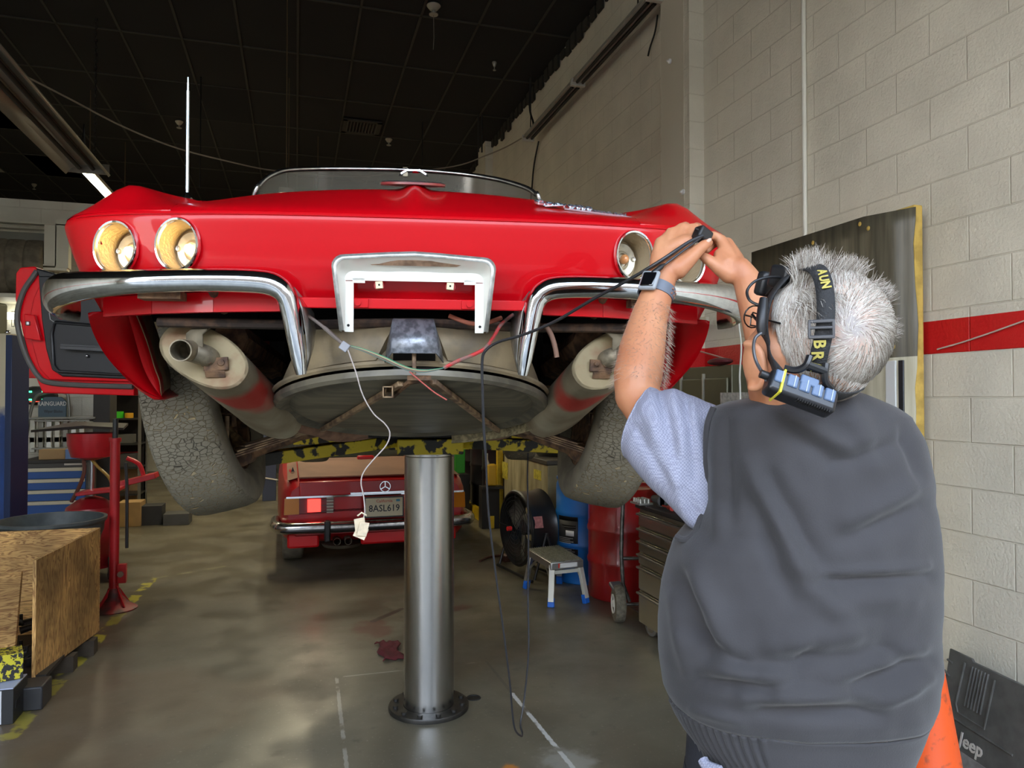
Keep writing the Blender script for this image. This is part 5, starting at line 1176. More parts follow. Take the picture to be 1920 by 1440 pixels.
MB().tube([(Ls / 2 - .1, 0, .07), (Ls / 2 - .12, 0, CH - zz)], .007, 6).build('hanger_chain', mat('sooty chain', (.02, .018, .015), .8), r)
MB().tube([(-Ls / 2 + .3, 0, .07), (-Ls / 2 + .3, 0, CH - zz)], .007, 6).build('hanger_chain', mat('sooty chain', (0, 0, 0)), r)
MB().tube(smooth_path(wp(r, [P(985, 255, 8.9), P(1000, 235, 8.9), P(993, 200, 9.0), P(996, 120, 9.1), P(997, 0, 9.2)]), 6), .012, 6).build('power_cord', mat('black cord', (.008, .008, .008), .7), r)
# cable slung across the ceiling from the left fixture, another on the right
o = MB().tube(smooth_path([P(52, 145, 6.2), P(130, 185, 6.6), P(230, 237, 7.1), P(330, 277, 7.6), P(430, 303, 8.1), P(515, 320, 8.6), P(640, 330, 9.4), P(720, 327, 9.8), P(850, 312, 10), P(910, 292, 9.8), P(950, 275, 9.4), P(985, 255, 8.9)], 6), .009, 6).build('ceiling_cable', mat('dusty cable', (.22, .19, .15), .8)); tag(o, 'thin grey cable sagging across under the black ceiling', 'cable')
o = MB().tube(smooth_path([onX(1010, 265, 2.86), onX(1000, 320, 2.86), onX(993, 420, 2.86)], 6), .010, 6).build('wall_cable', mat('black cord', (0, 0, 0))); tag(o, 'dark cord running down the block wall below the far end of the unlit strip light', 'cable')
o = MB().tube(smooth_path([onX(1233, 28, 2.87), onX(1228, 60, 2.86), onX(1219, 88, 2.87), onX(1215, 105, 2.86)], 6), .007, 6).build('loose_wire', mat('black cord', (0, 0, 0))); tag(o, 'short dark wire end sticking out of the wall beside the pilaster', 'wire')
for k, (px, py, lb) in enumerate([(1257, 115, 'upper'), (1282, 360, 'lower')]):
    p = onX(px, py, WX - .13); o = MB().lathe([(.02, 0), (.02, .012), (.008, .02), (.008, .03)], p, (-1, 0, 0), 12).build('wall_anchor', M_WHITE); tag(o, lb + ' of two small white anchors on the smooth pilaster face', 'anchor')
# ceiling details
def sprinkler(px, py, lb, big=1.0, string=False):
    p = fl(px, py, CH - .03); r = empty('sprinkler_head', p, 0, lb, 'sprinkler')
    MB().lathe([(.05 * big, .03), (.055 * big, .02), (.03 * big, -.02), (.012 * big, -.03), (.012 * big, -.06)], (0, 0, 0), (0, 0, 1), 20).build('escutcheon', mat('dusty sprinkler', (.38, .36, .3), .4, .5), r)
    MB().lathe([(.035 * big, -.062), (.035 * big, -.07)], (0, 0, 0), (0, 0, 1), 16).build('deflector', mat('dusty sprinkler', (0, 0, 0)), r)
    if string: MB().tube([(0, 0, -.07), (.004, 0, -.3), (-.003, 0, -.42)], .003, 5).build('cobweb_string', mat('dusty cable', (0, 0, 0)), r)
sprinkler(813, 15, 'white domed sprinkler head with a cobweb string under the ceiling', 1.3, True)
sprinkler(729, 264, 'small tan sprinkler head right of the ceiling vent', 1.0)
sprinkler(336, 231, 'small pale sprinkler head left of the car antenna tip', 1.0)
sprinkler(927, 121, 'tiny pale sprinkler head high in front of the right wall', .5)
sprinkler(64, 348, 'pale sprinkler head above the lit tube at the left', .8)
p = fl(678, 236, CH); vr = empty('ceiling_vent', (p.x, p.y, CH - .02), 0, 'square black louvred air vent set in the dark ceiling', 'vent')
g = MB()
for dx, dy, sx_, sy_ in ((0, .24, .54, .06), (0, -.24, .54, .06), (.24, 0, .06, .54), (-.24, 0, .06, .54)): g.box((dx, dy, 0), (sx_, sy_, .02))
g.build('frame', mat('dusty ceiling grid', (0, 0, 0)), vr)
MB().box((0, 0, .015), (.44, .44, .004)).build('duct_opening', M_DARK, vr)
for k in range(10): MB().box((-.20 + .0445 * k, 0, .0), (.008, .42, .025), (0, R(30 if k < 5 else -30), 0)).build('louvre', mat('dim louvre', (.06, .055, .042), .7), vr)
for (px, y0, y1, z, lb) in ((178, 0, 290, 7.6, 'rusty chain holding the near end of the left reflector light'), (375, 30, 352, 9.0, 'thin brown drop rod hanging behind the antenna'), (792, 130, 312, 10.5, 'dark drop rod left of the pipe hanger under the ceiling'), (897, 80, 285, 10.2, 'dark double pipe hanger close to the right wall')):
    p = P(px, y1, z)
    g = MB()
    if 'chain' in lb:
        k = p.z; i = 0
        while k < CH: g.tube([(p.x + .012 * math.cos(t) * (i % 2), p.y + .012 * math.cos(t) * (1 - i % 2), k + .022 * math.sin(t)) for t in [PI * j / 4 for j in range(8)]], .004, 5, True); k += .036; i += 1
    else: g.cyl(p, (p.x, p.y, CH), .012 if 'double' in lb else .008, n=6)
    if 'double' in lb: g.cyl(p + V((.05, 0, 0)), (p.x + .05, p.y, CH), .012, n=6)
    o = g.build('hanging_chain' if 'chain' in lb else 'drop_rod', mat('rust-brown chain', (.16, .10, .05), .8, .3) if 'double' not in lb else mat('sooty chain', (0, 0, 0))); tag(o, lb, 'chain' if 'chain' in lb else 'rod')
# ---- tall insulated board leaning on the right wall
y1, y0 = onX(1425, 480, 2.80).y, onX(1722, 372, 2.76).y
br_ = empty('insulated_board', (2.77, (y0 + y1) / 2, 0), 0, 'tall dark stained insulated board with yellow foam edge leaning on the right block wall', 'board')
def board_mat():
    m = bpy.data.materials.new('stained board face'); m.use_nodes = True; n = m.node_tree; b = n.nodes['Principled BSDF']; N = n.nodes.new; L = n.links.new
    t = N('ShaderNodeTexCoord'); sp = N('ShaderNodeSeparateXYZ'); L(t.outputs['Object'], sp.inputs[0])
    mp = N('ShaderNodeMapping'); mp.inputs['Scale'].default_value = (1, 9, .7); L(t.outputs['Object'], mp.inputs[0])
    ns = N('ShaderNodeTexNoise'); ns.inputs['Scale'].default_value = 3; ns.inputs['Detail'].default_value = 7; L(mp.outputs[0], ns.inputs[0])
    r = N('ShaderNodeValToRGB'); L(ns.outputs['Fac'], r.inputs[0]); r.color_ramp.elements[0].position = .3; r.color_ramp.elements[0].color = (.05, .045, .03, 1); r.color_ramp.elements[1].position = .7; r.color_ramp.elements[1].color = (.15, .13, .085, 1)
    r2 = N('ShaderNodeValToRGB'); L(ns.outputs['Fac'], r2.inputs[0]); r2.color_ramp.elements[0].position = .3; r2.color_ramp.elements[0].color = (.42, .38, .25, 1); r2.color_ramp.elements[1].position = .7; r2.color_ramp.elements[1].color = (.62, .58, .44, 1)
    g = N('ShaderNodeMath'); g.operation = 'GREATER_THAN'; g.inputs[1].default_value = 1.79; L(sp.outputs['Z'], g.inputs[0])
    mx = N('ShaderNodeMix'); mx.data_type = 'RGBA'; L(g.outputs[0], mx.inputs[0]); L(r2.outputs[0], mx.inputs[6]); L(r.outputs[0], mx.inputs[7])
    L(mx.outputs[2], b.inputs['Base Color']); b.inputs['Roughness'].default_value = .38
    w_ = N('ShaderNodeTexWave'); w_.bands_direction = 'Y'; w_.inputs['Scale'].default_value = 2.2; w_.inputs['Distortion'].default_value = .6; L(t.outputs['Object'], w_.inputs[0])
    bp = N('ShaderNodeBump'); bp.inputs['Strength'].default_value = .4; bp.inputs['Distance'].default_value = .01; L(w_.outputs['Fac'], bp.inputs['Height']); L(bp.outputs[0], b.inputs['Normal'])
    return m
W2 = (y1 - y0) / 2; HB = 2.51
fm = board_mat()
g = MB(); nn = 26
rows = []
for k in range(nn + 1):
    z = HB * k / nn; rows.append([V((-.03 - .0015 * math.sin(z * 7), -W2 + .012 * math.sin(z * 9) + .006 * math.sin(z * 31), z)), V((-.03, -W2 * .5, z)), V((-.03, 0, z)), V((-.03, W2, z))])
rows[-1][0].z -= .03; rows[-2][0].z -= .0
g.grid(rows)
sk = g.build('face_skin', fm, br_, ang=60, solid=.003)
MB().box((.0, 0, HB / 2), (.05, W2 * 2 - .02, HB - .03)).build('foam_core', mat('yellow foam', (.60, .40, .09), .9, var=.3, vscale=14, bump=.5, bscale=30), br_, bev=.006)
for (px, py, dz) in ((1524, 455, .06), (1612, 420, .05), (1628, 428, .05), (1675, 650, .06)):
    p = onX(px, py, 2.735) - br_.location
    MB().lathe([(.012, 0), (.008, .002), (.001, .003)], p, (-1, 0, 0), 10).xf(Matrix.Translation((0, 0, 0))).build('foam_chip', mat('foam chip', (.62, .42, .10), .9), sk)
p = onX(1690, 700, 2.735) - br_.location
MB().box((-.035, p.y, .9), (.008, .03, 1.75)).build('dark_channel', mat('dark channel', (.05, .055, .06), .3, .5), sk, bev=.002)
MB().box((-.037, p.y + .06, .9), (.01, .06, 1.75)).build('white_strip', mat('glossy white strip', (.75, .76, .74), .3), sk, bev=.002)
# ---- traffic cone
ct = P(1745, 1166, 2.62); r = empty('traffic_cone', (ct.x, ct.y, 0), 0, 'tall scuffed orange traffic cone standing behind the man by the wall', 'cone')
hC = ct.z
M_CONE = mat('scuffed orange pvc', (.85, .10, .01), .5, col2=(.45, .07, .02), vscale=30, thr=(.3, .42), bump=.2)
MB().lathe([(.145, .035), (.135, .05), (.022, hC - .04), (.020, hC - .012), (.014, hC - .004), (.012, hC - .03)], (0, 0, 0), (0, 0, 1), 40, False).build('cone_body', M_CONE, r)
MB().box((0, 0, .018), (.36, .36, .034)).build('base', mat('black cone base', (.03, .03, .03), .8), r, bev=.01)
# ---- black moulded truck liner with lettering leaning on the wall, bottom right
rr0 = onX(1785, 1216, 2.80); rr1 = onX(1930, 1288, 2.74)
u = (rr1 - rr0); u.z = 0; u.normalize(); ez = V((.06, 0, 1)).normalized(); HT = rr0.z
ezs = (rr0 - V((rr0.x - .11, rr0.y, 0))).normalized()
lr = empty('tailgate_liner', (rr0.x - .11, rr0.y, 0), 0, 'black moulded plastic truck liner with raised lettering leaning on the wall at the bottom right', 'car mat')
M_LIN = mat('black moulded liner', (.115, .112, .10), .6, var=.25, vscale=14, bump=.15, bscale=60)
WL = .52
def lp(a, h, d=0): return u * a + ezs * h + u.cross(ezs).normalized() * d
sg = 1 if u.cross(ezs).x < 0 else -1
nrm = u.cross(ezs).normalized() * sg
def lq(a, h, d=0): return u * a + ezs * h + nrm * d
hL = HT / ezs.z
g = MB(); g.prism([lq(0, 0, 0), lq(WL, 0, 0), lq(WL, hL - .01, 0), lq(.14, hL - .01, 0), lq(.13, hL, 0), lq(0, hL, 0), lq(.004, hL * .8, 0), lq(-.014, hL * .66, 0), lq(-.006, hL * .6, 0), lq(-.02, hL * .3, 0)], nrm * .012)
pan = g.build('panel', M_LIN, lr, bev=.004)
def rib(a0, h0, a1, h1, wd=.007, dep=.014): return MB().bar(lq(a0, h0, .013), lq(a1, h1, .013), wd, dep, up=tuple(nrm))
for k in range(6): rib(.145 + k * .017, hL - .03, .135 + k * .017, hL - .20, .006, .012).build('moulded_rib', M_LIN, pan, bev=.0015)
for pts in ([(.10, hL - .03), (.085, hL - .21), (.105, hL - .24), (.25, hL - .245), (.265, hL - .04)], [(.0, hL - .05), (.03, hL - .055)], [(-.008, hL - .1), (.028, hL - .115)], [(.04, .02), (.045, hL - .29), (.065, hL - .27), (.40, hL - .28)]):
    MB().tube([lq(a, h, .013) for a, h in pts], .005, 6).build('moulded_ridge', M_LIN, pan)
MB().prism([lq(.09, .0, .012), lq(.40, .0, .012), lq(.40, hL - .385, .012), lq(.09, hL - .38, .012)], nrm * .003).build('printed_panel', mat('worn pale print', (.30, .28, .26), .6, var=.3, vscale=20), pan)
text_mesh('Jeep', .075, frame(lr.location + lq(.20, hL - .335, .0150), u if u.dot(RT) > 0 else -u, ezs), mat('cream lettering', (.62, .58, .5), .5), 'lettering', None, .001, bold=.0016)
tj = bpy.data.objects['lettering']; tj.data.transform(Matrix.Translation(-lr.location)); tj.parent = pan
# ---- metal locker cabinet by the wall
def onXp(px, py, X): return onX(px, py, X)
XL = 2.59
ya, yb_ = y1 + .03, onX(1240, 700, XL).y
lk = empty('storage_cabinet', ((XL + WX - .01) / 2, (ya + yb_) / 2, 0), 0, 'tall olive steel storage cabinet standing along the right wall past the man', 'cabinet')
M_OLV = mat('olive enamelled steel', (.135, .13, .075), .38, .3, var=.15, vscale=3)
HK = onX(1330, 686, XL).z; dX = (WX - .01 - XL)
MB().box((.01, 0, HK / 2), (dX - .02, yb_ - ya, HK)).build('body', M_OLV, lk, bev=.006)
nd = 3
for k in range(nd):
    ym = (yb_ - ya) * ((k + .5) / nd - .5)
    dd = MB().box((-dX / 2 + .004, ym, HK / 2 - .02), (.02, (yb_ - ya) / nd - .03, HK - .12)).build('cabinet_door', M_OLV, lk, bev=.008)
    MB().box((-dX / 2 - .015, ym - .12, 1.0), (.02, .012, .12)).build('handle', M_STEEL, dd, bev=.003)
    MB().box((-dX / 2 - .002, ym + (yb_ - ya) / nd / 2, HK / 2), (.02, .012, HK - .1)).build('edge_strip', mat('pale strip', (.45, .43, .34), .4, .4), lk)
pc = onX(1378, 745, XL - .03)
o = MB().box((XL - .016, pc.y, pc.z - .05), (.004, .36, .16)).build('printed_notice', mat('printed paper', (.55, .54, .48), .7, var=.35, vscale=40)); tag(o, 'printed white notice fixed to the olive storage cabinet', 'notice')
o = MB().tube(smooth_path([P(1388, 560, 3.6), P(1385, 600, 3.6), P(1390, 650, 3.6), P(1387, 700, 3.6), P(1388, 745, 3.6), P(1390, 900, 3.6), V((P(1390, 900, 3.6).x, P(1390, 900, 3.6).y, .01))], 5), .0045, 6).build('extension_cord', mat('white cord', (.6, .6, .52), .5)); tag(o, 'white cord hanging straight down in front of the olive cabinet', 'cord')
hc = onX(1287, 607, WX - .125)
o = MB().box((WX - .125, hc.y - .15, hc.z), (.03, .28, .05)).build('wall_plate', M_WALLP, bev=.006); tag(o, 'cream painted metal plate on the wall right below the car bumper', 'plate')
o = MB().tube(smooth_path([onX(1281, 650, 2.75), onX(1310, 658, 2.74), onX(1345, 668, 2.72), onX(1366, 675, 2.72)], 4), .006, 6).build('stripe_wire', mat('pinkish wire', (.5, .3, .25), .6)); tag(o, 'thin pale wire crossing the red wall stripe above the cabinet', 'wire')
o = MB().tube(smooth_path([onX(1757, 655, WX - .012), onX(1800, 643, WX - .012), onX(1860, 623, WX - .012), onX(1935, 596, WX - .012)], 4), .0035, 6).build('wall_cable', mat('pale cord', (.62, .5, .42), .6)); tag(o, 'thin pale cord slanting up over the red stripe at the right edge', 'cord')
o = MB().ball(onX(1350, 678, 2.62), .05, 14, (1.2, 2.4, .5)).build('baseball_cap', mat('maroon cap', (.10, .01, .015), .5)); tag(o, 'dark maroon cap lying on top of the olive cabinet', 'cap')
# ---- rolling steel tool chest
XT = 2.24
yT1 = onX(1199, 950, XT).y; yT0 = yT1 - .68; ym = (yT0 + yT1) / 2
tcz = onX(1200, 945, XT).z; dX = .31
tr = empty('tool_chest', (XT + dX / 2, ym, 0), 0, 'stainless rolling tool chest with black top beside the red drum', 'tool chest')
M_STN = mat('stainless drawer front', (.40, .36, .27), .26, .9)
zb = .16
MB().box((0, 0, (zb + tcz - .03) / 2), (dX, .68, tcz - .03 - zb)).build('case', mat('dark steel case', (.16, .15, .12), .35, .6), tr, bev=.006)
MB().box((0, 0, tcz - .012), (dX + .04, .74, .03)).build('top_mat', mat('black rubber top', (.02, .018, .018), .6), tr, bev=.006)
hs = [.10, .085, .085, .085, .17, .22]; z = tcz - .045
for h in hs:
    d_ = MB().box((-dX / 2 - .008, 0, z - h / 2), (.018, .64, h - .012)).build('drawer', M_STN, tr, bev=.002)
    MB().bar((-dX / 2 - .03, -.31, z - .016), (-dX / 2 - .03, .31, z - .016), .028, .014).build('drawer_pull', mat('satin pull', (.30, .29, .26), .3, .9), d_, bev=.004)
    z -= h
for sx_, sy_ in ((-1, -1), (-1, 1), (1, -1), (1, 1)):
    c_ = V((sx_ * (dX / 2 - .06), sy_ * .27, .065))
    cs = MB().box(c_ + V((0, 0, .065)), (.05, .05, .06)).build('caster', M_CHROMEW, tr)
    MB().lathe([(.045, -.018), (.062, -.016), (.064, 0), (.062, .016), (.045, .018)], c_, (1, .15, 0), 20, True).build('caster_wheel', mat('grey wheel', (.14, .13, .11), .6), cs)
    MB().lathe([(.04, -.02), (.04, .02)], c_, (1, .15, 0), 12, True).build('caster_hub', M_CHROMEW, cs)
tb_ = V((XT + dX / 2, ym, tcz + .004))
for i, (px, dy, hh, c, lb) in enumerate([(-.16, .30, .05, (.55, .55, .5), 'shiny socket set case on the tool chest beside the drum'), (-.10, .18, .09, (.06, .06, .06), 'black air tool lying on the tool chest'), (0, .27, .14, (.05, .10, .06), 'dark green bottle at the back of the tool chest'), (-.12, .0, .05, (.4, .03, .02), 'small red-handled tool on the tool chest edge')]):
    g = MB()
    if 'bottle' in lb: g.lathe([(.03, 0), (.03, hh * .7), (.012, hh * .85), (.012, hh)], tb_ + V((px, dy, 0)), (0, 0, 1), 16)
    elif 'air tool' in lb: g.cyl(tb_ + V((px, dy - .06, .045)), tb_ + V((px, dy + .06, .045)), .035, .022, 14); g.box(tb_ + V((px, dy - .04, .05)), (.03, .04, .09))
    elif 'socket' in lb:
        g.box(tb_ + V((px, dy, .008)), (.10, .14, .012))
        for a in range(3):
            for b2 in range(4): g.cyl(tb_ + V((px - .03 + a * .03, dy - .045 + b2 * .03, .014)), tb_ + V((px - .03 + a * .03, dy - .045 + b2 * .03, .04)), .011, n=10)
    else: g.cyl(tb_ + V((px, dy - .05, .02)), tb_ + V((px, dy, .02)), .018, .014, 12); g.cyl(tb_ + V((px, dy, .02)), tb_ + V((px, dy + .08, .02)), .006, n=8)
    o = g.build(['socket_set', 'air_tool', 'spray_bottle', 'screwdriver'][i], mat('tool colour %d' % i, c, .3 if i == 0 else .5, .8 if i == 0 else 0)); tag(o, lb, 'tool' if i != 2 else 'bottle')
# ---- drums
def drum(c, rad, h, m, name, label, ribs, top='flat'):
    r = empty(name, (c.x, c.y, 0), 0, label, 'drum')
    prof = [(rad * .98, 0), (rad, .008), (rad, .02)]
    for zr in ribs: prof += [(rad, h * zr - .03), (rad * 1.03, h * zr - .012), (rad * 1.03, h * zr + .012), (rad, h * zr + .03)]
    if top == 'flat': prof += [(rad, h - .02), (rad * 1.015, h - .012), (rad * 1.015, h), (rad * .97, h), (rad * .965, h - .02), (.001, h - .02)]
    else: prof += [(rad, h - .10), (rad * .99, h - .06), (rad * .93, h - .03), (rad * .93, h - .022), (rad * .99, h - .018), (rad * .99, h), (rad * .9, h), (rad * .88, h - .03), (.001, h - .03)]
    MB().lathe(prof, (0, 0, 0), (0, 0, 1), 64, False).build('drum_body', m, r, ang=30)
    return r
rc = fl(1150, 1137); rc = V((rc.x + .10, rc.y + .30, 0))
def edge_fit(px_left, y, rad):                                       # centre so that the left silhouette sits on a photo column
    return y
dR = .29
def centre_for(pxl, pyb, rad):
    f = fl(pxl, pyb); d = V((f.x, f.y, 0)).normalized(); side = V((d.y, -d.x, 0)); D = V((f.x, f.y, 0)).length
    return V((f.x, f.y, 0)) + side * rad
rd = drum(centre_for(1103, 1112, dR), dR, .88, mat('red drum enamel', (.36, .012, .012), .28, 0, var=.15, vscale=5, coat=.5), 'steel_drum', 'dark red steel drum standing right of the blue barrel', (.33, .62))
ob = rd.location
MB().cyl((-.1, .1, .86), (-.1, .1, .885), .03, n=16).build('bung', M_STEEL, rd)
bd_ = centre_for(1043, 1083, .258)
bl = drum(bd_, .258, .90, mat('blue polyethylene', (.008, .155, .52), .38, 0, var=.1), 'plastic_barrel', 'bright blue plastic barrel with a yellow and black label', (.36, .66), 'lip')
vd = (CP - bl.location); vd.z = 0; vd.normalize(); sd = V((vd.y, -vd.x, 0)) * -1
def curved_label(r_, rad, a0, a1, z0, z1, m, name, parent, off=.002):
    base = math.atan2(vd.y, vd.x); return MB().grid([[V(((rad + off) * math.cos(base + a), (rad + off) * math.sin(base + a), z)) for a in [a0 + (a1 - a0) * k / 12 for k in range(13)]] for z in (z0, z1)]).build(name, m, parent, solid=.0015)
ll = curved_label(bl, .258, R(-78), R(0), .28, .60, mat('black drum label', (.03, .03, .03), .5, var=.5), 'label', bl)
ll = curved_label(bl, .258, R(-62), R(-14), .25, .60, mat('black drum label', (0, 0, 0)), 'label', bl)
bpy.data.objects.remove([o for o in bl.children if o.name.startswith('label')][0], do_unlink=True)
curved_label(bl, .258, R(-62), R(-14), .54, .60, mat('yellow band', (.75, .62, .08), .5), 'label_band', ll, .004)
curved_label(bl, .258, R(-40), R(-22), .41, .455, mat('white box', (.7, .7, .68), .5), 'label_panel', ll, .004)
for k in range(9): curved_label(bl, .258, R(-60), R(-20 - (k * 7) % 13), .275 + k * .014, .280 + k * .014, mat('label print', (.35, .35, .33), .5), 'label_line', ll, .004)
curved_label(bl, .258, R(-50), R(-18), .495, .505, mat('yellow band', (0, 0, 0)), 'label_title', ll, .004)
curved_label(bl, .258, R(-44), R(-18), .475, .485, mat('yellow band', (0, 0, 0)), 'label_title', ll, .004)
# ---- hand truck
hw = fl(1160, 1166); ht = empty('hand_truck', (hw.x, hw.y, 0), 0, 'grey steel hand truck with pneumatic tyres standing in front of the red drum', 'hand truck')
ax = V((.93, -.25, 0)).normalized(); M_HT = mat('dull grey steel', (.26, .25, .23), .4, .8, var=.4, vscale=30)
I0 = lambda px, py, z: P(px, py, z) - ht.location
zc = (ht.location - CP).dot(FW)
def mk(px, py, dz=0): return P(px, py, zc + .12 + dz) - ht.location
g = MB(); up0 = mk(1169, 925); g.tube([mk(1180, 1128), mk(1168, 1095), mk(1165, 1040), mk(1166, 990), up0], .0145, 10)
off_ = ax * .27
g.tube([mk(1180, 1128) + off_, mk(1168, 1095) + off_, mk(1165, 1040) + off_, mk(1166, 990) + off_, up0 + off_, up0 + off_ + V((0, 0, .1)), up0 + V((0, 0, .1)), up0], .0145, 10)
g.build('frame', M_HT, ht)
for py in (1047, 1133): MB().cyl(mk(1168, py), mk(1168, py) + off_, .013, n=10).build('crossbar', M_HT, ht)
MB().box(mk(1190, 1135) + off_ * .5 + V((0, .03, -.03)), (.27, .2, .006)).build('toe_plate', M_HT, ht)
for k in (0, 1):
    c_ = V((0, 0, .13)) + off_ * (1.15 * k)
    wh_ = MB().lathe([(.07, -.035), (.10, -.04), (.122, -.034), (.130, -.018), (.131, 0), (.130, .018), (.122, .034), (.10, .04), (.07, .035)], c_, tuple(ax), 36, True).build('wheel', mat('dusty pneumatic tyre', (.15, .13, .09), .9, var=.4, vscale=40, bump=.8, bscale=90), ht)
    MB().lathe([(.068, -.045), (.066, -.036), (.03, -.030), (.02, -.046), (.001, -.046)], c_, tuple(ax), 28, False).build('wheel_hub', mat('cream hub', (.66, .63, .54), .4), wh_)
    MB().box(c_ + V((-.0, .02, .11)) + ax * .0, (.09, .12, .03), (R(20), 0, 0)).build('fender', mat('grey fender', (.13, .13, .14), .4, .5), ht, bev=.01)
# ---- aluminium step stool with blue feet
f1, f2, f3, f4 = fl(1033, 1139), fl(1099, 1131), fl(986, 1103), fl(1049, 1094)
sc_ = (f1 + f2 + f3 + f4) / 4
stl = empty('step_stool', (sc_.x, sc_.y, 0), 0, 'aluminium folding work platform with blue rubber feet in front of the fan', 'step stool')
feet = [f - stl.location for f in (f1, f2, f3, f4)]
HS = .335; tops = [V((f.x * .78, f.y * .80, HS - .03)) for f in feet]
M_CRM = mat('cream coated leg', (.66, .64, .55), .4, .2)
for i, (f, t) in enumerate(zip(feet, tops)):
    lg = MB().bar(f + V((0, 0, .04)), t, .045, .028).build('leg', M_CRM if i < 2 else M_ALU, stl, bev=.003)
    MB().bar(f, f + (t - f).normalized() * .07, .052, .036).build('rubber_foot', mat('blue rubber', (.01, .14, .62), .5), lg, bev=.004)
p1, p2, p3, p4 = [V((t.x * 1.14, t.y * 1.12, HS - .012)) for t in tops]
pf = MB().prism([p1, p2, p4, p3], (0, 0, .012)).build('platform', mat('ribbed aluminium deck', (.30, .31, .27), .45, .6, var=.3, vscale=30), stl, bev=.002)
for k in range(14):
    t = (k + .5) / 14; MB().bar(p1.lerp(p2, t) + V((0, 0, .014)), p3.lerp(p4, t) + V((0, 0, .014)), .008, .006).build('grip_rib', mat('ribbed aluminium deck', (0, 0, 0)), pf)
for a, b in ((p1, p2), (p3, p4), (p1, p3), (p2, p4)): MB().bar(a - V((0, 0, .022)), b - V((0, 0, .022)), .012, .055).build('rail', M_ALU, stl, bev=.003)
dx_ = (p2 - p1).normalized()
st_ = MB().bar(p1 + dx_ * .07 + V((0, 0, -.02)) - V((dx_.y, -dx_.x, 0)) * -.0, p2 - dx_ * .05 + V((0, 0, -.02)), .016, .034).build('warning_sticker', mat('white sticker', (.75, .74, .7), .5), stl)
MB().bar(p1 + dx_ * .055 + V((0, 0, -.02)), p1 + dx_ * .065 + V((0, 0, -.02)), .018, .034).build('red_mark', mat('red mark', (.7, .04, .02), .5), st_)
for a, b in ((0, 1), (2, 3)): MB().bar(feet[a].lerp(tops[a], .82), feet[b].lerp(tops[b], .82), .014, .026).build('brace', M_CRM if a == 0 else M_ALU, stl)
for a, b in ((0, 2), (1, 3)):
    for q0, q1 in ((a, b), (b, a)): MB().bar(feet[q0].lerp(tops[q0], .55), tops[q1].lerp(tops[q0], .62), .008, .018).build('brace', M_ALU, stl)
# ---- drum fan
fc = P(990, 988, 6.7); fn = empty('drum_fan', (fc.x, fc.y, 0), 0, 'large black drum fan standing behind the step stool', 'fan')
fa = V((-.985, -.17, 0)).normalized(); RF = .33; cF = V((0, 0, fc.z + .0))
dep = .13
MB().lathe([(RF, -dep), (RF + .012, -dep + .01), (RF + .004, -dep + .03), (RF * .985, -.05), (RF * .985, .05), (RF + .004, dep - .03), (RF + .012, dep - .01), (RF, dep), (RF - .01, dep), (RF - .02, 0), (RF - .01, -dep)], cF, tuple(fa), 56, False, True).build('drum_shroud', mat('satin black sheet', (.022, .022, .022), .3, .3), fn, ang=30)
gr = MB()
for k in range(9): gr.tube([cF + fa * (dep + .012 * (1 - (k / 9) ** 2)) + (V((-fa.y, fa.x, 0)) * math.cos(t) + V((0, 0, 1)) * math.sin(t)) * RF * (.12 + .105 * k) for t in [2 * PI * j / 40 for j in range(40)]], .0022, 4, True)
for j in range(8):
    t = 2 * PI * j / 8; e_ = V((-fa.y, fa.x, 0)) * math.cos(t) + V((0, 0, 1)) * math.sin(t); gr.tube([cF + fa * (dep + .01) + e_ * .03, cF + fa * dep + e_ * RF], .003, 4)
gr.build('wire_guard', M_BLACKM, fn)
MB().cyl(cF - fa * .08, cF + fa * .05, .07, n=20).build('motor', M_BLACKM, fn)
MB().cyl(cF + fa * .17, cF + fa * .21, .02, n=14).build('guard_badge', mat('red badge', (.6, .02, .02), .4), fn)
for j in range(3):
    t = 2 * PI * j / 3 + .4; e_ = V((-fa.y, fa.x, 0)) * math.cos(t) + V((0, 0, 1)) * math.sin(t); f_ = fa.cross(e_)
    MB().grid([[cF + e_ * r_ + f_ * q * .09 + fa * q * .03 + fa * .04 for q in (-1, -.3, .3, 1)] for r_ in (.06, .15, .22, RF * .88)]).build('blade', mat('grey fan blade', (.16, .16, .14), .4), fn, solid=.003)
sdv = V((-fa.y, fa.x, 0))
if sdv.dot(V((fc.x, fc.y, 0))) > 0: sdv = -sdv
for s in (-1, 1):
    MB().tube([cF + sdv * s * (RF + .02), sdv * s * (RF + .02) + V((0, 0, .03)) + fa * .12], .013, 8).build('stand_leg', M_BLACKM, fn)
    MB().tube([cF + sdv * s * (RF + .02), sdv * s * (RF + .02) + V((0, 0, .03)) - fa * .12], .013, 8).build('stand_leg', M_BLACKM, fn)
for s in (-1, 1): MB().tube([sdv * (RF + .02) + fa * .14 * s + V((0, 0, .02)), -sdv * (RF + .02) + fa * .14 * s + V((0, 0, .02))], .014, 8).build('base_bar', M_BLACKM, fn)
sp_ = P(1031, 968, 6.0) - fn.location; dr_ = (sp_ - cF); dr_ -= fa * dr_.dot(fa); dr_.normalize()
tl = V((dr_.cross(fa)));
MB().prism([cF + dr_ * (RF + .0) + fa * a + tl * b for a, b in ((.02, -.05), (.12, -.05), (.12, .05), (.02, .05))], dr_ * .003).build('rating_plate', mat('pink rating label', (.52, .2, .18), .5, var=.3, vscale=40), fn)
o = MB().tube(smooth_path([fl(945, 1040, .01), fl(915, 1045, .01), fl(900, 1052, .01)], 4), .012, 6); o.cyl(fl(948, 1046, .02), fl(955, 1050, .02), .05, n=12)
o = o.build('air_fitting', mat('oily dark steel', (.10, .04, .03), .5, .4)); tag(o, 'small oily air fitting lying on the floor left of the fan', 'fitting')
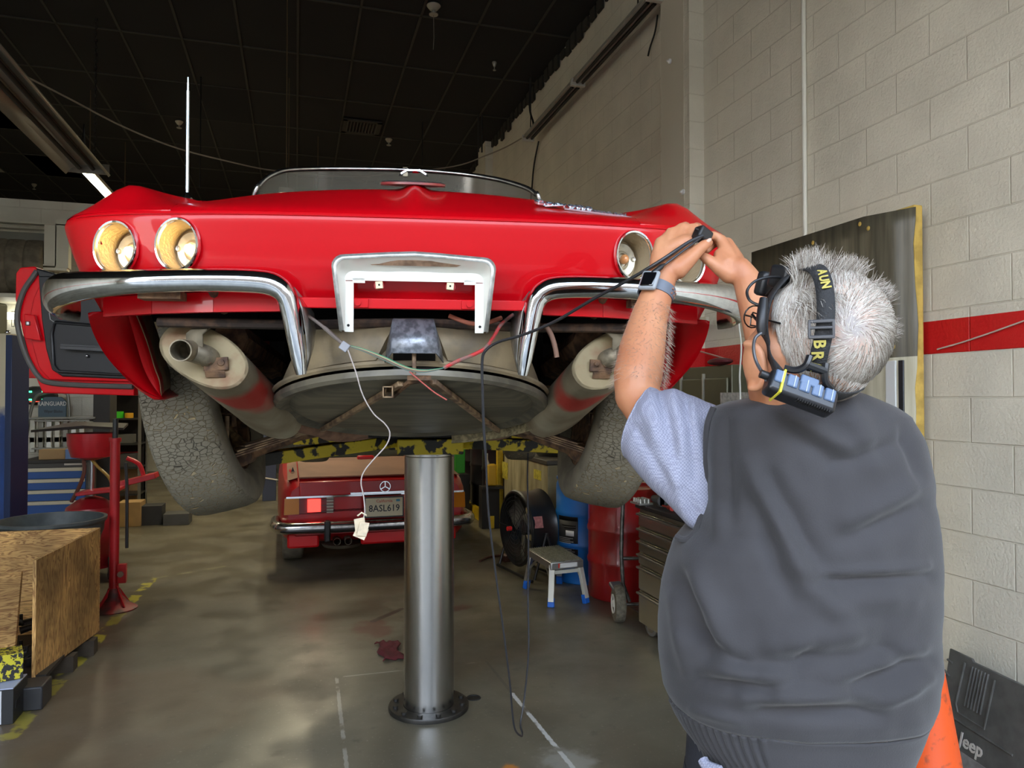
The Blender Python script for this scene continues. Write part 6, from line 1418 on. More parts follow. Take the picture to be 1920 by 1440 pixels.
# ---- parts washer / cream steel cabinet beyond the fan
pA, pB, pC = fl(940, 985), fl(1030, 1052), fl(1062, 1045)
XW = 2.42; yW0, yW1 = onX(1027, 900, XW).y, onX(941, 900, 2.42).y - .10
hW = onX(1027, 868, XW).z
cw_ = empty('parts_washer', (XW + .2, (yW0 + yW1) / 2, 0), 0, 'grimy cream steel parts washer with yellow stickers behind the drum fan', 'cabinet')
M_GC = mat('grimy cream steel', (.46, .42, .26), .5, col2=(.20, .17, .09), vscale=2.2, stretch=(1, 3, .8), thr=(.35, .65))
dxw = .4; MB().box((0, 0, hW / 2 + .03), (dxw, yW1 - yW0, hW - .06)).build('cabinet_body', M_GC, cw_, bev=.008)
MB().box((0, 0, hW), (dxw + .03, yW1 - yW0 + .03, .05)).build('lid', mat('dark greasy lid', (.05, .045, .035), .5), cw_, bev=.008)
for (px, py, w_, h_, c) in ((947, 882, .16, .2, 0), (1008, 890, .16, .1, 0)):
    p = onX(px, py, XW) - cw_.location
    MB().box((-dxw / 2 - .002, p.y, p.z), (.003, w_ * 1.5, h_)).build('warning_sticker', mat('worn yellow sticker', (.6, .52, .06), .6, var=.4, vscale=20), cw_)
p = onX(1030, 855, XW)
sk_ = empty('wash_basin', (XW + .22, yW0 + .5, hW + .026), 0, 'shallow steel basin sitting on the parts washer', 'basin')
MB().lathe([(.14, 0), (.19, .05), (.20, .055), (.19, .055), (.14, .006)], (0, 0, 0), (0, 0, 1), 28, False).build('bowl', M_STEEL, sk_)
# yellow containment rack with black drums
XR = 2.42
yR0 = onX(941, 900, XR).y + .1; yR1 = yR0 + 1.95
zR = onX(941, 862, XR).z
rk = empty('drum_rack', (XR, (yR0 + yR1) / 2, 0), 0, 'yellow steel spill rack standing beyond the parts washer', 'rack')
M_YEL = mat('yellow enamelled steel', (.68, .46, .015), .45, var=.3, vscale=8)
Ly = yR1 - yR0
MB().box((0, -Ly / 2, 1.15 / 2), (.07, .07, 1.15)).build('post', M_YEL, rk)
MB().box((0, Ly / 2, 1.15 / 2), (.07, .07, 1.15)).build('post', M_YEL, rk)
MB().box((-.12, 0, .08), (.05, Ly + .2, .15)).build('base_rail', M_YEL, rk)
MB().box((.17, -Ly / 2, .08), (.4, .05, .15)).build('base_rail', M_YEL, rk)
MB().box((.16, 0, .12), (.44, Ly, .02)).build('deck', mat('dark grating', (.05, .045, .02), .7), rk)
for k in (0, 1, 2):
    yd = yR0 + .42 + k * .66
    dd = drum(V((XR + .165, yd, 0)), .275, .88, mat('black drum enamel', (.012, .012, .014), .3), 'steel_drum', ['nearest of the black drums in the yellow rack', 'middle black drum in the yellow rack', 'farthest black drum in the yellow rack'][k], (.33, .62)); dd.location.z = .135
g = MB(); pj = P(925, 885, 8.2); 
o = MB().box(P(921, 890, 8.95), (.12, .12, .26)).build('oil_jug', mat('amber jug', (.6, .36, .02), .5), None, bev=.02); tag(o, 'amber plastic jug on the shelf behind the yellow post', 'jug')
JUG = o
o2 = MB().box((P(921, 890, 8.95).x, P(921, 890, 8.95).y, P(921, 890, 8.95).z - .15), (.26, .2, .03)).box((P(921, 890, 8.95).x, P(921, 890, 8.95).y + .1, (P(921, 890, 8.95).z - .16) / 2), (.22, .16, P(921, 890, 8.95).z - .17)).build('low_shelf', M_BLACKM); tag(o2, 'black shelf holding the amber jug', 'shelf')
o = MB().tube([P(912, 850, 8.92), P(912, 862, 8.92), P(917, 876, 8.92)], .02, 8).build('white_nozzle', mat('white pvc', (.6, .6, .55), .5)); o.name = 'spout'; o.parent = JUG
gd = drum(V((P(850, 870, 12.6).x, P(850, 870, 12.6).y, 0)), .28, .88, mat('black drum enamel', (0, 0, 0)), 'steel_drum', 'black drum just right of the lift piston in the dark', (.33, .62))
o = MB().box(P(862, 858, 9.9), (.14, .06, .42)).build('green_container', mat('green plastic', (.03, .28, .02), .5), None, bev=.01); tag(o, 'bright green container seen just right of the lift piston', 'container')
p = P(862, 858, 9.9)
o = MB().box((p.x - .02, p.y + .05, (p.z - .22) / 2), (.26, .3, p.z - .22)).build('low_cabinet', M_BLACKM); tag(o, 'low black cabinet carrying the green container', 'cabinet')
# rag on the floor
rp = fl(733, 1218, .012); g = MB()
rows = []
for i in range(9):
    rows.append([V((rp.x - .07 + .0155 * j + .02 * math.sin(i * 1.3), rp.y - .17 + .042 * i, .004 + .022 * abs(noise.noise(V((i * .5, j * .6, 2)))) * 2)) for j in range(9)])
o = g.grid(rows).build('shop_rag', mat('maroon rag', (.14, .02, .025), .95, var=.3, vscale=30), None, solid=.006, ang=80); tag(o, 'small maroon shop rag on the floor left of the lift piston', 'rag')
hp = fl(888, 1307, .004); o = MB().lathe([(.040, 0), (.036, .004), (.03, .004), (.028, .001), (.0001, .001)], (hp.x, hp.y, 0), (0, 0, 1), 24, False).build('floor_drain', mat('dark drain', (.02, .02, .018), .6, .5)); tag(o, 'small round floor drain beside the lift flange', 'drain')
# ================================================================== THE MAN
CF = FW.copy(); CF.z = 0; CF.normalize(); CR = RT; CU = V((0, 0, 1))
mo = P(1490, 1000, 1.27); mo.z = 0
man = empty('person', mo, 0, 'grey-haired man in dark vest and blue short sleeves reaching up to the tail lamp', 'person')
def m_(px, py, z): return P(px, py, z) - mo
M_SKIN = mat('tanned skin', (.58, .27, .14), .5, 0, col2=(.47, .18, .085), vscale=14, bump=.12, bscale=150, thr=(.3, .7))
M_SKIN.node_tree.nodes['Principled BSDF'].inputs['Subsurface Weight'].default_value = .08
M_SKIN.node_tree.nodes['Principled BSDF'].inputs['Subsurface Radius'].default_value = (.01, .004, .002)
g = MB()
def limb(pts, n=18):                                                 # rounded tapered chain: list of (point, radius)
    for (a, ra), (b, rb) in zip(pts, pts[1:]):
        g.cyl(a, b, ra, rb, n)
    for a, ra in pts: g.ball(a, ra * 1.0, n)
# head frame
hc_ = m_(1546, 622, 1.125)
Fd = (CR * -.52 + CU * .26 + CF * .80).normalized()
Ud = (CR * .20 + CU * .95 + CF * -.2); Ud = (Ud - Fd * Ud.dot(Fd)).normalized(); Rd = Fd.cross(Ud).normalized()
def hd(f, u, r): return hc_ + Fd * f + Ud * u + Rd * r
HM = Matrix((Rd, Fd, Ud)).transposed().to_4x4()
def hball(c, rr, n=24): g2 = MB().ball((0, 0, 0), 1, n, rr); g2.xf(Matrix.Translation(c) @ HM); g.add(g2.v, g2.f)
hball(hd(0, 0, 0), (.076, .097, .092)); hball(hd(.03, -.02, 0), (.068, .072, .085)); hball(hd(.045, -.06, 0), (.055, .055, .055)); hball(hd(.07, -.085, 0), (.034, .03, .026))
hball(hd(-.022, -.045, 0), (.062, .058, .056))
g.cyl(hd(.088, .02, 0), hd(.112, -.022, 0), .009, .014, 12); hball(hd(.110, -.026, 0), (.016, .014, .011)); hball(hd(.098, -.052, 0), (.026, .012, .009)); hball(hd(.092, .022, .0), (.05, .012, .012))
for s in (-1, 1): hball(hd(.086, -.0, s * .03), (.014, .010, .010)); hball(hd(.07, -.03, s * .04), (.022, .02, .02))
# ears
def ear(c, fwd, up, out):
    for k in range(18):
        a = -1.75 + 3.5 * k / 17; p = c + up * (.034 * math.sin(a)) + fwd * (-.018 * math.cos(a)) + out * (.012 - .006 * math.cos(a)); g.ball(p, .0066, 10)
    g2 = MB().ball((0, 0, 0), 1, 16, (.0095, .020, .037)); g2.xf(Matrix.Translation(c + out * .006) @ Matrix((out, fwd, up)).transposed().to_4x4()); g.add(g2.v, g2.f)
    g.ball(c - up * .028 + out * .006 + fwd * .004, .0095, 12)
ec = m_(1419, 686, 1.115)
ear(ec, (CF * .75 - CR * .5).normalized(), (CU * .95 - CR * .1).normalized(), (CR * -.85 - CF * .45).normalized())
ear(hd(.0, -.02, .078), Fd, Ud, Rd)
limb([(m_(1455, 665, 1.15), .050), (m_(1462, 700, 1.155), .052), (m_(1480, 760, 1.18), .060)])
# neck, shoulders, trunk core
limb([(m_(1505, 690, 1.15), .062), (m_(1510, 740, 1.18), .064), (m_(1505, 800, 1.21), .075)])
limb([(m_(1385, 850, 1.27), .05), (m_(1505, 830, 1.24), .08), (m_(1640, 845, 1.26), .05)])
limb([(m_(1500, 860, 1.24), .12), (m_(1495, 1000, 1.26), .135), (m_(1490, 1200, 1.28), .15), (m_(1490, 1400, 1.28), .145)])
# left arm
LE, LW = m_(1193, 742, 1.385), m_(1236, 538, 1.475)
limb([(m_(1360, 850, 1.27), .050), (m_(1270, 800, 1.30), .050), (m_(1215, 768, 1.37), .043), (LE, .040)])
limb([(LE, .0405), (m_(1196, 705, 1.40), .0465), (m_(1204, 655, 1.425), .0445), (m_(1216, 600, 1.45), .037), (LW, .030), (m_(1244, 512, 1.487), .0285)])
g2_hand_start = len(g.v)
kn = [m_(1238, 455, 1.525), m_(1258, 437, 1.53), m_(1279, 428, 1.535), m_(1302, 429, 1.53)]
wr = [m_(1232, 515, 1.487), m_(1240, 512, 1.49), m_(1250, 510, 1.49), m_(1259, 508, 1.487)]
for a, b in zip(wr, kn): limb([(a, .0185), (a.lerp(b, .5), .0175), (b, .0125)], 14)
for a, b in zip(kn, kn[1:]): limb([(a, .0105), (b, .0105)], 12)
limb([(m_(1262, 500, 1.48), .022), (m_(1276, 478, 1.495), .018)], 14); limb([(m_(1285, 455, 1.51), .018), (m_(1262, 465, 1.51), .018)], 14)
for i, k in enumerate(kn):
    L1, L2, L3 = [(.030, .020, .014), (.036, .024, .017), (.040, .026, .018), (.036, .022, .016)][i]
    d1 = (CF * .80 + CR * .35 + CU * .30).normalized(); d2 = (CF * .45 + CR * .75 - CU * .45).normalized(); d3 = (CR * .45 - CU * .85 - CF * .1).normalized()
    a = k + d1 * L1; b = a + d2 * L2; c = b + d3 * L3; limb([(k, .0115), (a, .0098), (b, .0085), (c, .0073)], 14)
limb([(m_(1270, 505, 1.475), .021), (m_(1291, 487, 1.478), .0165), (m_(1309, 469, 1.483), .0125), (m_(1320, 460, 1.487), .0112), (m_(1329, 455, 1.492), .0088)], 16)
# right arm
RW = m_(1400, 524, 1.50)
limb([(m_(1640, 845, 1.23), .056), (m_(1560, 800, 1.34), .05), (m_(1488, 742, 1.42), .043)])
limb([(m_(1488, 742, 1.42), .041), (m_(1462, 690, 1.43), .046), (m_(1440, 640, 1.45), .0425), (m_(1416, 572, 1.48), .033), (RW, .0275), (m_(1385, 505, 1.505), .026)])
rk_ = [m_(1352, 450, 1.53), m_(1364, 455, 1.54), m_(1372, 466, 1.548), m_(1377, 481, 1.552)]
rw_ = [m_(1378, 505, 1.50), m_(1384, 503, 1.505), m_(1388, 506, 1.51), m_(1391, 512, 1.51)]
for a, b in zip(rw_, rk_): limb([(a, .0175), (a.lerp(b, .5), .0165), (b, .0120)], 14)
limb([(m_(1362, 495, 1.505), .020), (m_(1350, 478, 1.515), .014)], 14)
for k, ch in zip(rk_, [((1337, 441, 1.528), (1326, 445, 1.518), (1318, 452, 1.510)), ((1346, 452, 1.556), (1333, 462, 1.548), (1326, 470, 1.535)), ((1356, 472, 1.572), (1344, 483, 1.562), (1338, 488, 1.545)), ((1364, 490, 1.570), (1354, 499, 1.558), (1349, 500, 1.545))]):
    limb([(k, .0112)] + [(m_(*c), r_) for c, r_ in zip(ch, (.0095, .0085, .0072))], 14)
limb([(m_(1368, 515, 1.50), .019), (m_(1352, 505, 1.50), .0155), (m_(1336, 493, 1.503), .0125), (m_(1325, 485, 1.506), .0112), (m_(1317, 480, 1.508), .009)], 16)
skin = g.build('body', M_SKIN, man)
rmd = skin.modifiers.new('remesh', 'REMESH'); rmd.mode = 'VOXEL'; rmd.voxel_size = .0032; rmd.use_smooth_shade = True
sm = skin.modifiers.new('smooth', 'SMOOTH'); sm.factor = .5; sm.iterations = 5
for c, n_ in ((m_(1328, 452, 1.4815), 1),):
    MB().ball((0, 0, 0), 1, 14, (.0055, .002, .0075)).xf(Matrix.Translation(c) @ Matrix((CR, CF, (CU * .8 + CR * .55).normalized())).transposed().to_4x4()).build('thumb_nail', mat('fingernail', (.66, .42, .32), .35), man)
# eyes
for s in (-1, 1): MB().ball(hd(.089, .002, s * .03), .0095, 14).build('eye', mat('eye white', (.7, .68, .64), .2), man)
# ---- vest
M_VEST = mat('charcoal twill vest', (.039, .036, .038), .85, 0, var=.22, vscale=3.5, bump=.15, bscale=400, sheen=.15)
folds = [  # px0,py0,px1,py1,width px,amp m
    (1405, 870, 1500, 1060, 20, .010), (1440, 900, 1560, 1110, 22, -.008), (1500, 1060, 1600, 1180, 26, .010), (1420, 940, 1480, 1120, 20, -.007),
    (1590, 760, 1640, 870, 22, .007), (1430, 780, 1560, 860, 18, -.006), (1470, 770, 1600, 850, 14, .006), (1560, 870, 1690, 830, 16, -.007), (1580, 1010, 1725, 950, 22, -.010), (1600, 980, 1720, 910, 20, .009),
    (1530, 1090, 1735, 1078, 12, -.007), (1540, 1076, 1735, 1062, 10, .006), (1275, 1080, 1330, 1230, 18, -.011), (1300, 1060, 1370, 1220, 20, .010), (1265, 1120, 1290, 1260, 14, .007),
    (1310, 1275, 1440, 1290, 14, -.010), (1340, 1255, 1470, 1268, 14, .009), (1430, 1330, 1640, 1335, 16, -.012), (1400, 1305, 1620, 1300, 18, .011), (1600, 1290, 1735, 1235, 16, -.010), (1560, 1270, 1720, 1215, 18, .009),
    (1640, 1325, 1730, 1270, 14, .008), (1460, 1215, 1620, 1180, 26, .008), (1430, 1240, 1560, 1225, 20, -.007), (1650, 1215, 1700, 1235, 14, -.008), (1300, 1330, 1390, 1350, 10, .006), (1480, 1270, 1530, 1200, 14, -.007),
    (1345, 800, 1350, 1000, 14, .005), (1365, 790, 1372, 980, 12, -.004), (1690, 800, 1720, 900, 12, -.006), (1570, 1130, 1700, 1120, 22, .006), (1280, 1170, 1420, 1260, 12, -.006)]
def pxy(w_):
    v = w_ - CP; d = v.dot(FW); return 960 + FPX * v.dot(RT) / d, 720 - FPX * v.dot(UP) / d
def fold_disp(p):
    x, y = pxy(p + mo); s_ = 0
    for x0, y0, x1, y1, w_, a_ in folds:
        dx, dy = x1 - x0, y1 - y0; L2 = dx * dx + dy * dy; t = ((x - x0) * dx + (y - y0) * dy) / L2
        tc_ = max(0, min(1, t)); d2 = (x - x0 - tc_ * dx) ** 2 + (y - y0 - tc_ * dy) ** 2
        if d2 < (3 * w_) ** 2: s_ += 1.7 * a_ * math.exp(-d2 / (w_ * w_)) * (.35 + .65 * math.sin(PI * (.1 + .8 * tc_)))
    return s_ + .007 * noise.noise(V((x * .009, y * .006, 1))) + .0025 * noise.noise(V((x * .03, y * .022, 4)))
VR = [(736, 1450, 1596, 1.185, .058), (741, 1436, 1612, 1.19, .066), (749, 1405, 1634, 1.20, .078), (756, 1368, 1650, 1.205, .088), (766, 1340, 1668, 1.21, .098), (785, 1328, 1690, 1.215, .112), (820, 1322, 1706, 1.225, .126), (870, 1319, 1720, 1.235, .138), (930, 1316, 1730, 1.245, .147), (985, 1296, 1737, 1.25, .152), (1020, 1266, 1740, 1.255, .157), (1060, 1253, 1741, 1.26, .162), (1100, 1243, 1740, 1.265, .168), (1170, 1237, 1731, 1.27, .175), (1230, 1238, 1733, 1.275, .180), (1290, 1246, 1726, 1.28, .180), (1330, 1262, 1716, 1.28, .175), (1352, 1272, 1710, 1.28, .168)]
NA = 200
def vring(py, L_, R_, zc, hdp, disp=True, p=2.35, wob=0, ribs=0):
    if 790 < py < 1352.5: ps = 745 + (py - 745) * (zc - .55 * hdp) / zc; L_, R_ = interp([(v[0], v[1]) for v in VR], ps), interp([(v[0], v[2]) for v in VR], ps)
    c = m_((L_ + R_) / 2, py, zc); c.z = 1.6 - (py - 745) / FPX * (zc - .55 * hdp); hw = (R_ - L_) / 2 / FPX * zc * .985; out = []
    for i in range(NA):
        t = 2 * PI * i / NA; ct, st = math.cos(t), math.sin(t)
        x_ = math.copysign(abs(ct) ** (2 / p), ct) * hw; y_ = math.copysign(abs(st) ** (2 / p), st) * hdp
        q = c + CR * x_ + CF * y_
        if disp and st < .35:
            n_ = (CR * ct / hw + CF * st / hdp).normalized(); q += n_ * fold_disp(q) * sstep(.35, .0, st)
        if ribs:
            n_ = (CR * ct + CF * st).normalized(); q += n_ * ribs * math.sin(i * PI / 2.0 + 0) 
        out.append(q)
    return out
rows = []
for a, b in zip(VR, VR[1:]):
    n_ = max(1, int((b[0] - a[0]) / 5.5))
    for k in range(n_): t = k / n_; rows.append(tuple(a[i] + (b[i] - a[i]) * t for i in range(5)))
rows.append(VR[-1])
gv = MB(); gv.loft([vring(*r_) for r_ in rows], False); 
vest = gv.build('vest', M_VEST, man, solid=.004, ang=180)
# hem band: gathered elastic at the left, flat facing at the right
NA = 320
gh = MB(); hb_ = [(1353, 1254, 1720, 1.28, .168), (1358, 1257, 1718, 1.28, .164), (1375, 1264, 1712, 1.28, .163), (1400, 1278, 1702, 1.28, .162), (1425, 1297, 1690, 1.28, .160), (1450, 1306, 1684, 1.28, .158), (1458, 1308, 1682, 1.28, .154)]
rg = []
for r_ in hb_:
    ring = vring(*r_, disp=False)
    for i, q in enumerate(ring):
        px, py = pxy(q + mo); tt = 2 * PI * i / NA
        if math.sin(tt) < 0 and px < 1440:
            n_ = (CR * math.cos(tt) + CF * math.sin(tt)).normalized(); ring[i] = q + n_ * (.0035 * math.sin(i * PI * .5))
        ring[i] = ring[i] + CU * (-(px - 1490) * .00002 if px > 1440 else 0)
    rg.append(ring)
gh.loft(rg, False); gh.build('hem_band', M_VEST, vest, solid=.004, ang=180)
NA = 200
# collar and piping
def onv(px, py, off=.004):                                           # point on the back of the vest under a pixel
    r_ = None
    for a, b in zip(VR, VR[1:]):
        if a[0] <= py <= b[0]: t = (py - a[0]) / (b[0] - a[0]); r_ = tuple(a[i] + (b[i] - a[i]) * t for i in range(5))
    r_ = r_ or VR[-1]; c = (r_[1] + r_[2]) / 2; u_ = max(-.999, min(.999, (px - c) / ((r_[2] - r_[1]) / 2))); st = (1 - abs(u_) ** 2.35) ** (1 / 2.35)
    z = r_[3] - st * r_[4]; q = m_(px, py, z); return q + (-CF) * (off + fold_disp(q))
MB().tube(smooth_path([m_(1440, 752, 1.17), m_(1470, 741, 1.13), m_(1520, 738, 1.12), m_(1570, 740, 1.13), m_(1606, 748, 1.16)], 6), .011, 10).build('collar', M_VEST, vest)
MB().tube(smooth_path([m_(1338, 764, 1.205), m_(1326, 800, 1.205), m_(1324, 870, 1.215), m_(1323, 930, 1.222), m_(1312, 975, 1.226), m_(1300, 1002, 1.228), m_(1284, 1012, 1.232), m_(1268, 1006, 1.245)], 6), .0055, 8).build('armhole_binding', M_VEST, vest)
# ---- blue shirt sleeves
M_SH = mat('blue-grey woven shirt', (.27, .295, .46), .85, 0, var=.12, vscale=20, bump=.5, bscale=350)
def shirt_weave(m):
    n = m.node_tree; b = n.nodes['Principled BSDF']; N = n.nodes.new; L = n.links.new
    t = N('ShaderNodeTexCoord'); c = N('ShaderNodeTexChecker'); c.inputs['Scale'].default_value = 330; L(t.outputs['Object'], c.inputs['Vector']); c.inputs[1].default_value = (.34, .345, .43, 1); c.inputs[2].default_value = (.24, .245, .32, 1)
    L(c.outputs['Color'], b.inputs['Base Color'])
shirt_weave(M_SH)
sfold = [(1215, 735, 1235, 800, 9, .006), (1238, 735, 1262, 850, 9, -.007), (1262, 742, 1290, 850, 9, .007), (1285, 750, 1300, 900, 8, -.006), (1205, 760, 1270, 905, 10, .006), (1240, 840, 1300, 960, 12, -.006), (1300, 760, 1312, 850, 7, .006), (1190, 800, 1240, 890, 9, -.005), (1262, 885, 1300, 985, 10, .005)]
def sleeve(rings, mirror=None):
    out = []
    for (c, a, b, ra, rb) in rings:
        r_ = []
        for i in range(96):
            t = 2 * PI * i / 96; q = c + a * ra * math.cos(t) + b * rb * math.sin(t); n_ = (a * math.cos(t) * rb + b * math.sin(t) * ra).normalized()
            x, y = pxy(q + mo); s_ = 0
            for x0, y0, x1, y1, w_, am in sfold:
                dx, dy = x1 - x0, y1 - y0; tc_ = max(0, min(1, ((x - x0) * dx + (y - y0) * dy) / (dx * dx + dy * dy))); d2 = (x - x0 - tc_ * dx) ** 2 + (y - y0 - tc_ * dy) ** 2
                if d2 < 900: s_ += am * math.exp(-d2 / (w_ * w_))
            r_.append(q + n_ * (s_ + .003 * noise.noise(q * 18)))
        out.append(r_)
    return out
def srings(keys, n=9):
    out = []
    for (k0, k1) in zip(keys, keys[1:]):
        for j in range(n):
            t = j / n; c = k0[0].lerp(k1[0], t); a = k0[1].lerp(k1[1], t).normalized(); b = k0[2].lerp(k1[2], t).normalized(); out.append((c, a, b, k0[3] + (k1[3] - k0[3]) * t, k0[4] + (k1[4] - k0[4]) * t))
    out.append(keys[-1]); return out
up_ = CU; bdir = (CF * .75 + CR * .6).normalized()
keys = [(m_(1430, 895, 1.27), up_, bdir, .100, .055), (m_(1345, 885, 1.262), up_, bdir, .112, .062), (m_(1308, 868, 1.262), (CU * .99 + CR * .08).normalized(), bdir, .106, .068), (m_(1255, 828, 1.29), (CU * .96 + CR * .22).normalized(), bdir, .088, .070), (m_(1222, 803, 1.315), (CU * .94 + CR * .32).normalized(), bdir, .074, .064), (m_(1207, 793, 1.335), (CU * .93 + CR * .36).normalized(), bdir, .068, .060)]
gs = MB(); rs_ = sleeve(srings(keys)); gs.loft(rs_, False)
sl_ = gs.build('shirt_sleeve', M_SH, man, solid=.0025, ang=180)
hem_ = rs_[-1]; MB().tube([hem_[i] for i in range(0, 96, 3)], .0028, 6, True).build('sleeve_hem', M_SH, sl_)
keysR = [(m_(1655, 855, 1.24), up_, (CF * .7 - CR * .7).normalized(), .075, .06), (m_(1600, 830, 1.30), up_, (CF * .7 + CR * .5).normalized(), .068, .06), (m_(1540, 795, 1.37), up_, (CF * .7 + CR * .5).normalized(), .055, .052)]
MB().loft(sleeve(srings(keysR)), False).build('shirt_sleeve', M_SH, man, solid=.0025, ang=180)
# ---- trousers, belt line and shoes
M_TR = mat('dark navy work trousers', (.018, .019, .026), .85, bump=.2, bscale=200)
gt = MB(); hipc = m_(1490, 1440, 1.285); 
hipz = hipc.z
for s in (-1, 1):
    tops_ = hipc + CR * s * .085
    foot = V((tops_.x, tops_.y, .09)) + CR * s * .05 + CF * (.02 if s > 0 else .1)
    rr_ = []
    for t in [k / 10 for k in range(11)]:
        c = tops_.lerp(foot, t); ra = .105 - .04 * t + .012 * math.sin(t * 9); rr_.append(MB().ring(c, CR, CF, ra, ra * 1.05, 32))
    gt.loft(rr_, True)
    sh = MB(); sh.loft([[V((foot.x, foot.y, 0)) + CF * (y) + CR * x + CU * z for x, z in [(-w_, .0), (-w_, h * .5), (-w_ * .7, h), (w_ * .7, h), (w_, h * .5), (w_, 0)]] for y, w_, h in ((-.09, .035, .07), (-.05, .042, .10), (.05, .044, .10), (.12, .05, .06), (.18, .042, .045), (.2, .02, .02))], True)
    sh.build('shoe', mat('black work shoe', (.015, .013, .012), .45), man, bev=.004)
gt.loft([MB().ring(hipc + CU * h, CR, CF, ra, rb, 40) for h, ra, rb in ((-.10, .185, .135), (-.02, .190, .140), (.06, .185, .138))], True)
gt.build('trousers', M_TR, man)
o = MB().tube(smooth_path([m_(1318, 1425, 1.20), m_(1326, 1436, 1.19), m_(1350, 1446, 1.17)], 4), .009, 8).build('shirt_tail', M_SH, man)
# ---- wrist watch
fa_ = (LW - m_(1216, 600, 1.45)).normalized(); wc0 = m_(1231, 547, 1.471)
xw = fa_.cross(CF).normalized(); yw = fa_.cross(xw).normalized()
if yw.dot(CF) > 0: yw = -yw
if xw.dot(CR) > 0: xw = -xw
gw = MB()
for_ = lambda t, r_, h: wc0 + (xw * math.cos(t) * r_ + yw * math.sin(t) * r_ * .93) + fa_ * h
gw.loft([[for_(t, .0335, -.0115), for_(t, .0365, -.0115), for_(t, .0365, .0115), for_(t, .0335, .0115)] for t in [2 * PI * k / 40 for k in range(40)]], False, True, True)
ws_ = gw.build('watch_strap', mat('grey silicone strap', (.13, .15, .19), .5), man, ang=50)
fcn = (xw * .62 + yw * .78).normalized(); wcx = fa_.cross(fcn).normalized(); wf0 = wc0 + fcn * .040
WM = Matrix((wcx, fa_, fcn)).transposed()
MB().box(wf0, (.038, .043, .011), WM).build('watch_case', mat('grey bumper case', (.30, .32, .34), .4), ws_, bev=.006, seg=4)
MB().box(wf0 + fcn * .0035, (.029, .033, .007), WM).build('watch_screen', mat('black glass', (.004, .004, .005), .05, spec=.8), ws_, bev=.003)
for k in range(3):
    for h in (-.005, .005): MB().ball(for_(math.atan2((yw).dot(yw), 0) + .75 + k * .28, .0368, h), .0028, 8).build('strap_hole', mat('strap hole', (.25, .12, .08), .6), ws_)
# ---- hair
random.seed(11)
HCOL = [mat('silver hair', (.47, .42, .355), .6), mat('grey hair', (.26, .22, .18), .6), mat('brown-grey hair', (.16, .11, .08), .6), mat('white hair', (.62, .585, .53), .55)]
gc = MB()
def skull(th, ph, k=1.0):                                            # th from crown axis, ph around (0 = face)
    return hd(.101 * k * math.sin(th) * math.cos(ph) , .097 * k * math.cos(th), .081 * k * math.sin(th) * math.sin(ph))
capN = 48
def cap_lim(ph): 
    a = abs((ph + PI) % (2 * PI) - PI); return interp([(0, .75), (.7, .9), (1.2, 1.45), (1.5, 1.95), (2.0, 2.45), (PI, 2.65)], a)
gc.loft([[skull(cap_lim(2 * PI * i / capN) * f, 2 * PI * i / capN, 1.0) for i in range(capN)] for f in [.02 + .98 * k / 24 for k in range(25)]], False)
hair = gc.build('hair', mat('scalp under grey hair', (.52, .34, .26), .7, col2=(.36, .32, .30), vscale=25, thr=(.35, .6)), man)
WH = m_(1598, 622, 1.04); wdir = (WH - hc_).normalized()
gs = MB()
def strand(p, n_, d_, L_, w_, lift, curl, mi, seg=4, root_lift=0):
    pts = [p]; cur = (d_ * (1 - lift) + n_ * lift).normalized(); side0 = d_.cross(n_).normalized()
    for k in range(seg):
        cur = (cur - n_ * .14 + side0 * curl).normalized(); pts.append(pts[-1] + cur * L_ / seg)
    vs = []
    for k, q in enumerate(pts):
        w2 = w_ * (1 - .8 * k / seg) / 2; dd = (pts[min(k + 1, seg)] - pts[max(k - 1, 0)]).normalized(); sv = dd.cross((CP - mo - q).normalized())
        sv = sv.normalized() if sv.length > 1e-3 else side0
        vs += [q - sv * w2, q + sv * w2]
    b = gs.add(vs, [])
    for k in range(seg): gs.f.append((b + 2 * k, b + 2 * k + 1, b + 2 * k + 3, b + 2 * k + 2)); gs.mi.append(mi)
cnt = 0
while cnt < 15000:
    th = math.acos(1 - 1.72 * random.random()); ph = random.random() * 2 * PI
    if th > cap_lim(ph) * (1.0 + .03 * random.random()): continue
    p = skull(th, ph, 1.0); q1 = (p - hc_); n_ = (Fd * q1.dot(Fd) / .101 ** 2 + Ud * q1.dot(Ud) / .097 ** 2 + Rd * q1.dot(Rd) / .081 ** 2).normalized()
    if n_.dot((CP - mo - p).normalized()) < -.25 and random.random() < .6: continue
    aw = p - (hc_ + wdir * .09); dist = aw.length; aw -= n_ * aw.dot(n_)
    if aw.length < 1e-4: continue
    aw.normalize(); sw = n_.cross(aw)
    rot = .95 * math.exp(-dist / .07) 
    d_ = (aw * math.cos(rot) - sw * math.sin(rot)); lf = sstep(.0, -.03, (p - hc_).dot(CR) + .012); d_ = (d_ * (1 - lf) + (-CU + V((0, 0, 0))) * lf)
    d_ = (d_ + (-CU) * .35 * sstep(.06, .14, dist) + V((random.gauss(0, .13), random.gauss(0, .13), random.gauss(0, .13))))
    d_ = (d_ - n_ * d_.dot(n_)).normalized()
    near = math.exp(-(dist / .022) ** 2)
    L_ = random.uniform(.020, .036) * (1 - .45 * near)
    if random.random() < .75 * math.exp(-(dist / .034) ** 2): continue
    mi = random.choices([0, 1, 2, 3], [.46, .25, .09, .2])[0]
    strand(p, n_, d_, L_, random.uniform(.0006, .0010), random.uniform(.02, .16), random.uniform(-.10, .10), mi); cnt += 1
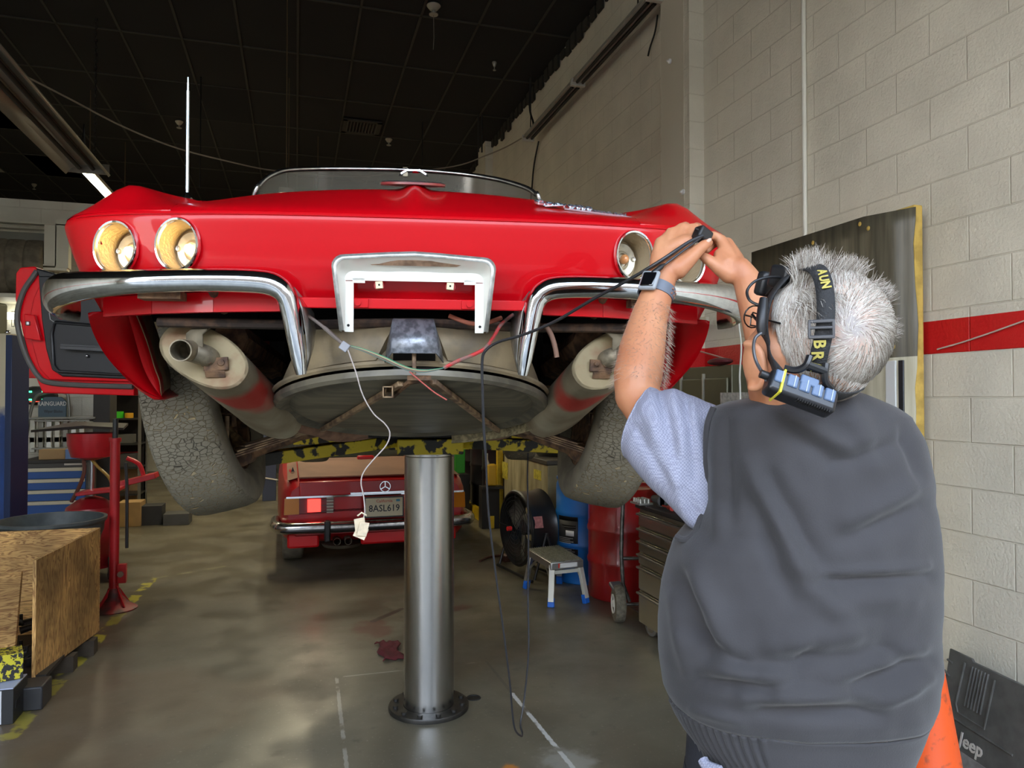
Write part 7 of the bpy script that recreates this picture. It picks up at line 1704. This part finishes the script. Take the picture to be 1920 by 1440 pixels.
for k in range(4200):                                                # nape hair
    a1, a2 = random.uniform(-1, 1), random.uniform(0, 2 * PI); q = V((math.sqrt(1 - a1 * a1) * math.cos(a2), math.sqrt(1 - a1 * a1) * math.sin(a2), a1)); cn_ = hd(-.022, -.045, 0)
    n_ = (Rd * q.x + Fd * q.y + Ud * q.z); p = cn_ + Rd * q.x * .063 + Fd * q.y * .059 + Ud * q.z * .057
    if q.y > -.05 or q.z < -.85 or n_.dot((CP - mo - p).normalized()) < -.3: continue
    d_ = (-CU - CR * .25 + V((random.gauss(0, .14), random.gauss(0, .14), random.gauss(0, .14)))); d_ = (d_ - n_ * d_.dot(n_)).normalized()
    strand(p, n_, d_, random.uniform(.016, .028), random.uniform(.0006, .0010), random.uniform(.03, .15), random.uniform(-.08, .08), random.choices([0, 1, 2, 3], [.44, .28, .12, .16])[0])
# cowlick tufts left and right of the strap
for (cx0, cy0, z0_, nn_, dv, ln) in ((1512, 520, 1.10, 520, (-.12, 1, -.1), (.028, .050)), (1530, 540, 1.09, 300, (.1, .9, -.4), (.02, .04)), (1585, 520, 1.10, 420, (.25, .8, -.3), (.02, .038)), (1640, 560, 1.10, 300, (.6, .5, -.4), (.018, .032)), (1522, 560, 1.065, 420, (.25, -.55, -.6), (.03, .05)), (1665, 620, 1.12, 260, (.8, .1, -.4), (.015, .03))):
    for k in range(nn_):
        p = m_(cx0 + random.gauss(0, 16), cy0 + random.gauss(0, 10), z0_ + random.uniform(-.005, .02)); n_ = (p - hc_).normalized()
        q = skull_p = hc_ + n_ * (.088); 
        d_ = (CR * dv[0] + CU * dv[1] + CF * dv[2] + V((random.gauss(0, .22), random.gauss(0, .22), random.gauss(0, .15)))).normalized()
        strand(q, n_, d_, random.uniform(*ln), random.uniform(.0007, .0011), .25, random.uniform(-.12, .12), random.choices([0, 1, 2, 3], [.4, .25, .15, .2])[0])
hs_ = gs.build('hair_strands', HCOL[0], hair, mats=HCOL[1:], ang=180); hs_['kind'] = 'stuff'
# fine pale hairs on the left forearm
gs = MB()
for k in range(1500):
    t = random.random(); a = LE.lerp(LW, .06 + .74 * t); ang_ = random.uniform(0, 2 * PI); ax0 = (LW - LE).normalized(); x0 = ax0.orthogonal().normalized(); y0 = ax0.cross(x0); n_ = x0 * math.cos(ang_) + y0 * math.sin(ang_)
    rr_ = interp([(0, .046), (.25, .046), (.6, .039), (1, .031)], t)
    strand(a + n_ * rr_, n_, (ax0 * -.6 + n_ * .5 + V((random.gauss(0, .2), random.gauss(0, .2), random.gauss(0, .2)))).normalized(), random.uniform(.010, .020), .00055, .4, 0, 1, 3)
ah = gs.build('arm_hair', mat('fine arm hair', (.35, .26, .2), .6), skin, ang=180, mats=[mat('fine arm hair', (0, 0, 0)), mat('fine arm hair', (0, 0, 0)), mat('fine arm hair', (0, 0, 0))]); ah['kind'] = 'stuff'
# ---- headlamp worn on the head
M_WEB = mat('black webbing', (.022, .022, .023), .75, bump=.5, bscale=300)
def surf(px, py, off=.010):                                          # skull surface under a pixel, pushed outwards
    o_ = CP - mo - hc_; d_ = ray(px, py)
    sc3 = (.101 + off, .097 + off, .081 + off)
    oo = V((o_.dot(Fd) / sc3[0], o_.dot(Ud) / sc3[1], o_.dot(Rd) / sc3[2])); dd = V((d_.dot(Fd) / sc3[0], d_.dot(Ud) / sc3[1], d_.dot(Rd) / sc3[2]))
    A_ = dd.dot(dd); B_ = oo.dot(dd); C_ = oo.dot(oo) - 1; D_ = B_ * B_ - A_ * C_
    t = (-B_ - math.sqrt(D_)) / A_ if D_ > 0 else -B_ / A_
    return CP - mo + d_ * t
def webbing(pts, w_, nm, parent, m=M_WEB, th=.0022):
    pts = smooth_path(pts, 6); rows = []
    for i, p in enumerate(pts):
        d_ = (pts[min(i + 1, len(pts) - 1)] - pts[max(i - 1, 0)]).normalized(); n_ = (p - hc_).normalized(); s_ = d_.cross(n_).normalized()
        rows.append([p - s_ * w_ / 2, p, p + s_ * w_ / 2])
    return MB().grid(rows).build(nm, m, parent, solid=th)
topfront = hd(.075, .088, -.01)
st1 = webbing([topfront, surf(1525, 502, .020), surf(1541, 520, .020), surf(1548, 560, .020), surf(1547, 610, .020), surf(1537, 660, .020), surf(1528, 698, .020)], .024, 'headlamp_strap', man)
stp = [surf(1472, 520, .012), surf(1443, 560, .013), surf(1433, 610, .012), surf(1440, 655, .013), m_(1452, 690, 1.06), m_(1470, 712, 1.055)]
webbing([hd(.10, .045, -.02)] + stp, .022, 'side_strap', st1)
webbing([m_(1530, 728, 1.05), m_(1560, 742, 1.055), m_(1590, 742, 1.075), m_(1608, 728, 1.11), hd(0, -.04, .09), hd(.07, .02, .07), hd(.105, .045, 0)], .024, 'side_strap', st1)
M_YL = mat('woven yellow lettering', (.50, .42, .10), .7)
def strap_text(ch, px, py, sz, rotdeg):
    c = surf(px, py, .0235); n_ = (c - hc_).normalized(); up2 = (CU - n_ * CU.dot(n_)).normalized(); rt2_ = up2.cross(n_).normalized()
    if rt2_.dot(CR) < 0: rt2_ = -rt2_
    a = R(rotdeg); xx = rt2_ * math.cos(a) + up2 * math.sin(a); yy = up2 * math.cos(a) - rt2_ * math.sin(a)
    text_mesh(ch, sz, frame(c, xx, yy), M_YL, 'strap_lettering', st1, .0004, bold=.0006)
for ch, px, py in (('B', 1536, 645), ('R', 1532, 667), ('A', 1529, 687)): strap_text(ch, px, py, .022, -90)
for ch, px, py in (('A', 1541, 510), ('U', 1544, 522), ('N', 1548, 534)): strap_text(ch, px, py, .017, -80)
bk_ = surf(1540, 617, .026); n_ = (bk_ - hc_).normalized(); up2 = (CU - n_ * CU.dot(n_)).normalized(); rt2_ = up2.cross(n_)
BM = Matrix((rt2_, up2, n_)).transposed()
gb = MB()
for dx, dy, a, b in ((0, .011, .034, .005), (0, -.011, .034, .005), (-.0155, 0, .004, .022), (.0155, 0, .004, .022), (0, .002, .03, .004)): gb.box(bk_ + rt2_ * dx + up2 * dy, (a, b, .004), BM)
gb.build('buckle', mat('grey buckle', (.07, .07, .075), .35), st1, bev=.0012)
# battery pack at the nape
bc_ = m_(1499, 738, 1.035); bx = (CR * .93 - CU * .36 + CF * -.05).normalized(); bz = (-CF * .92 + CU * .35 + CR * .1); bz = (bz - bx * bz.dot(bx)).normalized(); by = bz.cross(bx)
BB = Matrix((bx, by, bz)).transposed()
bp_ = MB().box(bc_, (.098, .034, .030), BB).build('battery_pack', mat('black battery housing', (.012, .012, .014), .35), st1, bev=.006, seg=3)
for k in range(5):
    MB().box(bc_ + bx * (-.036 + .018 * k) + by * .006 + bz * .0145, (.0155, .019, .006), BB).build('battery_rib', mat('blue-grey rubber rib', (.10, .15, .25), .45), bp_, bev=.002)
    MB().box(bc_ + bx * (-.034 + .018 * k) + by * .006 + bz * .0178, (.0012, .018, .001), BB).build('rib_line', mat('pale rib line', (.4, .44, .48), .5), bp_)
for k in range(14): MB().box(bc_ + bx * (-.005 + .0035 * k) + by * -.0155 + bz * .010, (.0014, .006, .008), BB).build('vent_slot', M_DARK, bp_)
MB().box(bc_ + bx * -.032, (.0035, .037, .0375), BB).build('rubber_band', mat('yellow rubber band', (.75, .68, .05), .5), bp_, bev=.0012)
MB().cyl(bc_ - bx * .049 + by * .008, bc_ - bx * .060 + by * .008, .006, n=14).build('cable_boot', M_BLACK, bp_)
gk = MB(); gk.tube(smooth_path([m_(1470, 690, 1.035), m_(1492, 694, 1.03), m_(1510, 686, 1.025), m_(1518, 668, 1.028)], 4), .0052, 8); gk.tube(smooth_path([m_(1560, 730, 1.035), m_(1548, 716, 1.03), m_(1546, 700, 1.028), m_(1548, 682, 1.03)], 4), .0055, 8)
gk.tube([m_(1514, 684, 1.026), m_(1548, 697, 1.028)], .006, 8); gk.build('yoke', mat('moulded black yoke', (.012, .012, .013), .3), st1)
MB().box(m_(1517, 716, 1.028), (.026, .014, .008), BB).build('release_clip', mat('blue-grey rubber rib', (0, 0, 0)), bp_, bev=.002)
# lamp unit on the forehead, connector and cable
lm0 = m_(1474, 522, 1.15)
lu = MB().box(lm0, (.046, .036, .036), Matrix((Rd, Fd, Ud)).transposed()).build('lamp_unit', M_BLACK, st1, bev=.006, seg=3)
lc = hd(.118, .055, 0); MB().box(lc, (.06, .02, .04), Matrix((Rd, Fd, Ud)).transposed()).build('lamp_head', M_BLACK, st1, bev=.006)
MB().tube(smooth_path([m_(1462, 520, 1.13), m_(1440, 520, 1.12), m_(1415, 528, 1.115), m_(1401, 545, 1.11), m_(1405, 562, 1.10), m_(1420, 571, 1.095), m_(1431, 569, 1.09)], 6), .0022, 8).build('lamp_cable', M_BLACK, st1)
cn = MB(); cn.tube([m_(1432, 560, 1.08), m_(1430, 578, 1.075), m_(1428, 596, 1.07), m_(1427, 615, 1.068), m_(1428, 628, 1.068)], [.006, .0075, .0078, .007, .005], 12); cn.build('inline_connector', M_BLACK, st1)
MB().tube(smooth_path([m_(1428, 624, 1.065), m_(1416, 634, 1.062), m_(1413, 655, 1.06), m_(1418, 678, 1.055), m_(1430, 700, 1.045), m_(1438, 715, 1.04)], 6), .0024, 8).build('lamp_cable', mat('grey sheath', (.05, .05, .055), .3), st1)
gl_ = MB(); gl_.tube([m_(1425, 590, 1.10), m_(1412, 586, 1.12), m_(1408, 596, 1.13), m_(1407, 610, 1.13), m_(1422, 612, 1.11)], .0013, 6); gl_.tube([m_(1410, 590, 1.12), m_(1424, 606, 1.09), m_(1434, 630, 1.085)], .0022, 6)
gl_.tube([hd(.108, .0, -.055), hd(.02, .0, -.082)], .0015, 6)
for s in (-1, 1): gl_.tube([hd(.110, .0 + .018 * math.sin(t), s * .032 + .024 * math.cos(t)) for t in [2 * PI * k / 16 for k in range(16)]], .0012, 6, True)
gl_.build('glasses', mat('thin black wire', (.01, .01, .01), .3), man)

# ================================================================== TEST LEAD HELD IN THE HANDS
tl0 = P(1317, 441, 1.50)
tl = empty('test_lead', tl0, 0, 'black electrical test lead held in both hands and trailing down from the car', 'cable')
def t_(px, py, z): return P(px, py, z) - tl0
M_CB = mat('black cable', (.022, .022, .025), .4)
pg = MB().box((0, 0, 0), (.034, .026, .028), (0, R(28), R(10))).build('plug', M_BLACK, tl, bev=.005, seg=3)
MB().tube([t_(1312, 432, 1.49), t_(1303, 428, 1.49)], .0022, 6).build('strain_relief', M_BLACK, pg)
ln_ = smooth_path([t_(1318, 442, 1.485), t_(1290, 455, 1.475), t_(1240, 488, 1.46), t_(1180, 524, 1.50), t_(1110, 562, 1.58), t_(1040, 603, 1.66), t_(980, 628, 1.73), t_(935, 641, 1.78), t_(910, 658, 1.80), t_(904, 680, 1.81), t_(905, 740, 1.82), t_(907, 800, 1.83), t_(911, 860, 1.84), t_(916, 960, 1.86), t_(930, 1080, 1.88), t_(945, 1190, 1.90), t_(956, 1280, 1.92), t_(961, 1340, 1.94), t_(966, 1368, 1.95), t_(977, 1380, 1.97), t_(979, 1374, 2.0), t_(976, 1355, 2.03), t_(983, 1310, 2.06), t_(991, 1220, 2.15), t_(990, 1120, 2.25), t_(991, 1000, 2.4), t_(989, 900, 2.6), t_(990, 850, 2.72)], 5)
MB().tube(ln_, [.0036] * 60 + [.0027] * (len(ln_) - 60), 8).build('long_cable', M_CB, tl)
MB().tube(smooth_path([t_(1314, 446, 1.485), t_(1295, 460, 1.472), t_(1268, 480, 1.458), t_(1245, 497, 1.45)], 6), .0024, 8).build('short_cable', M_CB, tl)
MB().tube([t_(1246, 495, 1.45), t_(1240, 500, 1.447), t_(1228, 510, 1.445), t_(1216, 521, 1.445), t_(1214, 523, 1.445)], [.002, .0052, .0062, .0062, .003], 10).build('probe_handle', M_BLACK, tl)
